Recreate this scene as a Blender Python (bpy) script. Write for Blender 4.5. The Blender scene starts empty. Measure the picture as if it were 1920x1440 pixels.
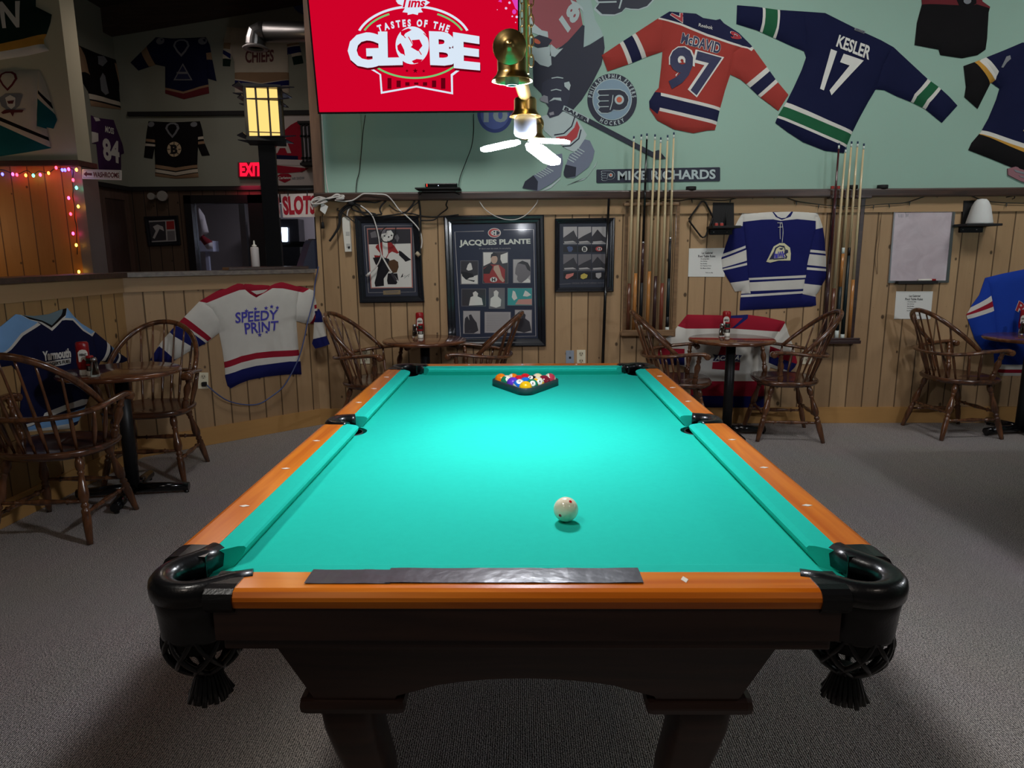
import bpy, bmesh, math, random
from math import sin, cos, pi, radians, sqrt, atan2, exp
from mathutils import Vector as V, Matrix, noise

random.seed(7)
scene = bpy.context.scene
COL = scene.collection

# ------------------------------------------------------------------ camera, world, exposure
FPX = 1284.0
CAM = V((-0.0047, -3.4352, 1.3635))
PITCH, YAW, ROLL = 0.1869, 0.0144, 0.0064


def cam_rows():
    cp, sp, cy, sy, cr, sr = cos(PITCH), sin(PITCH), cos(YAW), sin(YAW), cos(ROLL), sin(ROLL)
    Rz = Matrix(((cy, -sy, 0), (sy, cy, 0), (0, 0, 1)))
    M = Matrix(((1, 0, 0), (0, sp, cp), (0, cp, -sp)))
    Q = Matrix(((cr, -sr, 0), (sr, cr, 0), (0, 0, 1)))
    return Q @ M @ Rz.transposed()


ROWS = cam_rows()
cam_data = bpy.data.cameras.new('camera')
cam_data.sensor_fit = 'HORIZONTAL'
cam_data.sensor_width = 36.0
cam_data.lens = FPX / 1920 * 36.0
cam_data.clip_start = 0.02
cam_data.clip_end = 60
cam = bpy.data.objects.new('camera', cam_data)
COL.objects.link(cam)
r_, u_, f_ = ROWS[0], ROWS[1], ROWS[2]
cam.matrix_world = Matrix(((r_.x, u_.x, -f_.x, CAM.x), (r_.y, u_.y, -f_.y, CAM.y), (r_.z, u_.z, -f_.z, CAM.z), (0, 0, 0, 1)))
scene.camera = cam

vs = scene.view_settings
vs.view_transform = 'Standard'
vs.look = 'None'
vs.gamma = 1
vs.use_curve_mapping = False
vs.exposure = 0.0

world = bpy.data.worlds.new('room_ambient')
scene.world = world
world.use_nodes = True
world.node_tree.nodes['Background'].inputs['Color'].default_value = (0.9, 0.86, 0.8, 1)
world.node_tree.nodes['Background'].inputs['Strength'].default_value = 0.022

LED = 95.0          # strength of the lamp's LED panels


def add_light(name, kind, loc, energy, color, size=0.1, rot=None, spot=None):
    d = bpy.data.lights.new(name, kind)
    d.energy = energy
    d.color = color
    if kind == 'AREA':
        d.shape = 'DISK'
        d.size = size
    else:
        d.shadow_soft_size = size
    if spot:
        d.spot_size = spot
        d.spot_blend = 0.6
    o = bpy.data.objects.new(name, d)
    COL.objects.link(o)
    o.location = loc
    if rot:
        o.rotation_euler = rot
    return o


# unseen fill lights added behind and beside the camera, and the bar's warm lamp beyond the left wall
add_light('fill_light', 'AREA', (-1.6, -4.6, 4.2), 18, (1.0, 0.86, 0.74), 0.8)
add_light('fill_light', 'AREA', (2.4, -4.4, 4.2), 13, (1.0, 0.86, 0.74), 0.8)
add_light('fill_spot', 'SPOT', (-1.15, -2.5, 3.5), 130, (1.0, 0.95, 0.88), 0.22, V((-1.2, -0.62, 2.74)).to_track_quat('Z', 'Y').to_euler(), radians(38))  # unseen spot added to brighten the near half of the felt
# more unseen lights added high above the table row to brighten the back wall
for x_, e_ in ((-0.9, 14), (1.6, 13), (4.2, 11)):
    l_ = add_light('fill_light', 'AREA', (x_, -0.5, 4.5), e_, (0.98, 0.97, 0.94), 0.9, (radians(46), 0, 0))
    l_.data.spread = radians(84)
add_light('bar_lamp', 'POINT', (-5.9, 2.75, 1.7), 11, (1.0, 0.68, 0.36), 0.12)
add_light('bar_ceiling_light', 'AREA', (-3.4, 4.0, 3.9), 7, (1.0, 0.86, 0.78), 0.6)

# ------------------------------------------------------------------ pixel rays and wall frames


def ray(u, v):
    return ROWS.transposed() @ V(((u - 960) / FPX, (720 - v) / FPX, 1.0))


class Frame:
    """a wall plane: origin, horizontal and vertical axis; local (a, b) metres, h metres out of the wall"""

    def __init__(s, O, U, W=(0, 0, 1)):
        s.O = V(O)
        s.U = V(U).normalized()
        s.W = V(W).normalized()
        s.N = s.U.cross(s.W).normalized()

    def ab(s, u, v, h=0.0):
        d = ray(u, v)
        o = s.O + s.N * h
        t = (o - CAM).dot(s.N) / d.dot(s.N)
        p = CAM + d * t - s.O
        return (p.dot(s.U), p.dot(s.W))

    def p(s, a, b, h=0.0):
        return s.O + s.U * a + s.W * b + s.N * h

    def at(s, u, v, h=0.0):
        a, b = s.ab(u, v, h)
        return s.p(a, b, h)

    def off(s, h):
        return Frame(s.O + s.N * h, s.U, s.W)


def on_z(u, v, z):
    d = ray(u, v)
    return CAM + d * ((z - CAM.z) / d.z)


def cr(ox, oy, k, pts):
    return [(ox + x * k, oy + y * k) for x, y in pts]


YW = 2.03
KA = V((-1.66, YW, 0))
KB = V((-2.645, 1.10, 0))
KC = V((-2.72, -1.2, 0))
FB = Frame((0, YW, 0), (1, 0, 0))
FKR = Frame(KB, KA - KB)
FKL = Frame(KC, KB - KC)
YF, XS, YP = 5.5, -4.98, 3.4
FF = Frame((0, YF, 0), (1, 0, 0))
FS = Frame((XS, 0, 0), (0, 1, 0))
FP = Frame((0, YP, 0), (1, 0, 0))

# ------------------------------------------------------------------ materials


def lin(c):
    return tuple((x / 255 / 12.92) if x / 255 <= 0.04045 else ((x / 255 + 0.055) / 1.055) ** 2.4 for x in c)


MATS = {}


def new_mat(name):
    m = bpy.data.materials.new(name)
    m.use_nodes = True
    nt = m.node_tree
    return m, nt, nt.nodes['Principled BSDF']


def node(nt, t, **kw):
    n = nt.nodes.new(t)
    for k, v in kw.items():
        setattr(n, k, v)
    return n


def link(nt, a, b):
    nt.links.new(a, b)


def mat(name, rgb, rough=0.6, metal=0.0, spec=0.5, vary=0.0, scale=20.0, bump=0.0, bscale=None, emit=None, estr=0.0, coat=0.0, trans=0.0, ior=1.45):
    if name in MATS:
        return MATS[name]
    m, nt, b = new_mat(name)
    col = lin(rgb) + (1,)
    b.inputs['Base Color'].default_value = col
    b.inputs['Roughness'].default_value = rough
    b.inputs['Metallic'].default_value = metal
    b.inputs['Specular IOR Level'].default_value = spec
    b.inputs['IOR'].default_value = ior
    b.inputs['Coat Weight'].default_value = coat
    b.inputs['Coat Roughness'].default_value = 0.08
    b.inputs['Transmission Weight'].default_value = trans
    if emit:
        b.inputs['Emission Color'].default_value = lin(emit) + (1,)
        b.inputs['Emission Strength'].default_value = estr
    if vary or bump:
        tc = node(nt, 'ShaderNodeTexCoord')
        nz = node(nt, 'ShaderNodeTexNoise')
        nz.inputs['Scale'].default_value = scale
        nz.inputs['Detail'].default_value = 4
        link(nt, tc.outputs['Object'], nz.inputs['Vector'])
        if vary:
            mx = node(nt, 'ShaderNodeMix', data_type='RGBA')
            mx.inputs['A'].default_value = tuple(x * (1 - vary) for x in col[:3]) + (1,)
            mx.inputs['B'].default_value = tuple(min(1, x * (1 + vary)) for x in col[:3]) + (1,)
            link(nt, nz.outputs['Fac'], mx.inputs['Factor'])
            link(nt, mx.outputs['Result'], b.inputs['Base Color'])
        if bump:
            n2 = nz
            if bscale:
                n2 = node(nt, 'ShaderNodeTexNoise')
                n2.inputs['Scale'].default_value = bscale
                link(nt, tc.outputs['Object'], n2.inputs['Vector'])
            bp = node(nt, 'ShaderNodeBump')
            bp.inputs['Strength'].default_value = bump
            bp.inputs['Distance'].default_value = 0.004
            link(nt, n2.outputs['Fac'], bp.inputs['Height'])
            link(nt, bp.outputs['Normal'], b.inputs['Normal'])
    MATS[name] = m
    return m


def emis(name, rgb, strength):
    if name in MATS:
        return MATS[name]
    m, nt, b = new_mat(name)
    b.inputs['Base Color'].default_value = (0, 0, 0, 1)
    b.inputs['Specular IOR Level'].default_value = 0.0
    b.inputs['Emission Color'].default_value = lin(rgb) + (1,)
    b.inputs['Emission Strength'].default_value = strength
    MATS[name] = m
    return m


def math_node(nt, op, a, b=None, c=None):
    n = node(nt, 'ShaderNodeMath', operation=op)
    for i, x in enumerate((a, b, c)):
        if x is None:
            continue
        if isinstance(x, (int, float)):
            n.inputs[i].default_value = x
        else:
            link(nt, x, n.inputs[i])
    return n.outputs[0]


def planks(name, axis, light, dark, width=0.131, rough=0.5, knots=True, groove=0.045, horizontal=False, gloss=0.35):
    """knotty boards: per-board tint, grain, knots and v-grooves across the direction `axis`"""
    m, nt, b = new_mat(name)
    geo = node(nt, 'ShaderNodeNewGeometry')
    dot = node(nt, 'ShaderNodeVectorMath', operation='DOT_PRODUCT')
    dot.inputs[1].default_value = axis
    link(nt, geo.outputs['Position'], dot.inputs[0])
    sx = node(nt, 'ShaderNodeSeparateXYZ')
    link(nt, geo.outputs['Position'], sx.inputs[0])
    along = dot.outputs['Value'] if horizontal else sx.outputs['Z']
    across = sx.outputs['Z'] if horizontal else dot.outputs['Value']
    t = math_node(nt, 'DIVIDE', across, width)
    idx = math_node(nt, 'FLOOR', t)
    fr = math_node(nt, 'FRACT', t)
    wn = node(nt, 'ShaderNodeTexWhiteNoise', noise_dimensions='1D')
    link(nt, idx, wn.inputs['W'])
    comb = node(nt, 'ShaderNodeCombineXYZ')
    link(nt, math_node(nt, 'MULTIPLY', across, 9.0), comb.inputs[0])
    link(nt, math_node(nt, 'ADD', math_node(nt, 'MULTIPLY', along, 1.1), math_node(nt, 'MULTIPLY', wn.outputs['Value'], 17.0)), comb.inputs[1])
    link(nt, math_node(nt, 'MULTIPLY', idx, 3.7), comb.inputs[2])
    g = node(nt, 'ShaderNodeTexNoise')
    g.inputs['Scale'].default_value = 3.0
    g.inputs['Detail'].default_value = 6
    g.inputs['Distortion'].default_value = 0.6
    link(nt, comb.outputs[0], g.inputs['Vector'])
    mx = node(nt, 'ShaderNodeMix', data_type='RGBA')
    mx.inputs['A'].default_value = lin(dark) + (1,)
    mx.inputs['B'].default_value = lin(light) + (1,)
    fac = math_node(nt, 'ADD', math_node(nt, 'MULTIPLY', wn.outputs['Value'], 0.55), math_node(nt, 'MULTIPLY', g.outputs['Fac'], 0.55))
    link(nt, fac, mx.inputs['Factor'])
    out = mx.outputs['Result']
    if knots:
        kv = node(nt, 'ShaderNodeCombineXYZ')
        link(nt, math_node(nt, 'DIVIDE', across, width), kv.inputs[0])
        link(nt, math_node(nt, 'MULTIPLY', along, 5.6), kv.inputs[1])
        vo = node(nt, 'ShaderNodeTexVoronoi', voronoi_dimensions='2D')
        vo.inputs['Scale'].default_value = 1.0
        vo.inputs['Randomness'].default_value = 0.9
        link(nt, kv.outputs[0], vo.inputs['Vector'])
        sep = node(nt, 'ShaderNodeSeparateColor')
        link(nt, vo.outputs['Color'], sep.inputs[0])
        rad = math_node(nt, 'MULTIPLY', math_node(nt, 'GREATER_THAN', sep.outputs[0], 0.78), math_node(nt, 'MULTIPLY_ADD', sep.outputs[1], 0.06, 0.035))
        mr = node(nt, 'ShaderNodeMapRange')
        link(nt, math_node(nt, 'SUBTRACT', rad, vo.outputs['Distance']), mr.inputs['Value'])
        mr.inputs['From Min'].default_value = -0.03
        mr.inputs['From Max'].default_value = 0.02
        m2 = node(nt, 'ShaderNodeMix', data_type='RGBA')
        link(nt, mr.outputs[0], m2.inputs['Factor'])
        link(nt, out, m2.inputs['A'])
        m2.inputs['B'].default_value = tuple(x * 0.28 for x in lin(dark)) + (1,)
        out = m2.outputs['Result']
    edge = math_node(nt, 'MINIMUM', fr, math_node(nt, 'SUBTRACT', 1.0, fr))
    gm = node(nt, 'ShaderNodeMapRange')
    link(nt, edge, gm.inputs['Value'])
    gm.inputs['From Min'].default_value = groove * 0.35
    gm.inputs['From Max'].default_value = groove
    m3 = node(nt, 'ShaderNodeMix', data_type='RGBA')
    link(nt, gm.outputs[0], m3.inputs['Factor'])
    m3.inputs['A'].default_value = tuple(x * 0.4 for x in lin(dark)) + (1,)
    link(nt, out, m3.inputs['B'])
    link(nt, m3.outputs['Result'], b.inputs['Base Color'])
    bp = node(nt, 'ShaderNodeBump')
    bp.inputs['Strength'].default_value = 0.8
    bp.inputs['Distance'].default_value = 0.006
    link(nt, gm.outputs[0], bp.inputs['Height'])
    link(nt, bp.outputs['Normal'], b.inputs['Normal'])
    b.inputs['Roughness'].default_value = rough
    b.inputs['Specular IOR Level'].default_value = gloss
    MATS[name] = m
    return m


def grain(name, light, dark, axis=1, scale=6.0, stretch=0.08, rough=0.3, coat=0.3, spec=0.5):
    """polished wood with grain running along one object axis"""
    if name in MATS:
        return MATS[name]
    m, nt, b = new_mat(name)
    tc = node(nt, 'ShaderNodeTexCoord')
    mp = node(nt, 'ShaderNodeMapping')
    sc = [1.0, 1.0, 1.0]
    sc[axis] = stretch
    mp.inputs['Scale'].default_value = sc
    link(nt, tc.outputs['Object'], mp.inputs[0])
    g = node(nt, 'ShaderNodeTexNoise')
    g.inputs['Scale'].default_value = scale * 6
    g.inputs['Detail'].default_value = 7
    g.inputs['Distortion'].default_value = 0.8
    link(nt, mp.outputs[0], g.inputs['Vector'])
    mr = node(nt, 'ShaderNodeMapRange')
    link(nt, g.outputs['Fac'], mr.inputs['Value'])
    mr.inputs['From Min'].default_value = 0.35
    mr.inputs['From Max'].default_value = 0.65
    mx = node(nt, 'ShaderNodeMix', data_type='RGBA')
    mx.inputs['A'].default_value = lin(dark) + (1,)
    mx.inputs['B'].default_value = lin(light) + (1,)
    link(nt, mr.outputs[0], mx.inputs['Factor'])
    link(nt, mx.outputs['Result'], b.inputs['Base Color'])
    b.inputs['Roughness'].default_value = rough
    b.inputs['Coat Weight'].default_value = coat
    b.inputs['Coat Roughness'].default_value = 0.12
    b.inputs['Specular IOR Level'].default_value = spec
    MATS[name] = m
    return m


def knit(name, rgb):
    """jersey cloth: fine knit bump and slight fading"""
    return mat('knit_' + name, rgb, rough=0.85, spec=0.15, vary=0.12, scale=9.0, bump=0.25, bscale=420.0)


# ------------------------------------------------------------------ objects
WL = {}


def wloc(o):
    return WL.get(o.name, V((0, 0, 0)))


def thing(name, label, cat, loc=(0, 0, 0), group=None, kind=None):
    o = bpy.data.objects.new(name, None)
    o.empty_display_size = 0.05
    COL.objects.link(o)
    o.location = loc
    WL[o.name] = V(loc)
    o['label'] = label
    o['category'] = cat
    if group:
        o['group'] = group
    if kind:
        o['kind'] = kind
    return o


def tag(o, label, cat, group=None):
    o['label'] = label
    o['category'] = cat
    if group:
        o['group'] = group
    return o


class MB:
    """collects shapes of ONE part and links them as one mesh object"""

    def __init__(s):
        s.v, s.f, s.m, s.sm = [], [], [], []

    def add(s, verts, faces, mi=0, smooth=False):
        n = len(s.v)
        s.v += [V(p) for p in verts]
        for f in faces:
            s.f.append([n + i for i in f])
            s.m.append(mi)
            s.sm.append(smooth)
        return s

    def box(s, c, size, R=None, mi=0, bev=0.0):
        x, y, z = (d / 2 for d in size)
        if bev > 0:
            bm = bmesh.new()
            bmesh.ops.create_cube(bm, size=1.0)
            bmesh.ops.scale(bm, vec=size, verts=bm.verts)
            bmesh.ops.bevel(bm, geom=bm.edges[:], offset=min(bev, min(size) * 0.45), segments=2, profile=0.6, affect='EDGES')
            s.bm(bm, R, V(c), mi, False)
            return s
        P = [V(p) for p in ((-x, -y, -z), (x, -y, -z), (x, y, -z), (-x, y, -z), (-x, -y, z), (x, -y, z), (x, y, z), (-x, y, z))]
        if R is not None:
            P = [R @ p for p in P]
        s.add([p + V(c) for p in P], [(3, 2, 1, 0), (4, 5, 6, 7), (0, 1, 5, 4), (1, 2, 6, 5), (2, 3, 7, 6), (3, 0, 4, 7)], mi)
        return s

    def bm(s, bm, R=None, c=None, mi=None, smooth=False):
        bm.verts.index_update()
        P = [v.co.copy() for v in bm.verts]
        if R is not None:
            P = [R @ p for p in P]
        if c is not None:
            P = [p + c for p in P]
        n = len(s.v)
        s.v += P
        for f in bm.faces:
            s.f.append([n + v.index for v in f.verts])
            s.m.append(f.material_index if mi is None else mi)
            s.sm.append(smooth)
        bm.free()
        return s

    def tube(s, pts, rad, seg=10, mi=0, caps=True, flat=None, closed=False):
        """sweep; rad: one number or one per point; flat=(kx, ky): elliptic section in the (side, up) frame"""
        pts = [V(p) for p in pts]
        n = len(pts)
        rad = [rad] * n if isinstance(rad, (int, float)) else rad
        T = []
        for i in range(n):
            a = pts[(i - 1) % n] if (closed or i > 0) else pts[i]
            b_ = pts[(i + 1) % n] if (closed or i < n - 1) else pts[i]
            d = (b_ - a)
            T.append(d.normalized() if d.length > 1e-9 else V((0, 0, 1)))
        ref = V((0, 0, 1)) if abs(T[0].z) < 0.95 else V((1, 0, 0))
        if flat:
            ref = V((0, 0, 1))
        X = T[0].cross(ref).normalized()
        base = len(s.v)
        for i in range(n):
            if flat and abs(T[i].z) < 0.98:
                X = T[i].cross(V((0, 0, 1))).normalized()
            else:
                X = (X - T[i] * X.dot(T[i]))
                X = X.normalized() if X.length > 1e-6 else T[i].orthogonal().normalized()
            Y = X.cross(T[i]).normalized()
            for k in range(seg):
                a = 2 * pi * k / seg
                kx, ky = flat if flat else (1, 1)
                s.v.append(pts[i] + X * (cos(a) * rad[i] * kx) + Y * (sin(a) * rad[i] * ky))
        m_ = n if closed else n - 1
        for i in range(m_):
            j = (i + 1) % n
            for k in range(seg):
                l = (k + 1) % seg
                s.f.append([base + i * seg + k, base + i * seg + l, base + j * seg + l, base + j * seg + k])
                s.m.append(mi)
                s.sm.append(True)
        if caps and not closed:
            s.f.append([base + k for k in range(seg)][::-1])
            s.f.append([base + (n - 1) * seg + k for k in range(seg)])
            s.m += [mi, mi]
            s.sm += [False, False]
        return s

    def lathe(s, prof, c=(0, 0, 0), axis=None, seg=24, mi=0, smooth=True, close=True):
        """prof [(radius, height)] about +Z (or `axis`) through c"""
        R = V((0, 0, 1)).rotation_difference(V(axis)).to_matrix() if axis is not None else Matrix.Identity(3)
        c = V(c)
        base = len(s.v)
        for r, z in prof:
            for k in range(seg):
                a = 2 * pi * k / seg
                s.v.append(c + R @ V((r * cos(a), r * sin(a), z)))
        for i in range(len(prof) - 1):
            for k in range(seg):
                l = (k + 1) % seg
                s.f.append([base + i * seg + k, base + i * seg + l, base + (i + 1) * seg + l, base + (i + 1) * seg + k])
                s.m.append(mi)
                s.sm.append(smooth)
        if close:
            if prof[0][0] > 1e-5:
                s.f.append([base + k for k in range(seg)][::-1])
                s.m.append(mi)
                s.sm.append(False)
            if prof[-1][0] > 1e-5:
                s.f.append([base + (len(prof) - 1) * seg + k for k in range(seg)])
                s.m.append(mi)
                s.sm.append(False)
        return s

    def prism(s, P2, fn, h0, h1, mi=0):
        """polygon P2 in (a, b); fn(a, b, h) -> world; solid from h0 to h1"""
        n = len(P2)
        ar = sum(P2[i][0] * P2[(i + 1) % n][1] - P2[(i + 1) % n][0] * P2[i][1] for i in range(n))
        if ar < 0:
            P2 = P2[::-1]
        bm = bmesh.new()
        lo = [bm.verts.new(fn(a, b, h0)) for a, b in P2]
        hi = [bm.verts.new(fn(a, b, h1)) for a, b in P2]
        bm.faces.new(hi)
        bm.faces.new(lo[::-1])
        for i in range(n):
            j = (i + 1) % n
            bm.faces.new((lo[i], lo[j], hi[j], hi[i]))
        bm.normal_update()
        big = [f for f in bm.faces if len(f.verts) > 4]
        if big:
            bmesh.ops.triangulate(bm, faces=big, ngon_method='EAR_CLIP')
        s.bm(bm, mi=mi)
        return s

    def sphere(s, c, r, mi=0, seg=24, ring=14, sq=(1, 1, 1)):
        prof = [(max(1e-6, sin(pi * i / ring)) * r, -cos(pi * i / ring) * r) for i in range(ring + 1)]
        n = len(s.v)
        s.lathe(prof, (0, 0, 0), None, seg, mi, True, False)
        for i in range(n, len(s.v)):
            p = s.v[i]
            s.v[i] = V((p.x * sq[0], p.y * sq[1], p.z * sq[2])) + V(c)
        return s

    def build(s, name, mats, parent=None, origin=None, label=None):
        if not isinstance(mats, (list, tuple)):
            mats = [mats]
        if parent is not None:
            o0 = wloc(parent)
        elif origin is not None:
            o0 = V(origin)
        else:
            o0 = V((0, 0, 0))
            if s.v:
                lo = [min(p[i] for p in s.v) for i in range(3)]
                hi = [max(p[i] for p in s.v) for i in range(3)]
                o0 = V(((lo[0] + hi[0]) / 2, (lo[1] + hi[1]) / 2, lo[2]))
        me = bpy.data.meshes.new(name)
        me.from_pydata([tuple(p - o0) for p in s.v], [], s.f)
        for m in mats:
            me.materials.append(m)
        me.polygons.foreach_set('material_index', s.m)
        me.polygons.foreach_set('use_smooth', s.sm)
        me.validate()
        me.update()
        o = bpy.data.objects.new(name, me)
        COL.objects.link(o)
        if parent is not None:
            o.parent = parent
            WL[o.name] = o0
        else:
            o.location = o0
            WL[o.name] = o0
        if label:
            o['label'] = label
        return o


def struct(name, mb, m, label=None):
    o = mb.build(name, m, origin=(0, 0, 0))
    o['kind'] = 'structure'
    if label:
        o['label'] = label
    return o


def dup(root, loc, rz=0.0, label=None, group=None):
    """a copy of a thing with copies of its parts and sub-parts"""
    r = root.copy()
    COL.objects.link(r)
    r.location = loc
    r.rotation_euler = (0, 0, rz)
    WL[r.name] = V(loc)
    if label:
        r['label'] = label
    if group:
        r['group'] = group
    for ch in list(root.children):
        c = ch.copy()
        COL.objects.link(c)
        c.parent = r
        for g in list(ch.children):
            d = g.copy()
            COL.objects.link(d)
            d.parent = c
    return r


def catmull(P, n=8, closed=False):
    P = [V(p) for p in P]
    out = []
    N = len(P)
    for i in range(N if closed else N - 1):
        p0, p1, p2, p3 = (P[(i - 1) % N] if (closed or i > 0) else P[i]), P[i], P[(i + 1) % N], (P[(i + 2) % N] if (closed or i + 2 < N) else P[(i + 1) % N])
        for k in range(n):
            t = k / n
            out.append(0.5 * ((2 * p1) + (p2 - p0) * t + (2 * p0 - 5 * p1 + 4 * p2 - p3) * t * t + (3 * p1 - p0 - 3 * p2 + p3) * t ** 3))
    if not closed:
        out.append(P[-1])
    return out


def ell(cx, cy, rx, ry=None, n=28, rot=0.0, a0=0.0, a1=2 * pi):
    ry = rx if ry is None else ry
    full = abs(a1 - a0 - 2 * pi) < 1e-6
    m = n if full else n + 1
    out = []
    for k in range(m):
        a = a0 + (a1 - a0) * k / n
        x, y = rx * cos(a), ry * sin(a)
        out.append((cx + x * cos(rot) - y * sin(rot), cy + x * sin(rot) + y * cos(rot)))
    return out


def star(cx, cy, r, n=5, k=0.4, rot=-pi / 2):
    return [(cx + (r if i % 2 == 0 else r * k) * cos(rot + pi * i / n), cy + (r if i % 2 == 0 else r * k) * sin(rot + pi * i / n)) for i in range(2 * n)]


def stroke(pts, w):
    """an open polyline as a thin polygon"""
    L, R_ = [], []
    n = len(pts)
    for i in range(n):
        a = V(pts[max(0, i - 1)]).to_2d() if False else V((pts[max(0, i - 1)][0], pts[max(0, i - 1)][1]))
        b = V((pts[min(n - 1, i + 1)][0], pts[min(n - 1, i + 1)][1]))
        d = (b - a).normalized()
        nn = V((-d.y, d.x)) * (w / 2)
        L.append((pts[i][0] + nn.x, pts[i][1] + nn.y))
        R_.append((pts[i][0] - nn.x, pts[i][1] - nn.y))
    return L + R_[::-1]


# ------------------------------------------------------------------ lettering
_TXT = {}


def glyphs(text, bold=0.0):
    """font outline as triangles; verts scaled by the un-emboldened bounding box to 0..1"""
    k = (text, bold)
    if k in _TXT:
        return _TXT[k]

    def raw(off):
        c = bpy.data.curves.new('lettering', 'FONT')
        c.body = text
        c.size = 1.0
        c.offset = off
        c.resolution_u = 3
        c.fill_mode = 'FRONT'
        o = bpy.data.objects.new('lettering', c)
        me = bpy.data.meshes.new_from_object(o)
        vs_ = [(v.co.x, v.co.y) for v in me.vertices]
        fs_ = [list(p.vertices) for p in me.polygons]
        bpy.data.objects.remove(o)
        bpy.data.curves.remove(c)
        bpy.data.meshes.remove(me)
        return vs_, fs_
    v0, _ = raw(0.0)
    x0, x1 = min(p[0] for p in v0), max(p[0] for p in v0)
    y0, y1 = min(p[1] for p in v0), max(p[1] for p in v0)
    v1, f1 = raw(bold)
    e = bold * 0.5
    x0 -= e
    x1 += e
    y0 -= e
    y1 += e
    res = ([((x - x0) / (x1 - x0), (y - y0) / (y1 - y0)) for x, y in v1], f1, (x1 - x0) / (y1 - y0))
    _TXT[k] = res
    return res


def quad_map(q):
    tl, tr, br, bl = q

    def fn(s, t):
        x = (bl[0] * (1 - s) + br[0] * s) * (1 - t) + (tl[0] * (1 - s) + tr[0] * s) * t
        y = (bl[1] * (1 - s) + br[1] * s) * (1 - t) + (tl[1] * (1 - s) + tr[1] * s) * t
        return x, y
    return fn


def cut(bm, lines):
    for p, n in lines:
        bmesh.ops.bisect_plane(bm, geom=bm.verts[:] + bm.edges[:] + bm.faces[:], dist=1e-6, plane_co=(p[0], p[1], 0), plane_no=(n[0], n[1], 0))


def grid_lines(P, g):
    x0, x1 = min(p[0] for p in P), max(p[0] for p in P)
    y0, y1 = min(p[1] for p in P), max(p[1] for p in P)
    L = []
    k = math.ceil(x0 / g)
    while k * g < x1:
        L.append(((k * g, 0), (1, 0)))
        k += 1
    k = math.ceil(y0 / g)
    while k * g < y1:
        L.append(((0, k * g), (0, 1)))
        k += 1
    return L


def lettering(parent, name, fr, quad, text, m, hf=None, off=0.002, bold=0.02, grid=0.05, into=None, mi=0):
    """flat letters printed on a wall thing; quad = tl, tr, br, bl in pixels"""
    vs_, fs_, _ = glyphs(text, bold)
    qm = quad_map(quad)
    P = [fr.ab(*qm(*p)) for p in vs_]
    bm = bmesh.new()
    bv = [bm.verts.new((a, b, 0)) for a, b in P]
    for f in fs_:
        try:
            bm.faces.new([bv[i] for i in f])
        except ValueError:
            pass
    if hf:
        cut(bm, grid_lines(P, grid))
    for f in bm.faces:
        if f.normal.z < 0:
            f.normal_flip()
    for v in bm.verts:
        h = (hf(v.co.x, v.co.y) if hf else 0) + off
        v.co = fr.p(v.co.x, v.co.y, h)
    mb = into or MB()
    mb.bm(bm, mi=mi)
    if into is None:
        return mb.build(name, m, parent)


def arc_letters(parent, name, fr, c, rx, ry, a0, a1, text, hgt, m, off=0.004, bold=0.03, outward=True):
    """letters along an ellipse in pixel space; angles in degrees, 0 = right, 90 = up"""
    mb = MB()
    adv = [0.45 if ch == ' ' else max(0.32, glyphs(ch, bold)[2] * (0.72)) + 0.16 for ch in text]
    tot = sum(adv)
    acc = 0
    for ch, w in zip(text, adv):
        t = (acc + w / 2) / tot
        acc += w
        if ch == ' ':
            continue
        a = radians(a0 + (a1 - a0) * t)
        cx, cy = c[0] + rx * cos(a), c[1] - ry * sin(a)
        up = V((cos(a), -sin(a)))
        if not outward:
            up = -up
        rt = V((-up.y, up.x))
        gw = max(0.14, glyphs(ch, bold)[2] * 0.72) * hgt / 2
        hh = hgt / 2
        q = [(cx + up.x * hh - rt.x * gw, cy + up.y * hh - rt.y * gw), (cx + up.x * hh + rt.x * gw, cy + up.y * hh + rt.y * gw),
             (cx - up.x * hh + rt.x * gw, cy - up.y * hh + rt.y * gw), (cx - up.x * hh - rt.x * gw, cy - up.y * hh - rt.y * gw)]
        lettering(None, '', fr, q, ch, None, off=off, bold=bold, into=mb)
    return mb.build(name, m, parent)


def slab(parent, name, fr, polys, mats, h0=0.0, h1=0.004, label=None):
    """flat pieces in pixels on a wall plane, each a solid from h0 to h1; several pieces stay one part"""
    mb = MB()
    if polys and not isinstance(polys[0][0], (tuple, list)):
        polys = [polys]
    for i, P in enumerate(polys):
        mb.prism([fr.ab(*p) for p in P], fr.p, h0, h1, i if isinstance(mats, (list, tuple)) else 0)
    return mb.build(name, mats, parent, label=label)


def centre(fr, P, h=0.0):
    a = [fr.ab(*p) for p in P]
    return fr.p(sum(p[0] for p in a) / len(a), min(p[1] for p in a), h)


def inside(p, P):
    c = False
    n = len(P)
    for i in range(n):
        (x1, y1), (x2, y2) = P[i], P[(i + 1) % n]
        if (y1 > p[1]) != (y2 > p[1]) and p[0] < (x2 - x1) * (p[1] - y1) / (y2 - y1) + x1:
            c = not c
    return c


def seg_dist(a, b, S):
    best = 1e9
    for x1, y1, dx, dy, l2 in S:
        t = ((a - x1) * dx + (b - y1) * dy) / l2
        t = 0 if t < 0 else 1 if t > 1 else t
        ex, ey = a - x1 - t * dx, b - y1 - t * dy
        d = ex * ex + ey * ey
        if d < best:
            best = d
    return sqrt(best)


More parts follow.
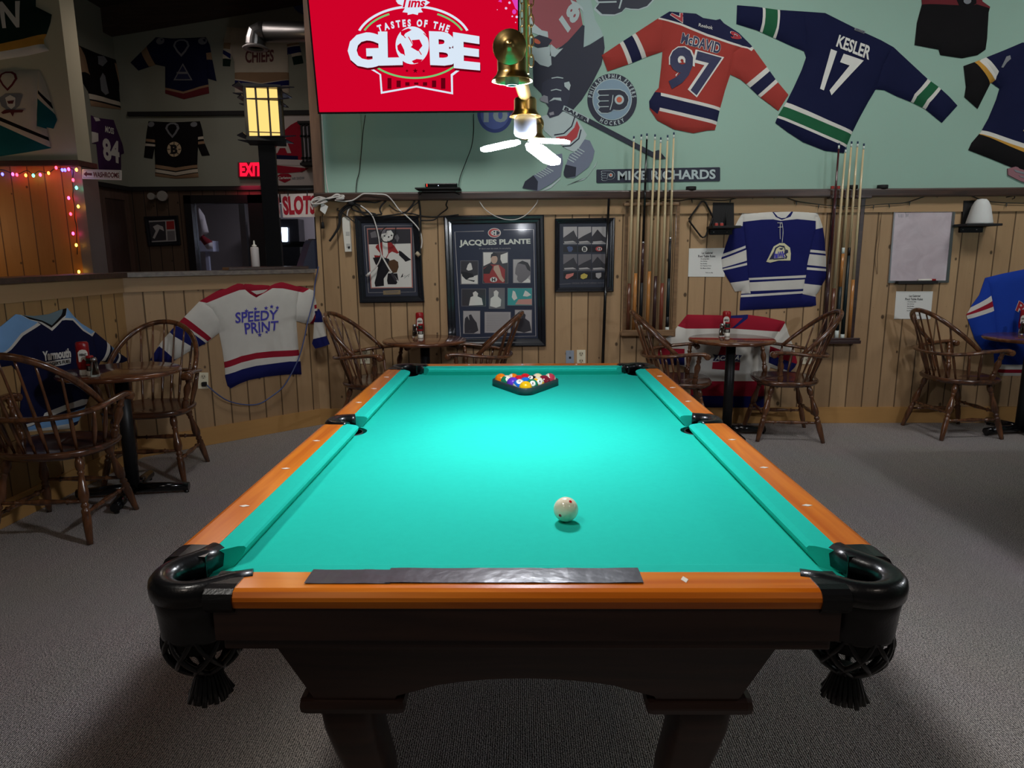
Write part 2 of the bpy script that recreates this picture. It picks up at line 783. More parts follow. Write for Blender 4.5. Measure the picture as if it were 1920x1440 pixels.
def jersey(name, label, fr, outline, base, stripes=(), parts=(), prints=(), thick=0.022, grid=0.045, wrinkle=0.012, cat='jersey', group=None, body='torso'):
    """a jersey pinned to a wall: one draped surface with real thickness, cut along seams and stripes.
    stripes [(poly, material)], parts [(part name, poly)], prints [(name, quad, text, material, outline material or None, bold)]"""
    root = thing(name, label, cat, centre(fr, outline), group)
    P = [fr.ab(*p) for p in outline]
    if sum(P[i][0] * P[(i + 1) % len(P)][1] - P[(i + 1) % len(P)][0] * P[i][1] for i in range(len(P))) < 0:
        P = P[::-1]
    S = []
    for i in range(len(P)):
        (x1, y1), (x2, y2) = P[i], P[(i + 1) % len(P)]
        dx, dy = x2 - x1, y2 - y1
        S.append((x1, y1, dx, dy, max(1e-9, dx * dx + dy * dy)))
    seed = random.random() * 50
    SE = []
    for _n, q in parts:
        q = [fr.ab(*p) for p in q]
        for i in range(len(q)):
            (x1, y1), (x2, y2) = q[i], q[(i + 1) % len(q)]
            if inside(((x1 + x2) / 2, (y1 + y2) / 2), P) and (x2 - x1) ** 2 + (y2 - y1) ** 2 > 1e-8:
                SE.append((x1, y1, x2 - x1, y2 - y1, (x2 - x1) ** 2 + (y2 - y1) ** 2))

    def hf(a, b):
        d = seg_dist(a, b, S)
        e = 1 - exp(-d / 0.028)
        w = noise.noise(V((a * 4.0 + seed, b * 2.2, seed))) * 0.7 + noise.noise(V(((a + b) * 7.0, (a - b) * 2.0 + seed, seed * 2))) * 0.5
        c = 0.011 * exp(-seg_dist(a, b, SE) / 0.012) * e if SE else 0.0
        return 0.005 + thick * e + wrinkle * w * e - c
    bm = bmesh.new()
    bm.faces.new([bm.verts.new((a, b, 0)) for a, b in P])
    bm.normal_update()
    bmesh.ops.triangulate(bm, faces=bm.faces[:], ngon_method='EAR_CLIP')
    cut(bm, grid_lines(P, grid))
    regs = []
    for poly, _m in list(stripes) + [(q, None) for _n, q in parts]:
        Q = [fr.ab(*p) for p in poly]
        regs.append(Q)
        L = []
        for i in range(len(Q)):
            (x1, y1), (x2, y2) = Q[i], Q[(i + 1) % len(Q)]
            if (x2 - x1) ** 2 + (y2 - y1) ** 2 > 1e-8:
                L.append(((x1, y1), (y2 - y1, x1 - x2)))
        cut(bm, L)
    mats, idx = [base], {base.name: 0}
    for _p, m in stripes:
        if m.name not in idx:
            idx[m.name] = len(mats)
            mats.append(m)
    ns = len(stripes)
    meshes = {-1: MB()}
    for k in range(len(parts)):
        meshes[k] = MB()
    hcache = {}

    def wp(v):
        if v.index not in hcache:
            hcache[v.index] = fr.p(v.co.x, v.co.y, hf(v.co.x, v.co.y))
        return hcache[v.index]
    bm.verts.index_update()
    used = {k: {} for k in meshes}
    for f in bm.faces:
        if f.calc_area() < 1e-10:
            continue
        c = f.calc_center_median()
        c = (c.x, c.y)
        mi = 0
        for k in range(ns):
            if inside(c, regs[k]):
                mi = idx[stripes[k][1].name]
        pk = -1
        for k in range(len(parts)):
            if inside(c, regs[ns + k]):
                pk = k
        mb, us = meshes[pk], used[pk]
        vs_ = list(f.verts)
        if f.normal.z < 0:
            vs_ = vs_[::-1]
        ids = []
        for v in vs_:
            if v.index not in us:
                us[v.index] = len(mb.v)
                mb.v.append(wp(v))
            ids.append(us[v.index])
        mb.f.append(ids)
        mb.m.append(mi)
        mb.sm.append(True)
        for e in f.edges:
            if len(e.link_faces) == 1:
                a, b = e.verts
                n0 = len(mb.v)
                mb.v += [wp(a), wp(b), fr.p(b.co.x, b.co.y, 0.002), fr.p(a.co.x, a.co.y, 0.002)]
                mb.f.append([n0, n0 + 1, n0 + 2, n0 + 3])
                mb.m.append(mi)
                mb.sm.append(False)
    bm.free()
    for k, mb in meshes.items():
        if mb.f:
            mb.build(body if k < 0 else parts[k][0], mats, root)
    for pname, quad, text, m, om, bold in prints:
        if om:
            lettering(root, pname + '_border', fr, quad, text, om, hf, 0.003, bold + 0.045)
        lettering(root, pname, fr, quad, text, m, hf, 0.0045, bold)
    return root, hf


def patch(parent, name, fr, poly, m, hf, off=0.004, grid=0.05):
    """an emblem piece sewn on a draped jersey"""
    P = [fr.ab(*p) for p in poly]
    bm = bmesh.new()
    bm.faces.new([bm.verts.new((a, b, 0)) for a, b in P])
    bm.normal_update()
    bmesh.ops.triangulate(bm, faces=bm.faces[:], ngon_method='EAR_CLIP')
    cut(bm, grid_lines(P, grid))
    for f in bm.faces:
        if f.normal.z < 0:
            f.normal_flip()
    for v in bm.verts:
        v.co = fr.p(v.co.x, v.co.y, hf(v.co.x, v.co.y) + off)
    return MB().bm(bm).build(name, m, parent)


def wire(name, label, cat, pts, fr, h, r, m, n=6, group=None, parent=None):
    """a cord along pixel points; h: distance from the wall plane (one number or one per point)"""
    hs = [h] * len(pts) if isinstance(h, (int, float)) else h
    W = [fr.at(u, v, hh) for (u, v), hh in zip(pts, hs)]
    mb = MB().tube(catmull(W, n), r, 8)
    o = mb.build(name, m, parent)
    if parent is None:
        tag(o, label, cat, group)
    return o

# ================================================================== MATERIALS
AX_B = (1, 0, 0)
AX_R = tuple((KA - KB).normalized())
AX_L = tuple((KB - KC).normalized())
M_pine = planks('pine_boards_back', AX_B, (186, 154, 116), (150, 120, 88))
M_pineR = planks('pine_boards_right', AX_R, (180, 148, 110), (146, 116, 84))
M_pineL = planks('pine_boards_left', AX_L, (178, 142, 94), (144, 112, 72))
M_pineP = planks('pine_boards_bar', AX_B, (186, 128, 66), (160, 104, 48), 0.165)
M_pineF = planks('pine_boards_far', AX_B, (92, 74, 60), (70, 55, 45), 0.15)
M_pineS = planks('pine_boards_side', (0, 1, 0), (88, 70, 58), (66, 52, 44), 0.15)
M_board = planks('pine_trim_back', AX_B, (178, 146, 108), (156, 124, 90), 5.0, horizontal=True, knots=False, groove=0.0001)
M_base = planks('pine_baseboard', AX_B, (190, 146, 88), (165, 122, 72), 5.0, horizontal=True, knots=False, groove=0.0001)
M_teal = mat('teal_paint', (150, 180, 166), 0.75, spec=0.2, vary=0.05, scale=1.5, bump=0.08, bscale=160)
M_plaster = mat('grey_green_plaster', (142, 144, 132), 0.8, spec=0.2, vary=0.08, scale=1.2)
M_cream_wall = mat('cream_plaster', (190, 184, 160), 0.8, spec=0.2, vary=0.06, scale=1.2)
M_darkwood = grain('dark_trim_wood', (72, 50, 40), (48, 34, 30), 0, rough=0.4)
M_postwood = grain('brown_post_wood', (112, 84, 68), (92, 68, 56), 2, rough=0.5, coat=0.05)
M_beam = grain('ceiling_beam_wood', (74, 56, 48), (60, 46, 40), 0, rough=0.7, coat=0.0)
M_ceil = mat('dark_ceiling', (52, 44, 40), 0.9, vary=0.1, scale=3)
M_capboard = grain('grey_cap_board', (120, 108, 98), (92, 82, 76), 0, rough=0.4, coat=0.15)
M_black = mat('black_paint', (22, 22, 24), 0.45)
M_blackmat = mat('matte_black', (26, 25, 26), 0.75)
M_blackgloss = mat('gloss_black', (14, 14, 16), 0.18, coat=0.3)
M_white = mat('white_plastic', (225, 222, 212), 0.4)
M_cord = mat('white_cord', (205, 200, 196), 0.5)
M_ivory = mat('ivory_plate', (226, 218, 192), 0.4)
M_greyplate = mat('grey_plate', (150, 160, 175), 0.4)
M_steel = mat('brushed_steel', (176, 176, 178), 0.28, 1.0)
M_brass = mat('polished_brass', (226, 190, 122), 0.3, 1.0)
M_paper = mat('white_paper', (222, 222, 218), 0.6, spec=0.3)
M_ink = mat('black_ink', (30, 30, 34), 0.7)
M_glassy = mat('clear_glass', (235, 240, 240), 0.03, trans=1.0, ior=1.45)
M_red = mat('red_plastic', (150, 22, 28), 0.3)
M_felt = mat('green_felt', (34, 190, 172), 0.9, spec=0.1, vary=0.05, scale=60, bump=0.12, bscale=700)
M_orange = grain('orange_rail_wood', (224, 126, 28), (198, 98, 14), 1, 5.0, 0.06, 0.24, 0.25)
M_orangeX = grain('orange_end_rail_wood', (224, 126, 28), (198, 98, 14), 0, 5.0, 0.06, 0.24, 0.25)
M_tablewood = grain('dark_table_wood', (62, 40, 32), (44, 28, 24), 0, 5.0, 0.08, 0.4, 0.15)
M_leather = mat('black_leather', (16, 16, 18), 0.3, coat=0.25, bump=0.1, bscale=220)
M_pearl = mat('pearl_inlay', (232, 226, 214), 0.3)
M_chair = grain('walnut_chair_wood', (112, 70, 42), (66, 40, 26), 2, 4.0, 0.12, 0.25, 0.55)
M_seat = grain('walnut_seat_wood', (100, 62, 40), (58, 36, 26), 0, 4.0, 0.12, 0.25, 0.55)
M_top = grain('walnut_table_top', (128, 78, 46), (84, 48, 30), 0, 3.0, 0.1, 0.16, 0.6)
M_tape = mat('grey_duct_tape', (72, 72, 80), 0.32, spec=0.6, vary=0.3, scale=30, bump=0.35, bscale=40)
M_navy = mat('navy_print', (28, 34, 66), 0.6)


def carpet():
    m, nt, b = new_mat('grey_loop_carpet')
    geo = node(nt, 'ShaderNodeNewGeometry')
    n1 = node(nt, 'ShaderNodeTexNoise')
    n1.inputs['Scale'].default_value = 210
    n1.inputs['Detail'].default_value = 3
    n2 = node(nt, 'ShaderNodeTexNoise')
    n2.inputs['Scale'].default_value = 2.2
    wv = node(nt, 'ShaderNodeTexWave')
    wv.inputs['Scale'].default_value = 48
    wv.inputs['Distortion'].default_value = 4.0
    wv.inputs['Detail Scale'].default_value = 3.0
    for n in (n1, n2, wv):
        link(nt, geo.outputs['Position'], n.inputs['Vector'])
    f = math_node(nt, 'ADD', math_node(nt, 'MULTIPLY', n1.outputs['Fac'], 0.9), math_node(nt, 'MULTIPLY', wv.outputs['Fac'], 0.25))
    mr = node(nt, 'ShaderNodeMapRange')
    link(nt, f, mr.inputs['Value'])
    mr.inputs['From Min'].default_value = 0.40
    mr.inputs['From Max'].default_value = 0.78
    mx = node(nt, 'ShaderNodeMix', data_type='RGBA')
    mx.inputs['A'].default_value = lin((88, 84, 85)) + (1,)
    mx.inputs['B'].default_value = lin((236, 226, 220)) + (1,)
    link(nt, mr.outputs[0], mx.inputs['Factor'])
    m2 = node(nt, 'ShaderNodeMix', data_type='RGBA', blend_type='MULTIPLY')
    m2.inputs['Factor'].default_value = 0.12
    link(nt, mx.outputs['Result'], m2.inputs['A'])
    link(nt, n2.outputs['Color'], m2.inputs['B'])
    link(nt, m2.outputs['Result'], b.inputs['Base Color'])
    bp = node(nt, 'ShaderNodeBump')
    bp.inputs['Strength'].default_value = 1.0
    bp.inputs['Distance'].default_value = 0.009
    link(nt, f, bp.inputs['Height'])
    link(nt, bp.outputs['Normal'], b.inputs['Normal'])
    b.inputs['Roughness'].default_value = 0.95
    b.inputs['Specular IOR Level'].default_value = 0.1
    return m


M_carpet = carpet()

# ================================================================== THE ROOM
struct('floor', MB().box((0, 0.5, -0.05), (16, 15, 0.1)), M_carpet)
ZL0, ZL1 = 1.775, 1.838          # ledge on the back wall
ZT = 6.0
xL = FB.ab(592, 365)[0]
xP = FB.ab(610, 365)[0]
xW = FB.ab(593, 440)[0]
struct('wall_back', MB().box(((6.8 + KA.x) / 2, YW + 0.06, 0.63), (6.8 - KA.x, 0.12, 1.26)).box(((6.8 + xW) / 2, YW + 0.06, (1.26 + ZL0) / 2), (6.8 - xW, 0.12, ZL0 - 1.26)), M_pine)
struct('wall_back_upper', MB().box(((6.8 + xL) / 2, YW + 0.06, (ZL1 + ZT) / 2), (6.8 - xL, 0.12, ZT - ZL1)), M_teal)
struct('trim_1', MB().box(((6.8 + xL) / 2, YW + 0.03, (ZL0 + ZL1) / 2), (6.8 - xL, 0.20, ZL1 - ZL0), bev=0.012), M_darkwood)
struct('trim_2', MB().box(((6.8 + xW) / 2, YW - 0.008, ZL0 - 0.055), (6.8 - xW, 0.016, 0.11)), M_board)
struct('trim_3', MB().box(((xL + xP) / 2, YW + 0.04, (ZL1 + ZT) / 2), (xP - xL, 0.17, ZT - ZL1)), M_postwood)
struct('baseboard_back', MB().box(((6.8 + KA.x) / 2, YW - 0.009, 0.065), (6.8 - KA.x, 0.018, 0.13)), M_base)
struct('ceiling', MB().prism([(-9, 3.5), (7, 6.55), (7, 6.75), (-9, 3.7)], lambda a, b, h: V((a, h, b)), -4.5, 9.0), M_ceil)
struct('wall_right', MB().box((6.86, -1.2, 3.0), (0.12, 6.6, 6.0)), M_teal)

# the half wall on the left, in two runs, with its cap board
ZC = 1.262


def half_wall(name, A, B, m, mb_, zt):
    d = (B - A).normalized()
    n = V((d.y, -d.x, 0))
    q = [A, B, B - n * 0.12, A - n * 0.12]
    struct(name, MB().prism([(p.x, p.y) for p in q], lambda a, b, h: V((a, b, h)), 0, zt), m)
    q = [A + n * 0.016, B + n * 0.016, B, A]
    return q


for nm, A, B, m in (('wall_left', KB, KA, M_pineR), ('wall_left_near', KC, KB, M_pineL)):
    d = (B - A).normalized()
    n = V((d.y, -d.x, 0))
    Q = lambda o0, o1: [(p.x, p.y) for p in (A + n * o0, B + n * o0, B + n * o1, A + n * o1)]
    fn = lambda a, b, h: V((a, b, h))
    struct(nm, MB().prism(Q(0, -0.12), fn, 0, ZC - 0.03), m)
    struct('baseboard_' + nm.split('_', 1)[1], MB().prism(Q(0.018, 0), fn, 0, 0.13), M_base)
    struct('trim_4' if nm == 'wall_left' else 'trim_5', MB().prism(Q(0.014, 0), fn, ZC - 0.13, ZC - 0.03), M_board)
    struct('trim_6' if nm == 'wall_left' else 'trim_7', MB().prism(Q(0.06, -0.18), fn, ZC - 0.03, ZC), M_capboard if nm == 'wall_left' else M_darkwood)

# the bar room beyond the half wall
ZB = FF.ab(420, 350)[1]
dx0, dzt = FF.ab(348, 367)
dx1 = FF.ab(605, 430)[0]


def far_wall(name, z0, z1, m, y0):
    mb = MB()
    mb.box(((XS + dx0) / 2 - 0.05, YF + 0.06, (z0 + z1) / 2), (dx0 - XS + 0.1, 0.12, z1 - z0))
    if z1 > dzt:
        zz = max(z0, dzt)
        mb.box(((dx0 + 1.0) / 2, YF + 0.06, (zz + z1) / 2), (1.0 - dx0, 0.12, z1 - zz))
    if z0 < dzt:
        mb.box(((dx1 + 1.0) / 2, YF + 0.06, (z0 + min(z1, dzt)) / 2), (1.0 - dx1, 0.12, min(z1, dzt) - z0))
    struct(name, mb, m)


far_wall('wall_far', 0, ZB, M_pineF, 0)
far_wall('wall_far_upper', ZB, 5.6, M_plaster, 0)
struct('trim_8', MB().box(((XS + 1.0) / 2, YF - 0.015, ZB - 0.02), (1.0 - XS, 0.03, 0.05)), M_blackmat)
b0 = FF.ab(420, 213)[1]
struct('trim_9', MB().box(((FF.ab(242, 213)[0] + 1.0) / 2, YF - 0.02, b0), (1.0 - FF.ab(242, 213)[0], 0.04, 0.05)), M_blackmat)
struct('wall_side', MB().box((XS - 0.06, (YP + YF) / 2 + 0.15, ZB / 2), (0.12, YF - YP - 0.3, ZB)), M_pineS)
struct('wall_side_upper', MB().box((XS - 0.06, (YP + YF) / 2 + 0.15, (ZB + 5.6) / 2), (0.12, YF - YP - 0.3, 5.6 - ZB)), M_plaster)
struct('trim_10', MB().box((XS + 0.015, (YP + YF) / 2 + 0.1, ZB - 0.02), (0.03, YF - YP - 0.2, 0.05)), M_blackmat)
xE = FP.ab(147, 307)[0]
zE = FP.ab(100, 311)[1]
struct('wall_bar', MB().box((xE - 2.0, YP + 0.11, zE / 2), (4.0, 0.22, zE)), M_pineP)
struct('wall_bar_upper', MB().box((xE - 2.0, YP + 0.11, (zE + 5.4) / 2), (4.0, 0.22, 5.4 - zE)), M_cream_wall)
struct('trim_11', MB().box((xE - 1.99, YP + 0.09, zE + 0.02), (4.06, 0.30, 0.05)), M_darkwood)
struct('trim_12', MB().box((xE - 0.02, YP + 0.11, zE / 2), (0.10, 0.25, zE - 0.02)), mat('grey_corner_board', (120, 110, 104), 0.4))
# sloped beam along the far wall under the ceiling
P0, P1 = FF.ab(183, 62, 0.2), FF.ab(480, 12, 0.2)
sl = (P1[1] - P0[1]) / (P1[0] - P0[0])
x0 = FF.ab(165, 58, 0.2)[0]
struct('trim_13', MB().prism([(x0, P0[1] + 0.03), (P0[0], P0[1]), (1.0, P0[1] + sl * (1.0 - P0[0])), (1.0, P0[1] + sl * (1.0 - P0[0]) + 0.4), (x0, P0[1] + 0.42)], lambda a, b, h: V((a, YF - 0.2 + h, b)), 0, 0.18), M_beam)

# door on the side wall of the bar room
ya, yb = FS.ab(196, 430)[0], FS.ab(232, 430)[0]
zt = FS.ab(200, 372)[1]
dr = MB().box((XS + 0.02, (ya + yb) / 2, zt / 2), (0.04, yb - ya, zt), bev=0.004)
o = struct('door_1', dr, grain('dark_door', (62, 48, 42), (50, 38, 34), 2, rough=0.5))
fr_ = MB()
for y in (ya - 0.05, yb + 0.05):
    fr_.box((XS + 0.025, y, zt / 2), (0.05, 0.09, zt))
fr_.box((XS + 0.025, (ya + yb) / 2, zt + 0.04), (0.05, yb - ya + 0.19, 0.08))
fo = fr_.build('door_casing', grain('door_casing_wood', (92, 74, 64), (76, 60, 52), 2, rough=0.5), o)
fo.location = (0, 0, 0)

# glazed opening into the room with the machines
wr = thing('window_1', 'black framed glazed opening under the exit sign', 'window', (0, 0, 0), kind='structure')
xm0, xm1 = FF.ab(472, 430)[0], FF.ab(488, 430)[0]
xi0 = FF.ab(367, 430)[0]
zi = FF.ab(420, 382)[1]
mbw = MB()
mbw.box(((dx0 + xi0) / 2, YF - 0.0, dzt / 2), (xi0 - dx0, 0.14, dzt))
mbw.box(((dx0 + dx1) / 2, YF - 0.0, (zi + dzt) / 2), (dx1 - dx0, 0.14, dzt - zi))
mbw.box(((xm0 + xm1) / 2 + 0.06, YF - 0.0, dzt / 2), (xm1 - xm0 + 0.12, 0.14, dzt))
mbw.box((dx1 - 0.04, YF - 0.0, dzt / 2), (0.08, 0.14, dzt))
mbw.build('window_frame', M_black, wr)
M_pane = mat('window_glass', (200, 210, 225), 0.05, trans=1.0, ior=1.3)
for a, b in ((xi0, xm0), (xm1 + 0.1, dx1 - 0.05)):
    MB().box(((a + b) / 2, YF + 0.02, zi / 2), (b - a, 0.008, zi)).build('glass_pane', M_pane, wr)
struct('wall_machine_room', MB().box((-2.6, 7.6, 1.4), (5.4, 0.1, 2.8)).box((-5.2, 6.6, 1.4), (0.1, 2.0, 2.8)).box((0.2, 6.6, 1.4), (0.1, 2.0, 2.8)), mat('machine_room_wall', (104, 96, 96), 0.8, vary=0.1, scale=2))
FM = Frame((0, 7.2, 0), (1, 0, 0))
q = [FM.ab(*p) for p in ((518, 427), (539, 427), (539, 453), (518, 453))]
t = thing('reflection_panel', 'added glowing panel for a white reflection in the glass right of the lantern post', 'screen', FM.p(q[3][0], q[3][1]))
MB().prism(q, FM.p, 0.0, 0.02).build('panel', emis('reflection_glow', (235, 240, 255), 9.0), t)  # glowing panel added to imitate a white reflection in the right pane
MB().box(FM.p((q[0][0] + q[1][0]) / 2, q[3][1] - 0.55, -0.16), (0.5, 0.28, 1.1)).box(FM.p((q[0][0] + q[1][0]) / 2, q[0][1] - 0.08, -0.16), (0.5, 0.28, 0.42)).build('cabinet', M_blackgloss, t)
add_light('machine_room_light', 'AREA', (-2.6, 6.6, 2.7), 60, (0.96, 0.9, 0.92), 0.5)
# vertical steel strip and hanging garment seen through the left pane
q0, q1 = FM.at(459, 385), FM.at(466, 470)
tag(MB().box((q0.x, 7.1, 1.1), (0.09, 0.06, 2.2)).build('steel_post', M_steel), 'pale upright post behind the left glass pane', 'post')
jg, _ = jersey('hanging_jacket', 'white jacket with red hem hanging behind the left glass pane', Frame((0, 6.6, 0), (1, 0, 0)),
               cr(340, 340, 0.14583, [(205, 330), (235, 345), (300, 440), (355, 660), (290, 700), (400, 770), (410, 860), (340, 880), (250, 760), (225, 690), (200, 450)]), knit('jacket_white', (190, 180, 182)),
               [(cr(340, 340, 0.14583, [(285, 690), (420, 660), (420, 775), (240, 850), (225, 750)]), knit('jacket_red', (120, 36, 44)))], cat='jacket', thick=0.05)
tag(MB().box(FM.at(388, 462), (0.28, 0.2, 0.16), bev=0.01).box(FM.at(388, 462) + V((0, 0, -0.5)), (0.05, 0.05, 0.86)).build('white_stand', mat('stand_white', (170, 170, 190), 0.6)), 'small white stand low behind the left glass pane', 'stand')

# ================================================================== POOL TABLE
W_, L_ = 0.5588, 1.1176
ZBED, ZR = 0.757, 0.801
PTC = V((0, -1.1176, 0))


def sweep2(mb, path, prof, mi=0, closed=False):
    """profile (offset to the right of travel, z) along a 2-D path"""
    n = len(path)
    base = len(mb.v)
    for i in range(n):
        a = V(path[max(0, i - 1)])
        b = V(path[min(n - 1, i + 1)])
        d = (b - a).normalized()
        nn = V((d.y, -d.x))
        for o_, z in prof:
            p = V(path[i]) + nn * o_
            mb.v.append(V((p.x, p.y, z)))
    m_ = len(prof)
    for i in range(n - 1):
        for k in range(m_):
            l = (k + 1) % m_
            mb.f.append([base + i * m_ + k, base + (i + 1) * m_ + k, base + (i + 1) * m_ + l, base + i * m_ + l])
            mb.m.append(mi)
            mb.sm.append(True)
    mb.f.append([base + k for k in range(m_)])
    mb.f.append([base + (n - 1) * m_ + k for k in range(m_)][::-1])
    mb.m += [mi, mi]
    mb.sm += [False, False]


def bar(mb, mapf, s0, s1, k0, k1, prof):
    """a straight moulding; prof [(outward o, z)], ends shifted by k*o"""
    m_ = len(prof)
    v = [V(mapf(s0 + k0 * o_, o_, z)) for o_, z in prof] + [V(mapf(s1 + k1 * o_, o_, z)) for o_, z in prof]
    f = [[k, (k + 1) % m_, m_ + (k + 1) % m_, m_ + k] for k in range(m_)] + [list(range(m_))[::-1], list(range(m_, 2 * m_))]
    bm = bmesh.new()
    bv = [bm.verts.new(p) for p in v]
    for q in f:
        bm.faces.new([bv[i] for i in q])
    bmesh.ops.recalc_face_normals(bm, faces=bm.faces[:])
    mb.bm(bm)


def pool_table(label):
    t = thing('pool_table', label, 'pool table', (0, 0, 0))
    cC, rC = (0.597, 1.157), 0.060
    cS, rS = (0.6138, 0.0), 0.066
    X, Y = W_ + 0.05, L_ + 0.05
    pts = []

    def corner(sx, sy):
        c = (cC[0] * sx, cC[1] * sy)
        dy = sqrt(rC ** 2 - (X - cC[0]) ** 2)
        dx = sqrt(rC ** 2 - (Y - cC[1]) ** 2)
        a0 = atan2(-dy, X - cC[0])
        a1 = atan2(Y - cC[1], -dx)
        if a1 > 0:
            a1 -= 2 * pi
        arc = [(c[0] + sx * rC * cos(a0 + (a1 - a0) * i / 14), c[1] + sy * rC * sin(a0 + (a1 - a0) * i / 14)) for i in range(15)]
        return arc

    def side(sx):
        dy = sqrt(rS ** 2 - (X - cS[0]) ** 2)
        a0, a1 = atan2(dy, X - cS[0]), atan2(-dy, X - cS[0]) + 2 * pi
        return [(sx * (cS[0] + rS * cos(a0 + (a1 - a0) * i / 16)), rS * sin(a0 + (a1 - a0) * i / 16)) for i in range(17)]
    # walk clockwise from the +x side: upper right corner, upper left, left side, lower left, lower right, right side
    pts += corner(1, 1)
    pts += corner(-1, 1)[::-1]
    pts += side(-1)
    pts += corner(-1, -1)
    pts += corner(1, -1)[::-1]
    pts += side(1)[::-1]
    MB().prism(pts, lambda a, b, h: V((a, b, h)), ZBED - 0.025, ZBED).build('bed_cloth', M_felt, t)
    cp = [(0.0, 0.789), (0.003, 0.794), (0.012, 0.797), (0.05, ZR - 0.001), (0.05, ZBED), (0.02, ZBED), (0.004, 0.778)]
    rp = [(0.05, 0.758), (0.05, ZR), (0.112, ZR + 0.001), (0.121, ZR - 0.002), (0.127, ZR - 0.010), (0.128, 0.784), (0.124, 0.770), (0.06, 0.765)]
    runs = []
    for sx in (1, -1):
        for sy in (1, -1):
            runs.append((lambda s, o_, z, sx=sx, sy=sy: (sx * (W_ + o_), sy * s, z), 0.066, L_ - 0.082, -0.25, 0.95, 0.072, L_ - 0.050, 'y', [L_ - 0.2794 * k for k in (1, 2, 3)]))
    for sy in (1, -1):
        runs.append((lambda s, o_, z, sy=sy: (s, sy * (L_ + o_), z), -W_ + 0.082, W_ - 0.082, -0.9, 0.9, -W_ + 0.045, W_ - 0.045, 'x', [-0.2794, 0, 0.2794]))
    for mp, s0, s1, k0, k1, r0, r1, ax, sights in runs:
        mb = MB()
        bar(mb, mp, s0, s1, k0, k1, cp)
        mb.build('cushion', M_felt, t)
        mb = MB()
        bar(mb, mp, r0, r1, 0, 0, rp)
        ro = mb.build('rail', M_orange if ax == 'y' else M_orangeX, t)
        for s in sights:
            o_ = 0.081
            v = [mp(s - 0.0065, o_, ZR + 0.0016), mp(s, o_ + 0.012, ZR + 0.0016), mp(s + 0.0065, o_, ZR + 0.0016), mp(s, o_ - 0.012, ZR + 0.0016)]
            v2 = [(a, b, z - 0.003) for a, b, z in v]
            mb = MB().add(v + v2, [(0, 1, 2, 3), (0, 4, 5, 1), (1, 5, 6, 2), (2, 6, 7, 3), (3, 7, 4, 0)])
            mb.build('sight', M_pearl, ro)
        if ax == 'x' and mp(0, 0, 0)[1] < 0:
            # dark tape over the inner half of the near rail, in two overlapping strips
            ta = MB()
            for (a, b), (o0, o1), dz in ((((-0.385, -0.235)), (0.042, 0.098), 0.0), (((-0.245, 0.205)), (0.036, 0.096), 0.0008)):
                n = 14
                for i in range(n):
                    s_a, s_b = a + (b - a) * i / n, a + (b - a) * (i + 1) / n
                    w0 = 0.0018 + dz + 0.0012 * noise.noise(V((s_a * 30, dz * 900, 0)))
                    w1 = 0.0018 + dz + 0.0012 * noise.noise(V((s_b * 30, dz * 900, 0)))
                    zz = lambda o_: 0.797 + (o_ - 0.012) * 0.0789 if o_ < 0.05 else ZR
                    P = [mp(s_a, o0, zz(o0) + w0 + 0.0008), mp(s_b, o0, zz(o0) + w1 + 0.0008), mp(s_b, 0.05, ZR + w1), mp(s_b, o1, ZR + w1 + 0.0006), mp(s_a, o1, ZR + w0 + 0.0006), mp(s_a, 0.05, ZR + w0)]
                    ta.add(P, [(5, 2, 1, 0), (4, 3, 2, 5)], 0, True)
            ta.build('tape_strip', M_tape, ro)
    # pockets: casting, skirt, liner, net, tassel
    prof = [(-0.024, 0.765), (-0.026, 0.790), (-0.022, 0.799), (-0.012, 0.805), (-0.002, 0.8065), (0.006, 0.806), (0.012, 0.802), (0.0175, 0.795), (0.0195, 0.785), (0.018, 0.768), (0.010, 0.764)]
    for kind, sx, sy in (('c', 1, 1), ('c', -1, 1), ('c', 1, -1), ('c', -1, -1), ('s', 1, 0), ('s', -1, 0)):
        c = V((cC[0] * sx, cC[1] * sy)) if kind == 'c' else V((cS[0] * sx, 0))
        dg = V((sx, sy)).normalized()
        pp = V((-dg.y, dg.x))
        R = 0.066 if kind == 'c' else 0.058
        arm = 0.052 if kind == 'c' else 0.012
        fl = 0.020
        path = [c - pp * (R + fl) - dg * (arm + 0.012), c - pp * (R + 0.004) - dg * arm * 0.6] if kind == 'c' else [c - pp * (R + 0.004) - dg * arm]
        for i in range(19):
            a = -pi / 2 + pi * i / 18
            path.append(c + dg * (R * cos(a)) + pp * (R * sin(a)))
        path += [c + pp * (R + 0.004) - dg * arm * 0.6, c + pp * (R + fl) - dg * (arm + 0.012)] if kind == 'c' else [c + pp * (R + 0.004) - dg * arm]
        mb = MB()
        sweep2(mb, [tuple(p) for p in path], prof)
        if kind == 'c':
            rq = [(0.049, 0.758), (0.049, ZR + 0.0015), (0.100, ZR + 0.003), (0.116, ZR + 0.0015), (0.126, ZR - 0.004), (0.1305, ZR - 0.012), (0.131, 0.784), (0.129, 0.770), (0.120, 0.760)]
            bar(mb, lambda s, o_, z, sx=sx, sy=sy: (sx * (W_ + o_), sy * s, z), L_ - 0.064, L_ - 0.010, 0, 0, rq)
            bar(mb, lambda s, o_, z, sx=sx, sy=sy: (sx * s, sy * (L_ + o_), z), W_ - 0.058, W_ - 0.008, 0, 0, rq)
        po = mb.build('pocket', M_leather, t)
        mb = MB()
        zb = 0.690 if kind == 'c' else 0.705
        sk = [(0.012, 0.768), (0.0135, 0.765), (0.010, 0.74), (0.006, zb + 0.004), (0.007, zb), (0.001, zb), (0.004, 0.74), (0.006, 0.768)]
        sweep2(mb, [tuple(p) for p in path[1:-1]], sk)
        mb.build('skirt', M_leather, po)
        lr = R - 0.006
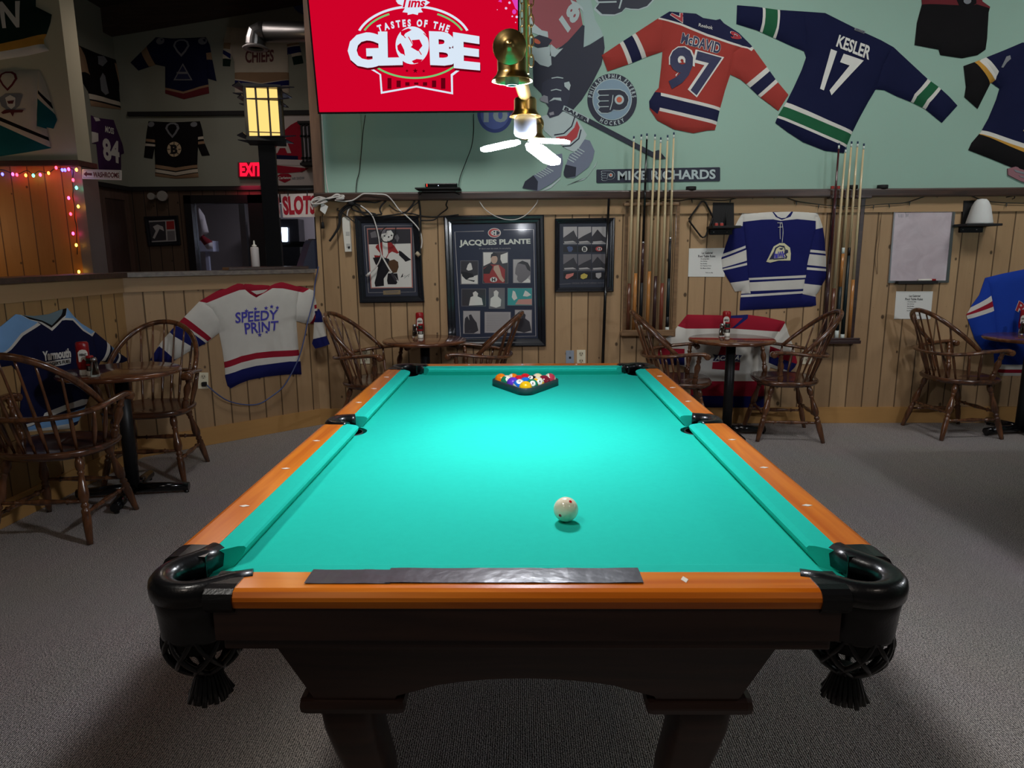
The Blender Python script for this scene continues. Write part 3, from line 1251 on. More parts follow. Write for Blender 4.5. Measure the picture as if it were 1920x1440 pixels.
        MB().lathe([(lr - 0.003, 0.7555), (lr, 0.7555), (lr - 0.004, 0.66), (0.001, 0.655)], (c.x, c.y, 0), None, 24, close=False).build('liner', M_blackmat, po)
        if kind == 'c':
            mb = MB()
            for k in range(9):
                for s in (1, -1):
                    a = 2 * pi * k / 9
                    P = [(c.x + r * cos(a + s * d), c.y + r * sin(a + s * d), z) for r, d, z in ((0.066, 0, 0.700), (0.071, 0.2, 0.676), (0.068, 0.45, 0.652), (0.056, 0.75, 0.630), (0.036, 1.0, 0.612), (0.020, 1.1, 0.600))]
                    mb.tube(catmull(P, 4), 0.0052, 6)
            mb.build('net', M_leather, po)
            mb = MB()
            for k in range(22):
                a = 2 * pi * k / 22
                mb.tube([(c.x + r * cos(a), c.y + r * sin(a), z) for r, z in ((0.016, 0.606), (0.021, 0.592), (0.029, 0.568), (0.034 + 0.003 * (k % 3), 0.548 - 0.002 * (k % 2)))], [0.003, 0.0045, 0.005, 0.005], 6)
            mb.lathe([(0.02, 0.595), (0.024, 0.603), (0.018, 0.610)], (c.x, c.y, 0), None, 16)
            mb.build('tassel', M_leather, po)
    # frame
    MB().box((0, 0, 0.722), (2 * W_ + 0.06, 2 * L_ + 0.06, 0.018)).build('slate', M_blackmat, t)
    for sy in (1, -1):
        mb = MB()
        mb.box((0, sy * (L_ + 0.104), 0.739), (2 * W_ - 0.04, 0.03, 0.064))
        mb.box((0, sy * (L_ + 0.096), 0.697), (2 * W_ - 0.06, 0.03, 0.024), bev=0.004)
        mb.build('apron', M_tablewood, t)
    for sx in (1, -1):
        mb = MB()
        mb.box((sx * (W_ + 0.104), 0, 0.739), (0.03, 2 * L_ - 0.04, 0.064))
        mb.box((sx * (W_ + 0.096), 0, 0.697), (0.03, 2 * L_ - 0.06, 0.024), bev=0.004)
        mb.build('apron', M_tablewood, t)
    mb = MB()
    XT, XB, YT, YB, z1, z0 = 0.468, 0.403, L_ + 0.070, L_ + 0.030, 0.690, 0.530

    def fpt(a, z, sy):
        k = (z1 - z) / (z1 - z0)
        return V((a * (XT + (XB - XT) * k), sy * (YT + (YB - YT) * k), z))
    ar = [(-1, 1), (1, 1), (1, 0), (0.62, 0), (0.60, 0.06), (0.5, 0.14)] + [(0.5 - i * 0.1, 0.14 + 0.20 * sin(pi * i / 10) ** 0.7) for i in range(1, 10)] + [(-0.5, 0.14), (-0.60, 0.06), (-0.62, 0), (-1, 0)]
    for sy in (1, -1):
        mb.prism(ar, lambda a, b, h, sy=sy: fpt(a, z0 + (z1 - z0) * b, sy) - V((0, sy * h, 0)), 0, 0.025)
    for sx in (1, -1):
        P = [fpt(sx, z1, 1), fpt(sx, z1, -1), fpt(sx, z0, -1), fpt(sx, z0, 1)]
        mb.add(P + [p - V((sx * 0.025, 0, 0)) for p in P], [(0, 1, 2, 3), (7, 6, 5, 4), (3, 2, 6, 7), (0, 4, 5, 1)])
    mb.box((0, 0, 0.70), (2 * XT, 2 * YT, 0.02))
    mb.build('cabinet', M_tablewood, t)
    for sx in (1, -1):
        for sy in (1, -1):
            mb = MB()
            lx, ly = sx * 0.336, sy * (L_ - 0.058)
            mb.box((lx - sx * 0.004, ly, 0.515), (0.205, 0.190, 0.032), bev=0.014)
            secs = [(0.000, 0.01, 0.100), (0.02, 0.014, 0.112), (0.07, 0.006, 0.104), (0.14, -0.012, 0.088), (0.22, -0.020, 0.088), (0.31, -0.012, 0.096), (0.38, 0.002, 0.104), (0.44, 0.012, 0.110), (0.48, 0.015, 0.112), (0.501, 0.014, 0.110)]
            n0 = len(mb.v)
            SG = 20
            for z, off, w in secs:
                for k in range(SG):
                    a = 2 * pi * k / SG
                    e = 0.5
                    cx = abs(cos(a)) ** e * (1 if cos(a) >= 0 else -1)
                    cy = abs(sin(a)) ** e * (1 if sin(a) >= 0 else -1)
                    mb.v.append(V((lx + sx * off + cx * w / 2, ly + sy * off + cy * w / 2, z)))
            for i in range(len(secs) - 1):
                for k in range(SG):
                    l = (k + 1) % SG
                    mb.f.append([n0 + i * SG + k, n0 + i * SG + l, n0 + (i + 1) * SG + l, n0 + (i + 1) * SG + k])
                    mb.m.append(0)
                    mb.sm.append(True)
            mb.f.append([n0 + k for k in range(SG)][::-1])
            mb.m.append(0)
            mb.sm.append(False)
            mb.build('leg', M_tablewood, t)
    return t


PT = pool_table('pool table with bright green cloth and orange wood rails in the middle of the room')
PT.location = PTC

# ---- balls in the rack and the cue ball
RB = 0.028575
ZBALL = ZBED + RB + 0.0006


def ball_mat(name, rgb, stripe=False, disc=True, nd=(0, -0.6, 0.8)):
    m, nt, b = new_mat(name)
    tc = node(nt, 'ShaderNodeTexCoord')
    nrm = node(nt, 'ShaderNodeVectorMath', operation='NORMALIZE')
    link(nt, tc.outputs['Object'], nrm.inputs[0])
    out = None
    base = lin(rgb) + (1,)
    cream = lin((236, 226, 200)) + (1,)
    mx = node(nt, 'ShaderNodeMix', data_type='RGBA')
    mx.inputs['A'].default_value = base
    mx.inputs['B'].default_value = cream
    if stripe:
        d = node(nt, 'ShaderNodeVectorMath', operation='DOT_PRODUCT')
        link(nt, nrm.outputs['Vector'], d.inputs[0])
        d.inputs[1].default_value = V((nd[2], 0.25, -nd[1])).normalized()
        link(nt, math_node(nt, 'GREATER_THAN', math_node(nt, 'ABSOLUTE', d.outputs['Value']), 0.5), mx.inputs['Factor'])
    else:
        mx.inputs['Factor'].default_value = 0.0
    out = mx.outputs['Result']
    if disc:
        d2 = node(nt, 'ShaderNodeVectorMath', operation='DOT_PRODUCT')
        link(nt, nrm.outputs['Vector'], d2.inputs[0])
        d2.inputs[1].default_value = V(nd).normalized()
        m2 = node(nt, 'ShaderNodeMix', data_type='RGBA')
        link(nt, math_node(nt, 'GREATER_THAN', d2.outputs['Value'], 0.89), m2.inputs['Factor'])
        link(nt, out, m2.inputs['A'])
        m2.inputs['B'].default_value = lin((240, 238, 230)) + (1,)
        out = m2.outputs['Result']
    link(nt, out, b.inputs['Base Color'])
    b.inputs['Roughness'].default_value = 0.08
    b.inputs['Coat Weight'].default_value = 0.3
    return m


def make_ball(pos, label, rgb, stripe=False, num=None, nd=(0, -0.75, 0.66)):
    m = ball_mat('ball_' + str(len(bpy.data.materials)), rgb, stripe, num is not None, nd)
    o = MB().sphere(pos, RB, seg=32, ring=20).build('pool_ball', m, origin=pos)
    tag(o, label, 'ball', 'balls racked in the triangle')
    if num:
        N = V(nd).normalized()
        U = V((0, 0, 1)).cross(N).normalized()
        if U.length < 0.1:
            U = V((1, 0, 0))
        Wv = N.cross(U)
        vs_, fs_, asp = glyphs(num, 0.03)
        hh = 0.010
        P = []
        for s, q in vs_:
            a, b = (s - 0.5) * hh * min(asp, 1.3), (q - 0.5) * hh
            P.append(V(pos) + (N * RB + U * a + Wv * b).normalized() * (RB + 0.0003))
        MB().add(P, fs_).build('number', M_ink, o)
    return o


apex = on_z(985.5, 726.5, ZBALL)
dR = 2 * RB + 0.0004
YEL, BLU, RED, PUR, ORA, GRN, MAR, BLK = (245, 185, 20), (30, 110, 210), (205, 30, 50), (100, 50, 190), (245, 130, 20), (30, 130, 90), (130, 30, 50), (20, 20, 22)
rows = [[('yellow solid ball at the near point of the triangle', YEL, False, None)],
        [('blue striped ball with a number disc, second row left behind the yellow ball', BLU, True, '10'), ('green ball with a number disc, second row right behind the yellow ball', GRN, False, '6')],
        [('purple solid ball at the left of the third row', PUR, False, None), ('blue solid ball in the centre of the third row', BLU, False, None), ('yellow striped ball with a number disc at the right of the third row', YEL, True, '9')],
        [('green striped ball with a number disc at the left of the fourth row', GRN, True, '14'), ('crimson solid ball left of the black ball', RED, False, None), ('black ball with a white number disc', BLK, False, '8'), ('maroon solid ball at the right of the fourth row', MAR, False, None)],
        [('orange solid ball in the left back corner of the triangle', ORA, False, None), ('orange striped ball in the back row beside the orange solid ball', ORA, True, None), ('red solid ball in the middle of the back row', (215, 30, 40), False, None), ('cream ball with a pale stripe in the back row right of the red ball', (240, 222, 170), True, None), ('cream and maroon ball in the right back corner of the triangle', (190, 60, 80), True, None)]]
NDS = {'10': (0.02, -0.62, 0.78), '6': (0.1, -0.85, 0.5), '9': (0.25, -0.85, 0.42), '14': (0.3, -0.8, 0.5), '8': (-0.25, -0.6, 0.75)}
for r, row in enumerate(rows):
    for k, (lb, rgb, st, num) in enumerate(row):
        p = apex + V(((k - r / 2) * dR, r * dR * sqrt(3) / 2, 0))
        make_ball(tuple(p), lb, rgb, st, num, NDS.get(num, (0.3, 0.3, 0.9) if st else (0, -0.75, 0.66)))
# triangle rack
tri = []
inr = 0.0
cen = apex + V((0, dR * sqrt(3) / 2 * 8 / 3, 0))
hR = dR * 2 * sqrt(3) / 3 * 2     # centroid to corner ball
for k, a in enumerate((-pi / 2, pi / 6, 5 * pi / 6)):
    cc = V((cen.x + hR * cos(a), cen.y + hR * sin(a)))
    for i in range(9):
        b = a - pi / 3 + 2 * pi / 3 * i / 8
        tri.append((cc.x + (RB + 0.0055) * cos(b), cc.y + (RB + 0.0055) * sin(b)))


def ring_wall(path, prof, name, m, parent=None, origin=None):
    mb = MB()
    n = len(path)
    m_ = len(prof)
    for i in range(n):
        a, b = V(path[(i - 1) % n]), V(path[(i + 1) % n])
        d = (b - a).normalized()
        nn = V((d.y, -d.x))
        for o_, z in prof:
            p = V(path[i]) + nn * o_
            mb.v.append(V((p.x, p.y, z)))
    for i in range(n):
        j = (i + 1) % n
        for k in range(m_):
            l = (k + 1) % m_
            mb.f.append([i * m_ + k, j * m_ + k, j * m_ + l, i * m_ + l])
            mb.m.append(0)
            mb.sm.append(True)
    return mb.build(name, m, parent, origin)


M_rack = mat('dark_green_plastic', (40, 62, 64), 0.45)
tag(ring_wall(tri, [(-0.004, ZBED + 0.0012), (-0.005, ZBED + 0.029), (-0.003, ZBED + 0.032), (0.003, ZBED + 0.032), (0.006, ZBED + 0.029), (0.006, ZBED + 0.0012)], 'ball_rack', M_rack),
    'dark plastic triangle rack around the balls at the far end of the table', 'ball rack')
# cue ball
pc = on_z(1061, 955, ZBALL)
cb = MB().sphere(pc, RB, seg=40, ring=24).build('cue_ball', mat('cue_ball_cream', (238, 226, 200), 0.07, coat=0.4), origin=pc)
tag(cb, 'cream cue ball with red dots alone on the green cloth', 'ball')
tc_ = (CAM - pc).normalized()
rt_ = V((0, 0, 1)).cross(tc_).normalized()
up_ = tc_.cross(rt_)
for a, b in ((0.36, 0.62), (-0.45, -0.50), (-0.8, 0.9), (0.2, -1.6)):
    N = (rt_ * a + up_ * b + tc_ * sqrt(max(0, 1 - a * a - b * b))).normalized() if a * a + b * b < 1 else (rt_ * a + up_ * b - tc_ * 0.4).normalized()
    U = N.orthogonal().normalized()
    Wv = N.cross(U)
    P = [pc + N * (RB + 0.0004)] + [pc + (N + (U * cos(k * pi / 8) + Wv * sin(k * pi / 8)) * 0.13).normalized() * (RB + 0.0003) for k in range(16)]
    MB().add(P, [(0, 1 + k, 1 + (k + 1) % 16) for k in range(16)], smooth=True).build('dot', mat('cue_ball_red', (190, 30, 34), 0.1), cb)

# ---- billiard lamp over the table
M_led = emis('led_white', (236, 242, 255), LED)
M_ledbody = mat('led_body_grey', (84, 88, 98), 0.4)


def billiard_lamp(label):
    t = thing('billiard_lamp', label, 'lamp', (0, 0, 0))
    zb = 1.862
    # local origin under the lamp's middle (over the table centre)
    mb = MB().tube([(0, y, zb) for y in (-0.60, -0.2, 0.25, 0.62)], 0.020, 14)
    mb.build('bar', M_brass, t)
    for s in (-1, 1):
        mb = MB().lathe([(0.020, 0.0), (0.036, 0.004), (0.040, 0.010), (0.038, 0.015), (0.028, 0.019), (0.025, 0.024), (0.015, 0.028), (0.010, 0.034), (0.006, 0.038), (0.0, 0.040)], (0, s * 0.60, zb), (0, s, 0), 28)
        mb.build('finial', M_brass, t)
    for y in (-0.545, 0.0, 0.56):
        mb = MB().lathe([(0.012, 0.012), (0.033, 0.010), (0.036, 0.004), (0.036, -0.024), (0.039, -0.032), (0.050, -0.0435), (0.051, -0.046), (0.048, -0.045), (0.037, -0.034), (0.033, -0.024), (0.025, -0.01)], (0, y, zb - 0.016), None, 28, close=False)
        so = mb.build('socket_cup', M_brass, t)
        mb = MB().lathe([(0.017, -0.01), (0.017, -0.052), (0.0155, -0.056), (0.012, -0.056), (0.012, -0.01)] if y != 0 else [(0.016, -0.01), (0.016, -0.04), (0.0, -0.04)], (0, y, zb - 0.016), None, 20)
        mb.build('socket', mat('socket_white', (150, 190, 190), 0.4), so)
    for y in (-0.32, 0.34):
        mb = MB()
        zz = zb + 0.02
        i = 0
        while zz < 4.6:
            R = Matrix.Rotation(pi / 2 * (i % 2), 3, 'Z')
            P = [V((0.036 if y < 0 else -0.03, y, zz + 0.014)) + R @ V((0.007 * cos(a), 0, 0.016 * sin(a))) for a in [2 * pi * k / 10 for k in range(10)]]
            mb.tube(P, 0.0017, 5, closed=True)
            zz += 0.025
            i += 1
        mb.build('chain', M_brass, t)
    MB().tube([(0.022, -0.32, zb), (0.024, -0.32, 4.6)], 0.008, 10).build('hanger_rod', M_brass, t)
    # folding LED bulb screwed into the middle socket
    z0 = zb - 0.016 - 0.038
    lb = MB().lathe([(0.02, 0.0), (0.030, -0.006), (0.036, -0.016), (0.037, -0.058), (0.033, -0.066), (0.012, -0.074), (0.0, -0.076)], (0, 0, z0), None, 24).build('led_bulb', M_ledbody, t)
    zh = z0 - 0.080
    for ang, tilt in ((173, 10), (-22, 5), (42, 27)):
        a, ti = radians(ang), radians(tilt)
        d = V((cos(a) * cos(ti), sin(a) * cos(ti), -sin(ti)))
        sd = V((-sin(a), cos(a), 0))
        n = sd.cross(d).normalized()
        out = [(0.020, -0.020), (0.045, -0.041), (0.128, -0.041), (0.147, -0.022), (0.147, 0.022), (0.128, 0.041), (0.045, 0.041), (0.020, 0.020)]
        c = V((0, 0, zh))
        mb = MB().prism(out, lambda p, q, h: c + d * p + sd * q + n * h, -0.004, 0.004)
        mb.build('led_panel', M_led, lb)
    bl = add_light('bulb_light', 'POINT', (0, 0, zh - 0.03), 41, (0.93, 0.96, 1.0), 0.06)
    bl.parent = t
    return t


LP = billiard_lamp('brass hanging billiard lamp with a folding white LED bulb over the green table')
LP.location = (0.014, -1.045, 0)
LP.rotation_euler = (0.035, 0, -0.065)

# ================================================================== WINDSOR CHAIRS
def leg_profile(L):
    T = [(0, .011), (.03, .015), (.07, .020), (.12, .0215), (.165, .017), (.175, .0125), (.19, .016), (.205, .0165), (.22, .0125), (.30, .0165), (.40, .0235), (.46, .0245), (.51, .0195), (.535, .0125), (.555, .0185), (.575, .0195), (.595, .0135), (.615, .0195), (.64, .0205), (.66, .0185), (.70, .0205), (.78, .020), (.90, .0165), (1.0, .0145)]
    return [(r, t * L) for t, r in T]


def windsor():
    t = thing('windsor_chair', 'x', 'chair', (0, 0, 0), 'windsor armchairs at the bar tables')
    # saddle seat
    mb = MB()
    outl = []
    N = 44
    for k in range(N):
        a = 2 * pi * k / N
        x = 0.262 * (abs(cos(a)) ** 0.75) * (1 if cos(a) >= 0 else -1)
        y = 0.232 * (abs(sin(a)) ** (0.62 if sin(a) > 0 else 0.9)) * (1 if sin(a) >= 0 else -1)
        x *= 1.0 - 0.06 * max(0, -y / 0.232)
        outl.append((x, y))
    rings = [(0.30, 0.448, -0.012), (0.62, 0.449, -0.013), (0.86, 0.4505, -0.004), (0.96, 0.450, 0), (1.0, 0.440, 0), (0.985, 0.424, 0), (0.90, 0.408, 0), (0.5, 0.406, 0)]
    mb.v.append(V((0, 0, 0.436)))
    for s, z, dz in rings:
        for x, y in outl:
            bump = 0.010 * exp(-(x / 0.05) ** 2) * max(0, y / 0.23) if dz else 0
            mb.v.append(V((x * s, y * s, z + dz + bump)))
    for k in range(N):
        mb.f.append([0, 1 + k, 1 + (k + 1) % N])
        mb.m.append(0)
        mb.sm.append(True)
    for i in range(len(rings) - 1):
        for k in range(N):
            l = (k + 1) % N
            mb.f.append([1 + i * N + k, 1 + (i + 1) * N + k, 1 + (i + 1) * N + l, 1 + i * N + l])
            mb.m.append(0)
            mb.sm.append(True)
    mb.f.append([1 + (len(rings) - 1) * N + k for k in range(N)])
    mb.m.append(0)
    mb.sm.append(False)
    mb.build('seat', M_seat, t)
    feet = {}
    for sx in (1, -1):
        for sy in (1, -1):
            a = V((sx * 0.165, sy * 0.125 - 0.005, 0.415))
            b = V((sx * 0.232, sy * 0.222 + (0.0 if sy > 0 else -0.02), 0.0))
            d = b - a
            mb = MB().lathe(leg_profile(d.length), a, d, 16)
            mb.build('leg', M_chair, t)
            feet[sx, sy] = (a, d)
    for p, q, z in (((1, 1), (-1, 1), 0.20), ((1, -1), (-1, -1), 0.20), ((1, 1), (1, -1), 0.145), ((-1, 1), (-1, -1), 0.145)):
        A = feet[p][0] + feet[p][1] * ((0.415 - z) / 0.415)
        B = feet[q][0] + feet[q][1] * ((0.415 - z) / 0.415)
        rs = [.0085, .009, .0095, .0155, .0095, .0105, .014, .0165, .014, .0105, .0095, .0155, .0095, .009, .0085]
        ts = [0, .1, .185, .2, .215, .3, .42, .5, .58, .7, .785, .8, .815, .9, 1]
        MB().tube([A.lerp(B, u) for u in ts], rs, 12).build('stretcher', M_chair, t)
    # bent arm rail
    ctrl = [(-0.285, 0.150, 0.662), (-0.290, 0.10, 0.668), (-0.286, 0.0, 0.660), (-0.270, -0.10, 0.648), (-0.225, -0.195, 0.636), (-0.13, -0.252, 0.630), (0, -0.268, 0.628)]
    ctrl = ctrl + [(-x, y, z) for x, y, z in ctrl[:-1][::-1]]
    P = catmull(ctrl, 6)
    n = len(P)
    rr = []
    for i in range(n):
        e = min(i, n - 1 - i) / (n - 1)
        rr.append(0.024 + 0.010 * exp(-(e / 0.05) ** 2) if e > 0.0 else 0.026)
    mb = MB().tube(P, rr, 14, flat=(1.0, 0.55))
    for s in (-1, 1):
        mb.lathe([(0.0, -0.031), (0.016, -0.031), (0.022, -0.026), (0.022, 0.026), (0.016, 0.031), (0.0, 0.031)], (s * 0.284, 0.158, 0.652), (1, 0, 0), 18)
    mb.build('arm_rail', M_chair, t)
    # bow
    HB = []
    for i in range(25):
        a = pi * i / 24
        x = -0.262 * cos(a)
        h = sin(a) ** 0.85
        x *= 1.0
        HB.append(V((x, -0.045 - 0.315 * h, 0.655 + 0.285 * h)))
    MB().tube(HB, [0.0165 if 1 < i < 23 else 0.015 for i in range(25)], 12).build('bow', M_chair, t)

    def bow_at(x):
        for i in range(24):
            if HB[i].x <= x <= HB[i + 1].x:
                u = (x - HB[i].x) / (HB[i + 1].x - HB[i].x)
                return HB[i].lerp(HB[i + 1], u)
    for k in range(7):
        u = (k - 3) / 3
        bx = 0.165 * u
        B = V((bx, -0.185 + 0.050 * u * u, 0.442))
        T = bow_at(0.205 * u)
        Q = [B.lerp(T, s) for s in (0, .12, .3, .42, .6, .8, 1)]
        MB().tube(Q, [.006, .0075, .0105, .0085, .0065, .006, .0055], 10).build('spindle', M_chair, t)
    for sx in (1, -1):
        for bx, by, tx, ty, tz in ((0.222, -0.085, 0.262, -0.125, 0.640), (0.232, -0.015, 0.278, -0.045, 0.648)):
            MB().tube([V((sx * bx, by, 0.442)).lerp(V((sx * tx, ty, tz)), s) for s in (0, .2, .5, .75, 1)], [.0065, .009, .0125, .009, .007], 10).build('spindle', M_chair, t)
        a, b = V((sx * 0.226, 0.085, 0.440)), V((sx * 0.284, 0.108, 0.664))
        d = b - a
        T = [(0, .013), (.06, .018), (.16, .0205), (.22, .0185), (.25, .0125), (.27, .017), (.30, .0175), (.32, .0125), (.40, .0155), (.52, .0215), (.60, .0215), (.70, .0135), (.73, .0125), (.76, .017), (.79, .0175), (.82, .0125), (.90, .0155), (1, .011)]
        MB().lathe([(r, u * d.length) for u, r in T], a, d, 16).build('arm_post', M_chair, t)
    return t


ch0 = windsor()
CH = [  # x, y, turn (0 = facing away from the camera), label
    (-2.34, -0.13, 4, 'windsor armchair nearest the camera at the left table, its bowed back turned to us'),
    (-2.325, 0.72, 188, 'windsor armchair against the half wall on the far side of the left table'),
    (-1.10, 1.62, -100, 'windsor armchair left of the round table under the goalie picture'),
    (-0.36, 1.66, 88, 'windsor armchair in front of the big framed poster of black and white photos'),
    (1.17, 1.62, -97, 'windsor armchair in front of the left cue rack'),
    (1.97, 1.665, 84, 'windsor armchair below the right cue rack facing the middle right table'),
    (3.30, 1.72, -86, 'windsor armchair below the whiteboard and paper notice'),
    (4.22, 1.64, 92, 'windsor armchair cut off by the right edge of the picture'),
]
for i, (x, y, a, lb) in enumerate(CH):
    if i == 0:
        ch = ch0
        ch.location = (x, y, 0)
        ch.rotation_euler = (0, 0, radians(a))
        ch['label'] = lb
    else:
        ch = dup(ch0, (x, y, 0), radians(a), lb)


# ================================================================== ROUND TABLES
def round_table():
    t = thing('round_table', 'x', 'table', (0, 0, 0), 'round pedestal bar tables')
    MB().lathe([(0.0, 0.712), (0.29, 0.712), (0.308, 0.716), (0.315, 0.726), (0.312, 0.736), (0.303, 0.740), (0.0, 0.740)], seg=56).build('tabletop', M_top, t)
    MB().lathe([(0.10, 0.700), (0.10, 0.711), (0.0, 0.711)], seg=24).lathe([(0.036, 0.03), (0.036, 0.70)], seg=24).build('post', M_black, t)
    for k in range(4):
        a = pi / 2 * k
        P = [(0.03 * cos(a), 0.03 * sin(a), 0.045), (0.15 * cos(a), 0.15 * sin(a), 0.042), (0.30 * cos(a), 0.30 * sin(a), 0.034)]
        MB().tube(P, [0.03, 0.028, 0.026], 12).lathe([(0.014, 0), (0.014, 0.012)], (0.285 * cos(a), 0.285 * sin(a), 0.0), seg=12).build('foot', M_blackgloss, t)
    return t


rt0 = round_table()
RT = [(-2.26, 0.33, 12, 'round table at the left half wall between two armchairs'),
      (-0.735, 1.69, 20, 'round table below the goalie picture at the back wall'),
      (1.56, 1.665, 5, 'round table with a reddish sheen in front of the red and white jersey'),
      (3.78, 1.665, 10, 'round table at the right edge of the picture in front of the royal blue jersey')]
for i, (x, y, a, lb) in enumerate(RT):
    if i == 0:
        rt0.location = (x, y, 0)
        rt0.rotation_euler = (0, 0, radians(a))
        rt0['label'] = lb
    else:
        dup(rt0, (x, y, 0), radians(a), lb)


# ---- condiments
def ketchup():
    t = thing('ketchup_bottle', 'x', 'bottle', (0, 0, 0), 'ketchup bottles on the tables')
    mb = MB().lathe([(0.026, 0.030), (0.031, 0.045), (0.034, 0.075), (0.030, 0.115), (0.0315, 0.150), (0.031, 0.172), (0.024, 0.180), (0.0, 0.181)], seg=24)
    for i in range(len(mb.v)):
        mb.v[i].y *= 0.72
    mb.build('body', M_red, t)
    MB().lathe([(0.026, 0.0), (0.027, 0.004), (0.025, 0.03), (0.0, 0.03)], seg=24).build('cap', M_white, t)
    lp = [(-0.022, 0.075), (0.022, 0.075), (0.022, 0.125), (0.014, 0.137), (0, 0.141), (-0.014, 0.137), (-0.022, 0.125)]
    lo = MB().prism(lp, lambda a, b, h: V((a, -0.0262 + 8 * a * a - h, b)), 0, 0.001).build('paper_label', M_white, t)
    vs_, fs_, _ = glyphs('HEINZ', 0.03)
    MB().add([V(((s - 0.5) * 0.034, -0.0276 + 8 * ((s - 0.5) * 0.034) ** 2, 0.106 + q * 0.013)) for s, q in vs_], fs_).build('lettering', M_ink, lo)
    return t


def spice():
    t = thing('spice_shaker', 'x', 'shaker', (0, 0, 0), 'spice shakers with red lids')
    MB().lathe([(0.0, 0.0), (0.019, 0.0), (0.020, 0.003), (0.020, 0.030), (0.0, 0.030)], seg=22).build('base', M_white, t)
    lb = MB().lathe([(0.0201, 0.030), (0.0201, 0.074), (0.017, 0.078), (0.0, 0.078)], seg=22).build('body', M_blackmat, t)
    MB().lathe([(0.0205, 0.058), (0.0205, 0.068)], seg=22, close=False).build('red_band', M_red, lb)
    mb = MB()
    for z in (0.036, 0.043, 0.050):
        mb.add([V((0.0206 * sin(a), -0.0206 * cos(a), z + dz)) for dz in (0, 0.003) for a in [-0.6 + 0.15 * k for k in range(9)]], [(k, k + 1, k + 10, k + 9) for k in range(8)])
    mb.build('small_print', M_white, lb)
    MB().lathe([(0.0175, 0.078), (0.0185, 0.080), (0.0185, 0.097), (0.0, 0.097)], seg=22).build('collar', mat('dark_green_lid', (16, 40, 30), 0.4), t)
    MB().lathe([(0.0185, 0.097), (0.0185, 0.106), (0.016, 0.110), (0.0, 0.111)], seg=22).build('lid', M_red, t)
    return t


def salt():
    t = thing('salt_shaker', 'x', 'shaker', (0, 0, 0), 'clear glass salt shakers')
    MB().lathe([(0.0, 0.0), (0.022, 0.0), (0.024, 0.004), (0.021, 0.03), (0.016, 0.075), (0.0155, 0.085), (0.013, 0.085), (0.013, 0.012), (0.0, 0.010)], seg=20).build('glass_body', M_glassy, t)
    MB().lathe([(0.0165, 0.082), (0.0165, 0.094), (0.012, 0.102), (0.0, 0.104)], seg=20).build('cap', M_steel, t)
    MB().lathe([(0.0, 0.012), (0.0125, 0.012), (0.0125, 0.045), (0.0, 0.047)], seg=16).build('salt', M_white, t)
    return t


PLACES = [('left table', (160, 703, 172, 705, 179, 706)), ('table below the goalie picture', (785, 626, 789, 634, 778, 633)), ('table before the red and white jersey', (1356, 623, 1363, 631, 1353, 632)), ('table at the right edge', (1911, 622, None, None, 1916, 628))]
protos = {}
for (where, (a, b, c, d, e, f)), (tx, ty, _r, _l) in zip(PLACES, RT):
    for key, fn, u, v, nm in (('k', ketchup, a, b, 'red ketchup bottle with a white cap on the %s'), ('p', spice, c, d, 'small red lidded spice shaker on the %s'), ('s', salt, e, f, 'glass salt shaker on the %s')):
        if u is None:
            continue
        p = on_z(u, v, 0.7402)
        dd = V((p.x - tx, p.y - ty, 0))
        if dd.length > 0.27:
            dd = dd.normalized() * 0.27
        p = V((tx, ty, 0.7402)) + dd
        rz = atan2(CAM.y - p.y, CAM.x - p.x) + pi / 2
        if key not in protos:
            protos[key] = fn()
            protos[key].location = p
            protos[key].rotation_euler = (0, 0, rz)
            protos[key]['label'] = nm % where
        else:
            dup(protos[key], p, rz, nm % where)

# ================================================================== JERSEYS ON THE WALLS
J_white = knit('white', (208, 205, 198))
J_cream = knit('cream', (196, 186, 170))
J_navy = knit('navy', (28, 32, 92))
J_dnavy = knit('dark_navy', (22, 26, 58))
J_red = knit('red', (150, 30, 48))
J_orange = knit('orange_red', (158, 60, 54))
J_onavy = knit('ink_navy', (34, 36, 66))
J_royal = knit('royal', (30, 62, 160))
J_sky = knit('sky', (124, 168, 216))
J_green = knit('green', (36, 92, 62))
J_black = knit('black', (22, 20, 22))
J_gold = knit('gold', (190, 140, 60))
J_tan = knit('tan', (150, 122, 96))
J_purple = knit('purple', (66, 38, 78))
J_teal = knit('teal', (14, 84, 92))
J_maroon = knit('maroon', (106, 40, 46))
J_dgreen = knit('dark_green', (24, 44, 38))
T_white = mat('print_white', (214, 212, 206), 0.6)
T_navy = mat('print_navy', (30, 34, 74), 0.6)
T_red = mat('print_red', (160, 34, 46), 0.6)
T_blue = mat('print_violet_blue', (66, 62, 170), 0.6)
T_black = mat('print_black', (24, 22, 26), 0.6)
T_grey = mat('print_grey', (120, 122, 128), 0.6)
T_maroon = mat('print_maroon', (92, 30, 34), 0.6)

F_ = lambda P: cr(960, 0, 0.24309, P)
G_ = lambda P: cr(1360, 0, 0.29167, P)
A_ = lambda P: cr(0, 0, 0.25, P)
B_ = lambda P: cr(400, 0, 1 / 6, P)
K_ = lambda P: cr(1270, 340, 0.22222, P)
Q_ = lambda P: cr(1160, 560, 0.22917, P)
O_ = lambda P: cr(300, 500, 0.20833, P)
M_ = lambda P: cr(0, 560, 0.20833, P)
L4 = lambda P: cr(1600, 340, 0.22222, P)
C_ = lambda P: cr(400, 220, 0.20833, P)
H_ = lambda P: cr(580, 320, 0.19444, P)
I_ = lambda P: cr(820, 380, 0.20833, P)
J_ = lambda P: cr(1140, 230, 0.29851, P)
D_ = lambda P: cr(0, 300, 0.20833, P)
E_ = lambda P: cr(560, 0, 0.26042, P)

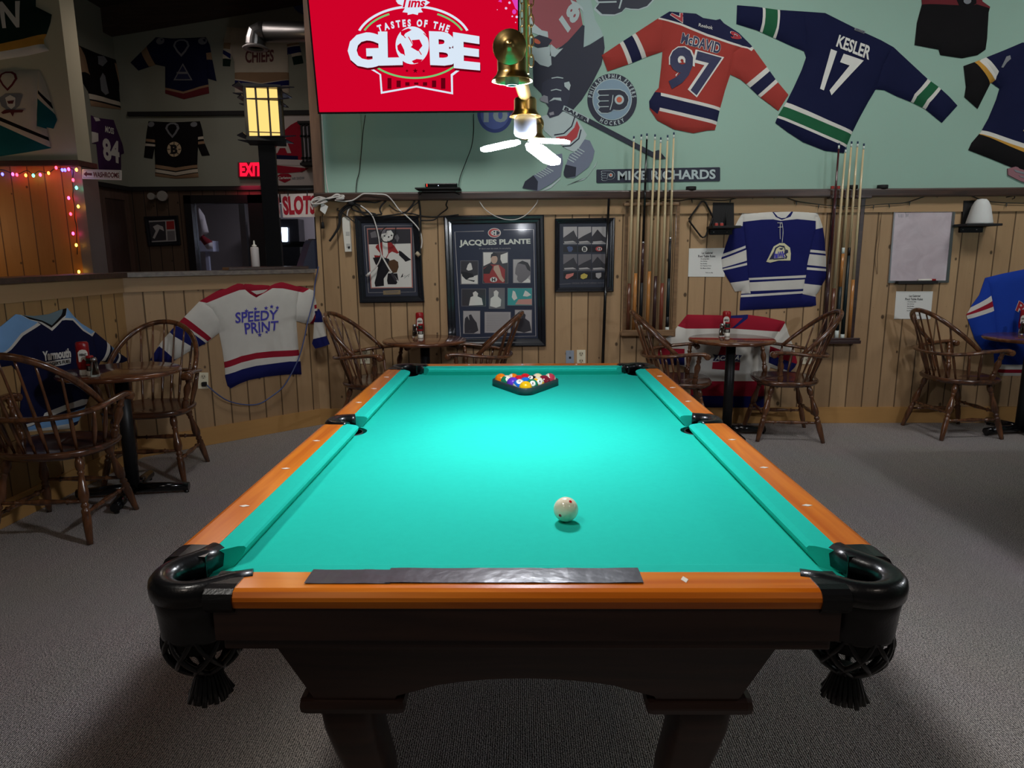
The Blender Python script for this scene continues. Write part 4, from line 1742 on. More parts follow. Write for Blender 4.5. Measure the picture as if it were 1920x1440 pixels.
# --- orange-red jersey number 97
jy, hf = jersey('hockey_jersey', 'orange red jersey with navy shoulders and the number 97 high on the teal wall', FB,
    [(1128, 104), (1164, 80), (1189, 64), (1232, 36), (1255, 22), (1305, 26), (1318, 34), (1342, 38), (1350, 36), (1357, 44), (1385, 62), (1408, 85), (1439, 128), (1456, 152), (1478, 178), (1459, 208), (1423, 181), (1401, 160), (1388, 149), (1369, 140), (1359, 170), (1349, 207), (1344, 231), (1340, 244), (1325, 245), (1300, 250), (1264, 243), (1232, 226), (1218, 205), (1217, 190), (1228, 172), (1235, 165), (1240, 122), (1242, 97), (1210, 108), (1184, 119), (1139, 134)],
    J_orange,
    [(F_([(1125, 150), (1200, 60), (1500, 60), (1700, 180), (1900, 340), (1840, 400), (1810, 382), (1700, 355), (1500, 290), (1300, 205)]), J_white),
     (F_([(1120, 132), (1200, 60), (1500, 60), (1700, 180), (1900, 330), (1830, 375), (1700, 338), (1500, 272), (1300, 188), (1190, 158)]), J_onavy),
     ([(1161, 80), (1167, 75), (1187, 120), (1179, 124)], J_white), ([(1167, 75), (1184, 65), (1205, 111), (1186, 120)], J_onavy), ([(1184, 65), (1190, 60), (1212, 108), (1204, 112)], J_white),
     ([(1398, 159), (1440, 124), (1446, 131), (1402, 168)], J_white), ([(1402, 168), (1446, 131), (1456, 147), (1418, 181)], J_onavy), ([(1418, 181), (1456, 147), (1460, 153), (1422, 186)], J_white),
     ([(1238, 175), (1352, 203), (1351, 209), (1238, 181)], J_white), ([(1215, 170), (1238, 175), (1238, 181), (1351, 209), (1346, 231), (1236, 203), (1232, 215), (1215, 200)], J_onavy), ([(1236, 203), (1346, 229), (1344, 235), (1235, 209)], J_white)],
    [('sleeve', [(1120, 90), (1232, 30), (1241, 40), (1240, 100), (1235, 100), (1130, 145)]), ('sleeve', [(1366, 145), (1374, 100), (1402, 80), (1412, 80), (1490, 175), (1460, 220)]), ('collar', F_([(1425, 105), (1480, 150), (1560, 160), (1620, 185), (1610, 120), (1500, 90)]))],
    [('number', F_([(1240, 358), (1597, 455), (1530, 765), (1170, 665)]), '97', T_navy, T_white, 0.03),
     ('name_lettering', F_([(1310, 262), (1605, 345), (1590, 425), (1295, 340)]), 'McDAVID', T_navy, T_white, 0.03),
     ('shoulder_number', F_([(1312, 108), (1308, 178), (1212, 150), (1225, 106)]), '7', T_red, T_white, 0.03),
     ('shoulder_number', F_([(1690, 240), (1768, 285), (1740, 328), (1662, 290)]), '9', T_red, T_white, 0.03),
     ('maker_lettering', F_([(1435, 190), (1542, 213), (1536, 240), (1430, 214)]), 'Reebok', T_white, None, 0.0)])
# --- navy jersey number 17
jy, hf = jersey('hockey_jersey', 'navy jersey with green bands and the number 17, right of the orange red one', FB,
    G_([(75, 35), (70, 155), (200, 195), (300, 240), (430, 300), (505, 330), (518, 370), (490, 450), (440, 560), (390, 660), (340, 740), (320, 790), (400, 850), (500, 915), (640, 970), (760, 985), (810, 860), (860, 760), (920, 650), (965, 575), (1020, 580), (1100, 620), (1200, 660), (1280, 700), (1390, 790), (1490, 680), (1440, 625), (1370, 560), (1300, 510), (1160, 380), (1080, 305), (1000, 260), (880, 205), (700, 115), (640, 85), (500, 75), (340, 65), (200, 45)]),
    J_dnavy,
    [(G_([(238, 40), (256, 40), (246, 160), (236, 215), (218, 215), (230, 150)]), J_white), (G_([(256, 40), (335, 55), (322, 180), (306, 245), (236, 215), (246, 160)]), J_green), (G_([(335, 55), (350, 55), (334, 190), (322, 250), (304, 245), (322, 180)]), J_white),
     (G_([(1300, 505), (1322, 520), (1220, 625), (1205, 668), (1188, 660), (1204, 610)]), J_white), (G_([(1322, 520), (1368, 560), (1285, 650), (1265, 695), (1205, 668), (1220, 625)]), J_green), (G_([(1368, 560), (1385, 572), (1300, 665), (1285, 705), (1262, 697), (1285, 645)]), J_white),
     (G_([(370, 650), (820, 850), (815, 870), (360, 680)]), J_white), (G_([(360, 680), (815, 870), (785, 945), (325, 742)]), J_green), (G_([(325, 738), (785, 935), (775, 950), (325, 756)]), J_white)],
    [('sleeve', G_([(50, 20), (505, 60), (520, 345), (300, 260), (50, 170)])), ('sleeve', G_([(960, 585), (1010, 420), (1075, 295), (1510, 670), (1400, 810)]))],
    [('number', G_([(670, 330), (862, 400), (720, 630), (600, 575)]), '17', T_white, None, 0.035), ('name_lettering', G_([(722, 232), (925, 310), (905, 392), (700, 305)]), 'KESLER', T_white, None, 0.03)])
MBk = MB()
for P in ([(830, 180), (895, 205), (885, 222), (820, 198)],):
    patch(jy, 'maker_badge', FB, G_(P), T_grey, hf)
patch(jy, 'maker_badge', FB, G_([(836, 185), (888, 206), (881, 217), (828, 196)]), T_navy, hf, 0.006)
patch(jy, 'maker_badge', FB, G_(stroke([(832, 190), (858, 203), (884, 212)], 4)), T_grey, hf, 0.008)
patch(jy, 'maker_badge', FB, G_(stroke([(845, 208), (856, 198), (878, 205)], 3)), T_grey, hf, 0.008)
# --- navy, gold and black jersey cut by the right edge
jy, hf = jersey('hockey_jersey', 'blue and black jersey with gold and white bands at the upper right edge', FB,
    G_([(1600, 400), (1530, 425), (1545, 560), (1535, 625), (1620, 700), (1660, 620), (1705, 530), (1760, 570), (1740, 640), (1690, 760), (1640, 850), (1580, 920), (1560, 965), (1700, 1020), (1920, 1110), (2150, 1160), (2150, 270), (1905, 275), (1800, 320)]), J_dnavy,
    [(G_([(1480, 380), (1600, 395), (1700, 540), (1620, 740), (1480, 660)]), J_black), (G_([(1598, 400), (1630, 380), (1728, 515), (1700, 545)]), J_gold), (G_([(1628, 395), (1668, 360), (1742, 465), (1725, 520)]), J_white),
     (G_([(1500, 850), (1640, 850), (1930, 985), (2200, 1080), (2200, 1200), (1500, 1200)]), J_black), (G_([(1630, 865), (1640, 845), (1930, 965), (2200, 1060), (2200, 1085), (1930, 992)]), J_gold), (G_([(1635, 835), (1930, 935), (2200, 1030), (2200, 1060), (1930, 965), (1630, 860)]), J_white)],
    [('sleeve', G_([(1500, 380), (1640, 350), (1760, 540), (1700, 545), (1640, 740), (1500, 700)]))], [])
patch(jy, 'crest', FB, G_([(1895, 845), (1935, 790), (1990, 790), (1990, 870), (1930, 870)]), mat('crest_gold', (180, 160, 100), 0.6), hf)
patch(jy, 'shoulder_patch', FB, G_([(1755, 440), (1790, 370), (1815, 362), (1818, 385), (1790, 410), (1768, 442)]), T_grey, hf)
t = thing('framed_crest', 'dull pink crest sign half cut off under the blue and black jersey', 'sign', FB.at(1905, 338))
slab(t, 'board', FB, G_([(1810, 1085), (1860, 1072), (1990, 1110), (1990, 1200), (1880, 1160), (1812, 1125)]), mat('dull_pink', (140, 96, 104), 0.7), 0, 0.012)
slab(t, 'pattern', FB, [G_([(1845, 1090), (1990, 1130), (1990, 1140), (1860, 1108)]), G_([(1880, 1128), (1990, 1158), (1990, 1166), (1890, 1140)])], T_grey, 0.012, 0.014)
# --- black shirt at the top edge
jy, hf = jersey('hockey_jersey', 'plain black shirt with maroon collar hanging at the top edge of the picture', FB,
    G_([(1255, -90), (1640, -90), (1650, 10), (1700, 45), (1690, 80), (1680, 250), (1670, 320), (1620, 355), (1520, 375), (1380, 355), (1370, 320), (1215, 290), (1230, 150), (1262, 30)]), J_black,
    [(G_([(1230, -90), (1700, -90), (1705, 60), (1600, 35), (1560, 50), (1480, 40), (1250, 30)]), J_maroon), (G_([(1470, -90), (1600, -90), (1600, 30), (1560, 55), (1490, 45), (1475, 10)]), J_black)], [], [])
patch(jy, 'crest', FB, G_(ell(1540, 15, 24, 20)), T_grey, hf)

# --- navy hawks jersey with white shoulders
jy, hf = jersey('hockey_jersey', 'navy jersey with white shoulders and cream crest between the cue racks', FB,
    K_([(780, 240), (660, 250), (550, 265), (510, 330), (490, 370), (440, 450), (400, 560), (370, 650), (380, 745), (410, 800), (445, 855), (485, 930), (540, 925), (530, 1000), (525, 1088), (700, 1080), (900, 1070), (1130, 1055), (1170, 1045), (1165, 960), (1190, 930), (1215, 880), (1255, 810), (1252, 650), (1240, 480), (1225, 385), (1200, 310), (1175, 255), (1100, 240), (985, 235), (880, 238)]), J_navy,
    [(K_([(470, 372), (520, 240), (780, 225), (1000, 220), (1200, 240), (1250, 385), (1160, 405), (1162, 335), (1000, 320), (900, 330), (860, 335), (800, 322), (700, 325), (550, 342), (545, 378)]), J_white),
     (K_([(340, 628), (569, 542), (570, 562), (340, 652)]), J_white), (K_([(340, 670), (576, 577), (580, 668), (340, 740)]), J_white), (K_([(340, 748), (581, 686), (582, 706), (340, 762)]), J_white), (K_([(430, 858), (600, 832), (612, 945), (480, 950)]), J_white),
     (K_([(1114, 576), (1270, 592), (1270, 614), (1110, 598)]), J_white), (K_([(1106, 614), (1270, 630), (1270, 724), (1088, 705)]), J_white), (K_([(1086, 724), (1270, 740), (1270, 760), (1084, 745)]), J_white), (K_([(1062, 862), (1225, 880), (1170, 975), (1048, 950)]), J_white),
     (K_([(595, 815), (1078, 790), (1074, 812), (597, 832)]), J_white), (K_([(598, 852), (1066, 826), (1056, 906), (600, 926), (535, 938), (538, 920), (606, 918)]), J_white), (K_([(530, 958), (1052, 924), (1050, 944), (520, 978)]), J_white),
     (K_([(775, 228), (990, 225), (945, 300), (870, 327), (820, 302)]), J_navy), (K_([(808, 262), (955, 256), (905, 308), (868, 312), (838, 300)]), J_white)],
    [('sleeve', K_([(300, 300), (505, 330), (550, 300), (552, 345), (576, 575), (594, 830), (606, 945), (470, 960), (300, 800)])), ('sleeve', K_([(1162, 300), (1160, 405), (1116, 575), (1086, 740), (1063, 865), (1047, 955), (1165, 975), (1300, 900), (1300, 380), (1200, 300)]))], [])
cr_c = mat('crest_cream', (214, 208, 170), 0.7)
patch(jy, 'crest', FB, K_([(738, 678), (775, 600), (800, 550), (850, 522), (890, 522), (938, 560), (945, 610), (940, 668), (840, 668), (770, 686)]), cr_c, hf, 0.004, 0.08)
patch(jy, 'crest_beak', FB, K_([(760, 660), (800, 590), (812, 560), (850, 540), (890, 545), (900, 575), (895, 600), (888, 560), (850, 550), (822, 568), (806, 610), (800, 655)]), T_navy, hf, 0.006, 0.08)
patch(jy, 'crest_wing', FB, K_([(890, 592), (905, 574), (920, 580), (922, 600), (900, 615), (914, 635), (905, 655), (892, 650), (900, 635), (888, 612)]), T_navy, hf, 0.006, 0.08)
patch(jy, 'crest_eye', FB, K_([(846, 565), (880, 562), (872, 578), (856, 576)]), T_navy, hf, 0.006, 0.08)
lettering(jy, 'crest_lettering', FB, K_([(806, 596), (890, 590), (892, 642), (798, 648)]), 'haWk', T_blue, hf, 0.007, 0.05)
patch(jy, 'crest_line', FB, K_([(796, 652), (890, 645), (890, 654), (796, 660)]), T_navy, hf, 0.006, 0.08)
for P in ([(870, 345), (866, 420), (868, 488)], [(882, 345), (892, 420), (884, 520)], [(845, 350), (885, 352)], [(850, 388), (885, 385)]):
    wire('lace', '', '', K_(P), FB, 0.034, 0.0022, T_white, parent=jy)

# --- red and white jersey behind the table
jy, hf = jersey('hockey_jersey', 'white jersey with red shoulders and a navy ribbon crest behind the right table', FB,
    Q_([(560, 130), (820, 135), (900, 140), (1050, 130), (1200, 150), (1355, 185), (1390, 290), (1430, 400), (1460, 520), (1440, 560), (1390, 610), (1240, 560), (1190, 700), (1185, 905), (900, 900), (580, 885), (590, 760), (545, 560), (500, 545), (340, 535), (320, 470), (330, 370), (440, 280), (490, 215)]), J_white,
    [(Q_([(470, 220), (555, 110), (1055, 110), (1380, 170), (1350, 210), (1310, 268), (900, 240), (543, 243)]), J_red), (Q_([(885, 128), (1060, 120), (1050, 160), (940, 238), (915, 240), (1010, 157), (890, 158)]), J_navy),
     (Q_([(560, 670), (1215, 670), (1200, 800), (560, 790)]), J_red), (Q_([(560, 786), (1200, 796), (1200, 920), (560, 920)]), J_navy),
     (Q_([(300, 400), (535, 408), (535, 480), (300, 470)]), J_red), (Q_([(300, 468), (535, 478), (535, 542), (300, 542)]), J_navy),
     (Q_([(1232, 385), (1480, 475), (1480, 545), (1228, 458)]), J_red), (Q_([(1228, 455), (1480, 542), (1480, 640), (1370, 585), (1222, 522)]), J_navy)],
    [('sleeve', Q_([(300, 380), (480, 200), (545, 200), (545, 565), (300, 560)])), ('sleeve', Q_([(1235, 580), (1225, 520), (1235, 385), (1330, 215), (1380, 200), (1480, 400), (1480, 640)]))], [])
patch(jy, 'crest', FB, Q_([(800, 470), (830, 385), (905, 375), (935, 400), (955, 470), (930, 515), (985, 515), (978, 582), (755, 570), (760, 515), (815, 510)]), J_red, hf, 0.004)
patch(jy, 'ribbon', FB, Q_([(760, 448), (785, 455), (970, 455), (998, 458), (978, 486), (985, 515), (960, 505), (785, 505), (760, 502), (778, 476)]), T_navy, hf, 0.006)
lettering(jy, 'crest_lettering', FB, Q_([(790, 462), (985, 460), (972, 497), (778, 499)]), 'ACADIA', T_white, hf, 0.008, 0.03)
# --- royal blue jersey on the right
jy, hf = jersey('hockey_jersey', 'royal blue jersey with red and white bands behind the far right table', FB,
    L4([(1110, 815), (1250, 780), (1450, 740), (1700, 740), (1900, 800), (1900, 1640), (1240, 1640), (1190, 1560), (1180, 1420), (1085, 1420), (1020, 1330), (1000, 1270), (950, 1130), (1000, 1040), (1060, 960), (1090, 870)]), J_royal,
    [(L4([(950, 1085), (1152, 963), (1160, 1008), (950, 1120)]), J_white), (L4([(950, 1118), (1160, 1007), (1167, 1055), (940, 1140)]), J_red), (L4([(940, 1136), (1167, 1054), (1172, 1090), (940, 1170)]), J_white),
     (L4([(1150, 1540), (1950, 1550), (1950, 1588), (1150, 1582)]), J_white), (L4([(1150, 1582), (1950, 1588), (1950, 1620), (1150, 1618)]), J_red), (L4([(1150, 1612), (1950, 1618), (1950, 1660), (1150, 1660)]), J_white)],
    [('sleeve', L4([(900, 900), (1115, 800), (1140, 900), (1175, 1090), (1195, 1300), (1190, 1430), (900, 1430)]))],
    [('name_lettering', L4([(1375, 1008), (1850, 1290), (1830, 1370), (1345, 1085)]), 'RANGERS', T_red, T_white, 0.03)])
# --- white speedy print jersey on the half wall
jy, hf = jersey('hockey_jersey', 'white jersey with red shoulders and purple blue lettering with stars on the left half wall', FKR,
    O_([(680, 138), (500, 225), (355, 310), (210, 460), (110, 560), (0, 690), (-91, 840), (60, 885), (265, 760), (410, 690), (530, 595), (560, 750), (580, 900), (585, 990), (605, 1070), (635, 1095), (720, 1050), (800, 1020), (950, 990), (1130, 970), (1272, 968), (1265, 870), (1245, 745), (1225, 490), (1310, 512), (1388, 512), (1424, 420), (1416, 330), (1378, 215), (1325, 195), (1200, 155), (1090, 124), (990, 150), (850, 150), (760, 135)]), J_white,
    [(O_([(340, 310), (500, 200), (680, 115), (1100, 110), (1350, 195), (1275, 232), (1090, 195), (1000, 193), (900, 250), (855, 276), (800, 245), (755, 205), (700, 210), (560, 262), (410, 325)]), J_red), (O_([(805, 218), (960, 205), (915, 235), (855, 250)]), J_white),
     (O_([(205, 445), (170, 497), (425, 672), (460, 645)]), J_red), (O_([(162, 510), (95, 560), (60, 610), (75, 600), (325, 745), (415, 692)]), J_navy), (O_([(85, 590), (-30, 760), (130, 840), (300, 745), (180, 690)]), J_white), (O_([(-10, 715), (-130, 830), (50, 920), (160, 815), (128, 835)]), J_navy),
     (O_([(570, 858), (720, 800), (850, 772), (1000, 756), (1260, 745), (1265, 796), (1000, 812), (850, 826), (720, 858), (570, 915)]), J_red), (O_([(575, 975), (720, 920), (850, 888), (1000, 868), (1150, 848), (1290, 850), (1290, 1000), (1000, 1030), (640, 1130), (580, 1080)]), J_navy),
     (O_([(1376, 345), (1440, 330), (1440, 365), (1378, 380)]), J_red), (O_([(1378, 400), (1440, 385), (1440, 480), (1400, 500)]), J_navy), (O_([(1340, 520), (1385, 420), (1392, 520)]), J_red)],
    [('sleeve', O_([(-150, 830), (350, 300), (460, 380), (520, 480), (535, 600), (60, 900)])), ('sleeve', O_([(1222, 500), (1215, 350), (1240, 220), (1325, 190), (1400, 190), (1440, 420), (1400, 530)])), ('collar', O_([(740, 120), (755, 205), (855, 280), (960, 200), (1000, 150), (1000, 120)]))],
    [('chest_lettering', O_([(660, 410), (1040, 385), (1035, 470), (662, 505)]), 'SPEEDY', T_blue, None, 0.02), ('chest_lettering', O_([(740, 505), (1048, 485), (1040, 565), (752, 605)]), 'PRINT', T_blue, None, 0.02)], thick=0.03)
for x, y, r in ((762, 397, 22), (842, 377, 20), (937, 370, 21), (986, 357, 20), (1037, 367, 20), (880, 610, 22), (943, 585, 18)):
    patch(jy, 'star', FKR, O_(star(x, y, r)), T_blue, hf)
FC = FB.off(0.09)
P = O_([(1424, 380), (1448, 420), (1490, 600), (1522, 700), (1460, 722), (1400, 736), (1372, 690), (1382, 610), (1388, 505)])
mbq = []
o = thing('jersey_cuff', 'striped cuff of the white lettered jersey hanging past the wall corner', 'cuff', centre(FC, P))
bmP = P
slab(o, 'cloth', FC, [O_([(1424, 380), (1446, 420), (1466, 500), (1392, 500)]), O_([(1390, 498), (1466, 498), (1493, 625), (1382, 652)]), O_([(1382, 650), (1493, 624), (1522, 700), (1460, 722), (1400, 736), (1372, 690)])], [J_navy, J_white, J_navy], -0.02, 0.012)
# --- dark navy and sky blue jersey at the left
jy, hf = jersey('hockey_jersey', 'dark navy jersey with sky blue shoulders behind the left table', FKL,
    M_([(-150, 380), (-80, 300), (0, 250), (135, 140), (180, 146), (300, 156), (430, 140), (545, 98), (600, 85), (650, 150), (720, 220), (850, 300), (940, 375), (1000, 430), (1085, 500), (1160, 550), (1060, 592), (900, 560), (870, 620), (850, 760), (800, 880), (780, 930), (690, 1130), (620, 1170), (430, 1185), (200, 1200), (175, 1050), (190, 700), (100, 600), (-150, 640)]), J_dnavy,
    [(M_([(-160, 560), (-160, 250), (0, 230), (135, 120), (300, 200), (335, 232), (170, 335), (52, 462), (0, 498)]), J_white), (M_([(-160, 540), (-160, 250), (0, 230), (135, 120), (300, 190), (318, 212), (155, 312), (38, 442), (0, 476)]), J_sky),
     (M_([(475, 205), (545, 75), (610, 60), (670, 150), (860, 290), (800, 340), (715, 290), (625, 196), (560, 192)]), J_white), (M_([(485, 188), (545, 75), (610, 60), (670, 150), (855, 290), (790, 318), (722, 272), (638, 178), (560, 172)]), J_sky),
     (M_([(150, 130), (600, 70), (570, 160), (430, 290), (330, 215), (250, 190)]), J_white), (M_([(150, 125), (600, 65), (572, 150), (428, 262), (345, 210), (250, 185)]), J_black), (M_([(168, 140), (560, 90), (525, 150), (425, 240), (345, 195), (260, 170)]), knit('grey_blue_lining', (110, 130, 140))),
     (M_([(955, 380), (985, 405), (935, 560), (905, 560)]), J_white), (M_([(1000, 420), (1035, 455), (1000, 580), (965, 570)]), J_sky), (M_([(1050, 490), (1068, 500), (1050, 590), (1030, 590)]), J_white),
     (M_([(150, 1150), (330, 1090), (360, 1030), (560, 950), (700, 905), (800, 905), (790, 940), (560, 1000), (400, 1070), (150, 1190)]), J_white), (M_([(150, 1190), (400, 1085), (560, 1030), (800, 960), (740, 1080), (430, 1180), (150, 1230)]), J_sky), (M_([(200, 1195), (620, 1120), (660, 1160), (200, 1230)]), J_white)],
    [('sleeve', M_([(880, 600), (845, 480), (830, 380), (850, 280), (1200, 520), (1060, 620), (905, 570)])), ('collar', M_([(150, 120), (600, 60), (572, 150), (428, 270), (330, 215), (250, 190)]))],
    [('chest_lettering', M_([(338, 478), (585, 448), (592, 525), (345, 560)]), 'Yarmouth', T_white, None, 0.05)], thick=0.022, wrinkle=0.010)
patch(jy, 'chest_panel', FKL, M_([(345, 572), (592, 535), (592, 580), (520, 600), (350, 620)]), T_white, hf, 0.004)
lettering(jy, 'sponsor_lettering', FKL, M_([(365, 580), (585, 545), (588, 575), (372, 612)]), "ROGER'S FUEL", T_black, hf, 0.007, 0.03)

# --- jerseys in the bar room
jy, hf = jersey('hockey_jersey', 'dark green jersey with a white letter N at the top left corner', FP,
    A_([(-250, -120), (270, -80), (270, 50), (390, 110), (380, 170), (350, 260), (330, 300), (335, 340), (370, 380), (200, 420), (0, 450), (-250, 480)]), J_dgreen,
    [(A_([(-250, 360), (0, 340), (380, 250), (380, 330), (0, 400), (-250, 430)]), J_gold), (A_([(-250, 425), (0, 398), (345, 330), (400, 380), (0, 470), (-250, 500)]), J_white), (A_([(270, -80), (450, -80), (430, 70), (390, 80), (272, 50)]), J_gold)], [],
    [('letter', A_([(10, 25), (160, 18), (158, 208), (40, 216)]), 'N', T_white, None, 0.03)])
jy, hf = jersey('hockey_jersey', 'white jersey with teal hem and masked crest below the dark green one', FP,
    A_([(-250, 520), (0, 528), (290, 528), (305, 545), (340, 620), (388, 780), (430, 900), (402, 966), (350, 955), (365, 1030), (383, 1112), (190, 1145), (10, 1172), (-250, 1190)]), J_cream,
    [(A_([(292, 740), (400, 840), (450, 900), (402, 980), (283, 948), (288, 820)]), J_teal), (A_([(298, 680), (395, 780), (400, 820), (298, 705)]), J_black), (A_([(-250, 760), (0, 875), (390, 1040), (390, 1064), (0, 905), (-250, 800)]), J_black), (A_([(-250, 820), (0, 935), (390, 1110), (390, 1250), (-250, 1250)]), J_teal)],
    [('sleeve', A_([(292, 520), (330, 520), (450, 900), (402, 980), (283, 948)]))], [])
def heart(cx, cy, w, h):
    return [(cx - w, cy - h * .25), (cx - w * .8, cy - h * .75), (cx - w * .35, cy - h), (cx + w * .35, cy - h), (cx + w * .8, cy - h * .75), (cx + w, cy - h * .25), (cx + w * .55, cy + h * .45), (cx, cy + h), (cx - w * .55, cy + h * .45)]
patch(jy, 'collar', FP, A_(heart(78, 615, 72, 75)), J_maroon, hf, 0.003)
patch(jy, 'lining', FP, A_(heart(78, 612, 54, 58)), J_cream, hf, 0.006)
for P, m in (([(30, 850), (60, 830), (200, 830), (190, 850), (130, 850), (120, 882), (100, 850), (45, 862)], T_maroon), ([(10, 740), (60, 710), (170, 710), (190, 720), (165, 800), (120, 835), (80, 835), (30, 800)], T_grey), ([(60, 740), (100, 720), (140, 740), (135, 800), (105, 825), (75, 800)], T_white), ([(75, 765), (130, 760), (120, 785), (85, 785)], T_maroon)):
    patch(jy, 'crest', FP, A_(P), m, hf, 0.004 + 0.003 * (m is T_white) + 0.006 * (m is T_maroon))
jy, hf = jersey('hockey_jersey', 'black and tan jersey with a pale figure crest above the purple one', FS,
    A_([(585, 340), (725, 400), (870, 450), (880, 500), (940, 670), (935, 750), (910, 755), (895, 690), (904, 822), (680, 795), (660, 690), (600, 590), (578, 560)]), J_black,
    [(A_([(560, 320), (590, 345), (625, 420), (662, 560), (620, 540), (570, 545)]), J_tan), (A_([(850, 470), (890, 490), (950, 660), (895, 685)]), J_tan), (A_([(655, 700), (910, 772), (915, 800), (660, 740)]), J_cream), (A_([(660, 750), (920, 815), (920, 840), (660, 800)]), J_tan)],
    [('sleeve', A_([(560, 320), (600, 330), (640, 450), (662, 570), (655, 690), (560, 560)])), ('sleeve', A_([(850, 460), (900, 490), (960, 680), (930, 770), (890, 690)]))], [], grid=0.08)
patch(jy, 'crest', FS, A_([(750, 545), (770, 570), (785, 640), (800, 700), (770, 712), (735, 680), (728, 590)]), T_grey, hf)
patch(jy, 'shoulder_crest', FS, A_([(712, 420), (770, 420), (790, 460), (750, 498), (715, 480)]), T_grey, hf)
jy, hf = jersey('football_jersey', 'dark purple jersey with the number 84 above the washroom sign', FS,
    A_([(680, 865), (740, 885), (850, 900), (870, 960), (915, 1080), (928, 1150), (905, 1160), (905, 1275), (740, 1272), (720, 1080), (688, 1075)]), J_purple,
    [(A_([(690, 875), (735, 885), (740, 905), (700, 910)]), J_white), (A_([(680, 985), (720, 1000), (725, 1060), (680, 1075)]), J_white)], [],
    [('name_lettering', A_([(770, 945), (832, 962), (832, 1008), (770, 990)]), 'MOSS', T_white, None, 0.03), ('number', A_([(750, 1035), (872, 1065), (878, 1225), (762, 1195)]), '84', T_white, None, 0.04)], grid=0.08)
jy, hf = jersey('hockey_jersey', 'dark blue jersey with a white triangle crest high on the far bar wall', FF,
    A_([(1170, 280), (1300, 290), (1545, 280), (1575, 340), (1590, 430), (1625, 610), (1560, 590), (1550, 500), (1565, 640), (1570, 700), (1380, 745), (1240, 702), (1240, 500), (1170, 485), (1040, 530), (980, 470), (1100, 350)]), J_dnavy,
    [(A_([(1225, 655), (1380, 690), (1590, 628), (1590, 645), (1380, 705), (1225, 672)]), J_tan), (A_([(1225, 672), (1380, 705), (1590, 645), (1590, 760), (1225, 760)]), J_maroon), (A_([(1055, 380), (1100, 345), (1170, 490), (1120, 500)]), J_tan), (A_([(1550, 400), (1600, 390), (1610, 450), (1555, 450)]), J_tan)],
    [('sleeve', A_([(960, 450), (1120, 320), (1180, 300), (1240, 500), (1165, 495), (1040, 550)])), ('sleeve', A_([(1550, 340), (1590, 330), (1640, 620), (1555, 600)]))], [], grid=0.09)
patch(jy, 'collar', FF, A_(heart(1368, 365, 62, 66)), T_grey, hf, 0.003, 0.1)
patch(jy, 'lining', FF, A_(heart(1368, 360, 46, 50)), J_dnavy, hf, 0.006, 0.1)
patch(jy, 'crest', FF, A_([(1380, 478), (1452, 606), (1310, 606)]), T_grey, hf, 0.004, 0.1)
patch(jy, 'crest_centre', FF, A_([(1380, 496), (1438, 598), (1324, 598)]), T_navy, hf, 0.008, 0.1)
patch(jy, 'crest_band', FF, A_([(1336, 545), (1420, 545), (1424, 560), (1336, 560)]), T_grey, hf, 0.011, 0.1)
for x in (1210, 1525):
    patch(jy, 'shoulder_crest', FF, A_(ell(x, 312, 32, 28, 14)), T_grey, hf, 0.004, 0.1)
jy, hf = jersey('hockey_jersey', 'dark jersey with tan hem and a round letter B crest on the far bar wall', FF,
    A_([(1115, 910), (1300, 918), (1500, 910), (1520, 980), (1530, 1060), (1575, 1165), (1515, 1170), (1485, 1100), (1480, 1240), (1490, 1330), (1320, 1340), (1165, 1322), (1165, 1230), (1160, 1110), (1145, 1192), (1080, 1182), (1100, 1000)]), J_black,
    [(A_([(1150, 1232), (1325, 1260), (1500, 1234), (1500, 1256), (1325, 1285), (1150, 1258)]), J_tan), (A_([(1150, 1266), (1325, 1294), (1500, 1264), (1500, 1290), (1325, 1318), (1150, 1290)]), J_cream), (A_([(1150, 1297), (1325, 1324), (1500, 1296), (1500, 1350), (1150, 1350)]), J_tan),
     (A_([(1080, 1040), (1170, 1050), (1170, 1070), (1080, 1060)]), J_tan), (A_([(1080, 1075), (1170, 1085), (1170, 1100), (1080, 1095)]), J_cream), (A_([(1490, 1030), (1540, 1020), (1545, 1040), (1490, 1050)]), J_cream), (A_([(1490, 1065), (1550, 1055), (1555, 1075), (1490, 1085)]), J_tan)],
    [('sleeve', A_([(1060, 1000), (1110, 900), (1165, 1000), (1160, 1210), (1060, 1200)])), ('sleeve', A_([(1480, 1110), (1490, 960), (1540, 900), (1600, 1180), (1510, 1190)]))], [], grid=0.09)
patch(jy, 'collar', FF, A_(heart(1300, 980, 54, 58)), T_grey, hf, 0.003, 0.1)
patch(jy, 'lining', FF, A_(heart(1300, 976, 36, 42)), J_black, hf, 0.006, 0.1)
patch(jy, 'crest', FF, A_(ell(1315, 1122, 54, 56)), mat('crest_sand', (190, 170, 140), 0.7), hf, 0.004, 0.1)
for k in range(8):
    a = pi / 4 * k
    patch(jy, 'crest_spoke', FF, A_(stroke([(1315 + 32 * cos(a), 1122 + 33 * sin(a)), (1315 + 52 * cos(a), 1122 + 54 * sin(a))], 5)), T_black, hf, 0.007, 0.1)
lettering(jy, 'crest_letter', FF, A_([(1292, 1090), (1340, 1090), (1340, 1155), (1292, 1155)]), 'B', T_black, hf, 0.008, 0.05)
for x in (1140, 1460):
    patch(jy, 'shoulder_crest', FF, A_(ell(x, 935, 26, 20, 14)), T_grey, hf, 0.004, 0.1)
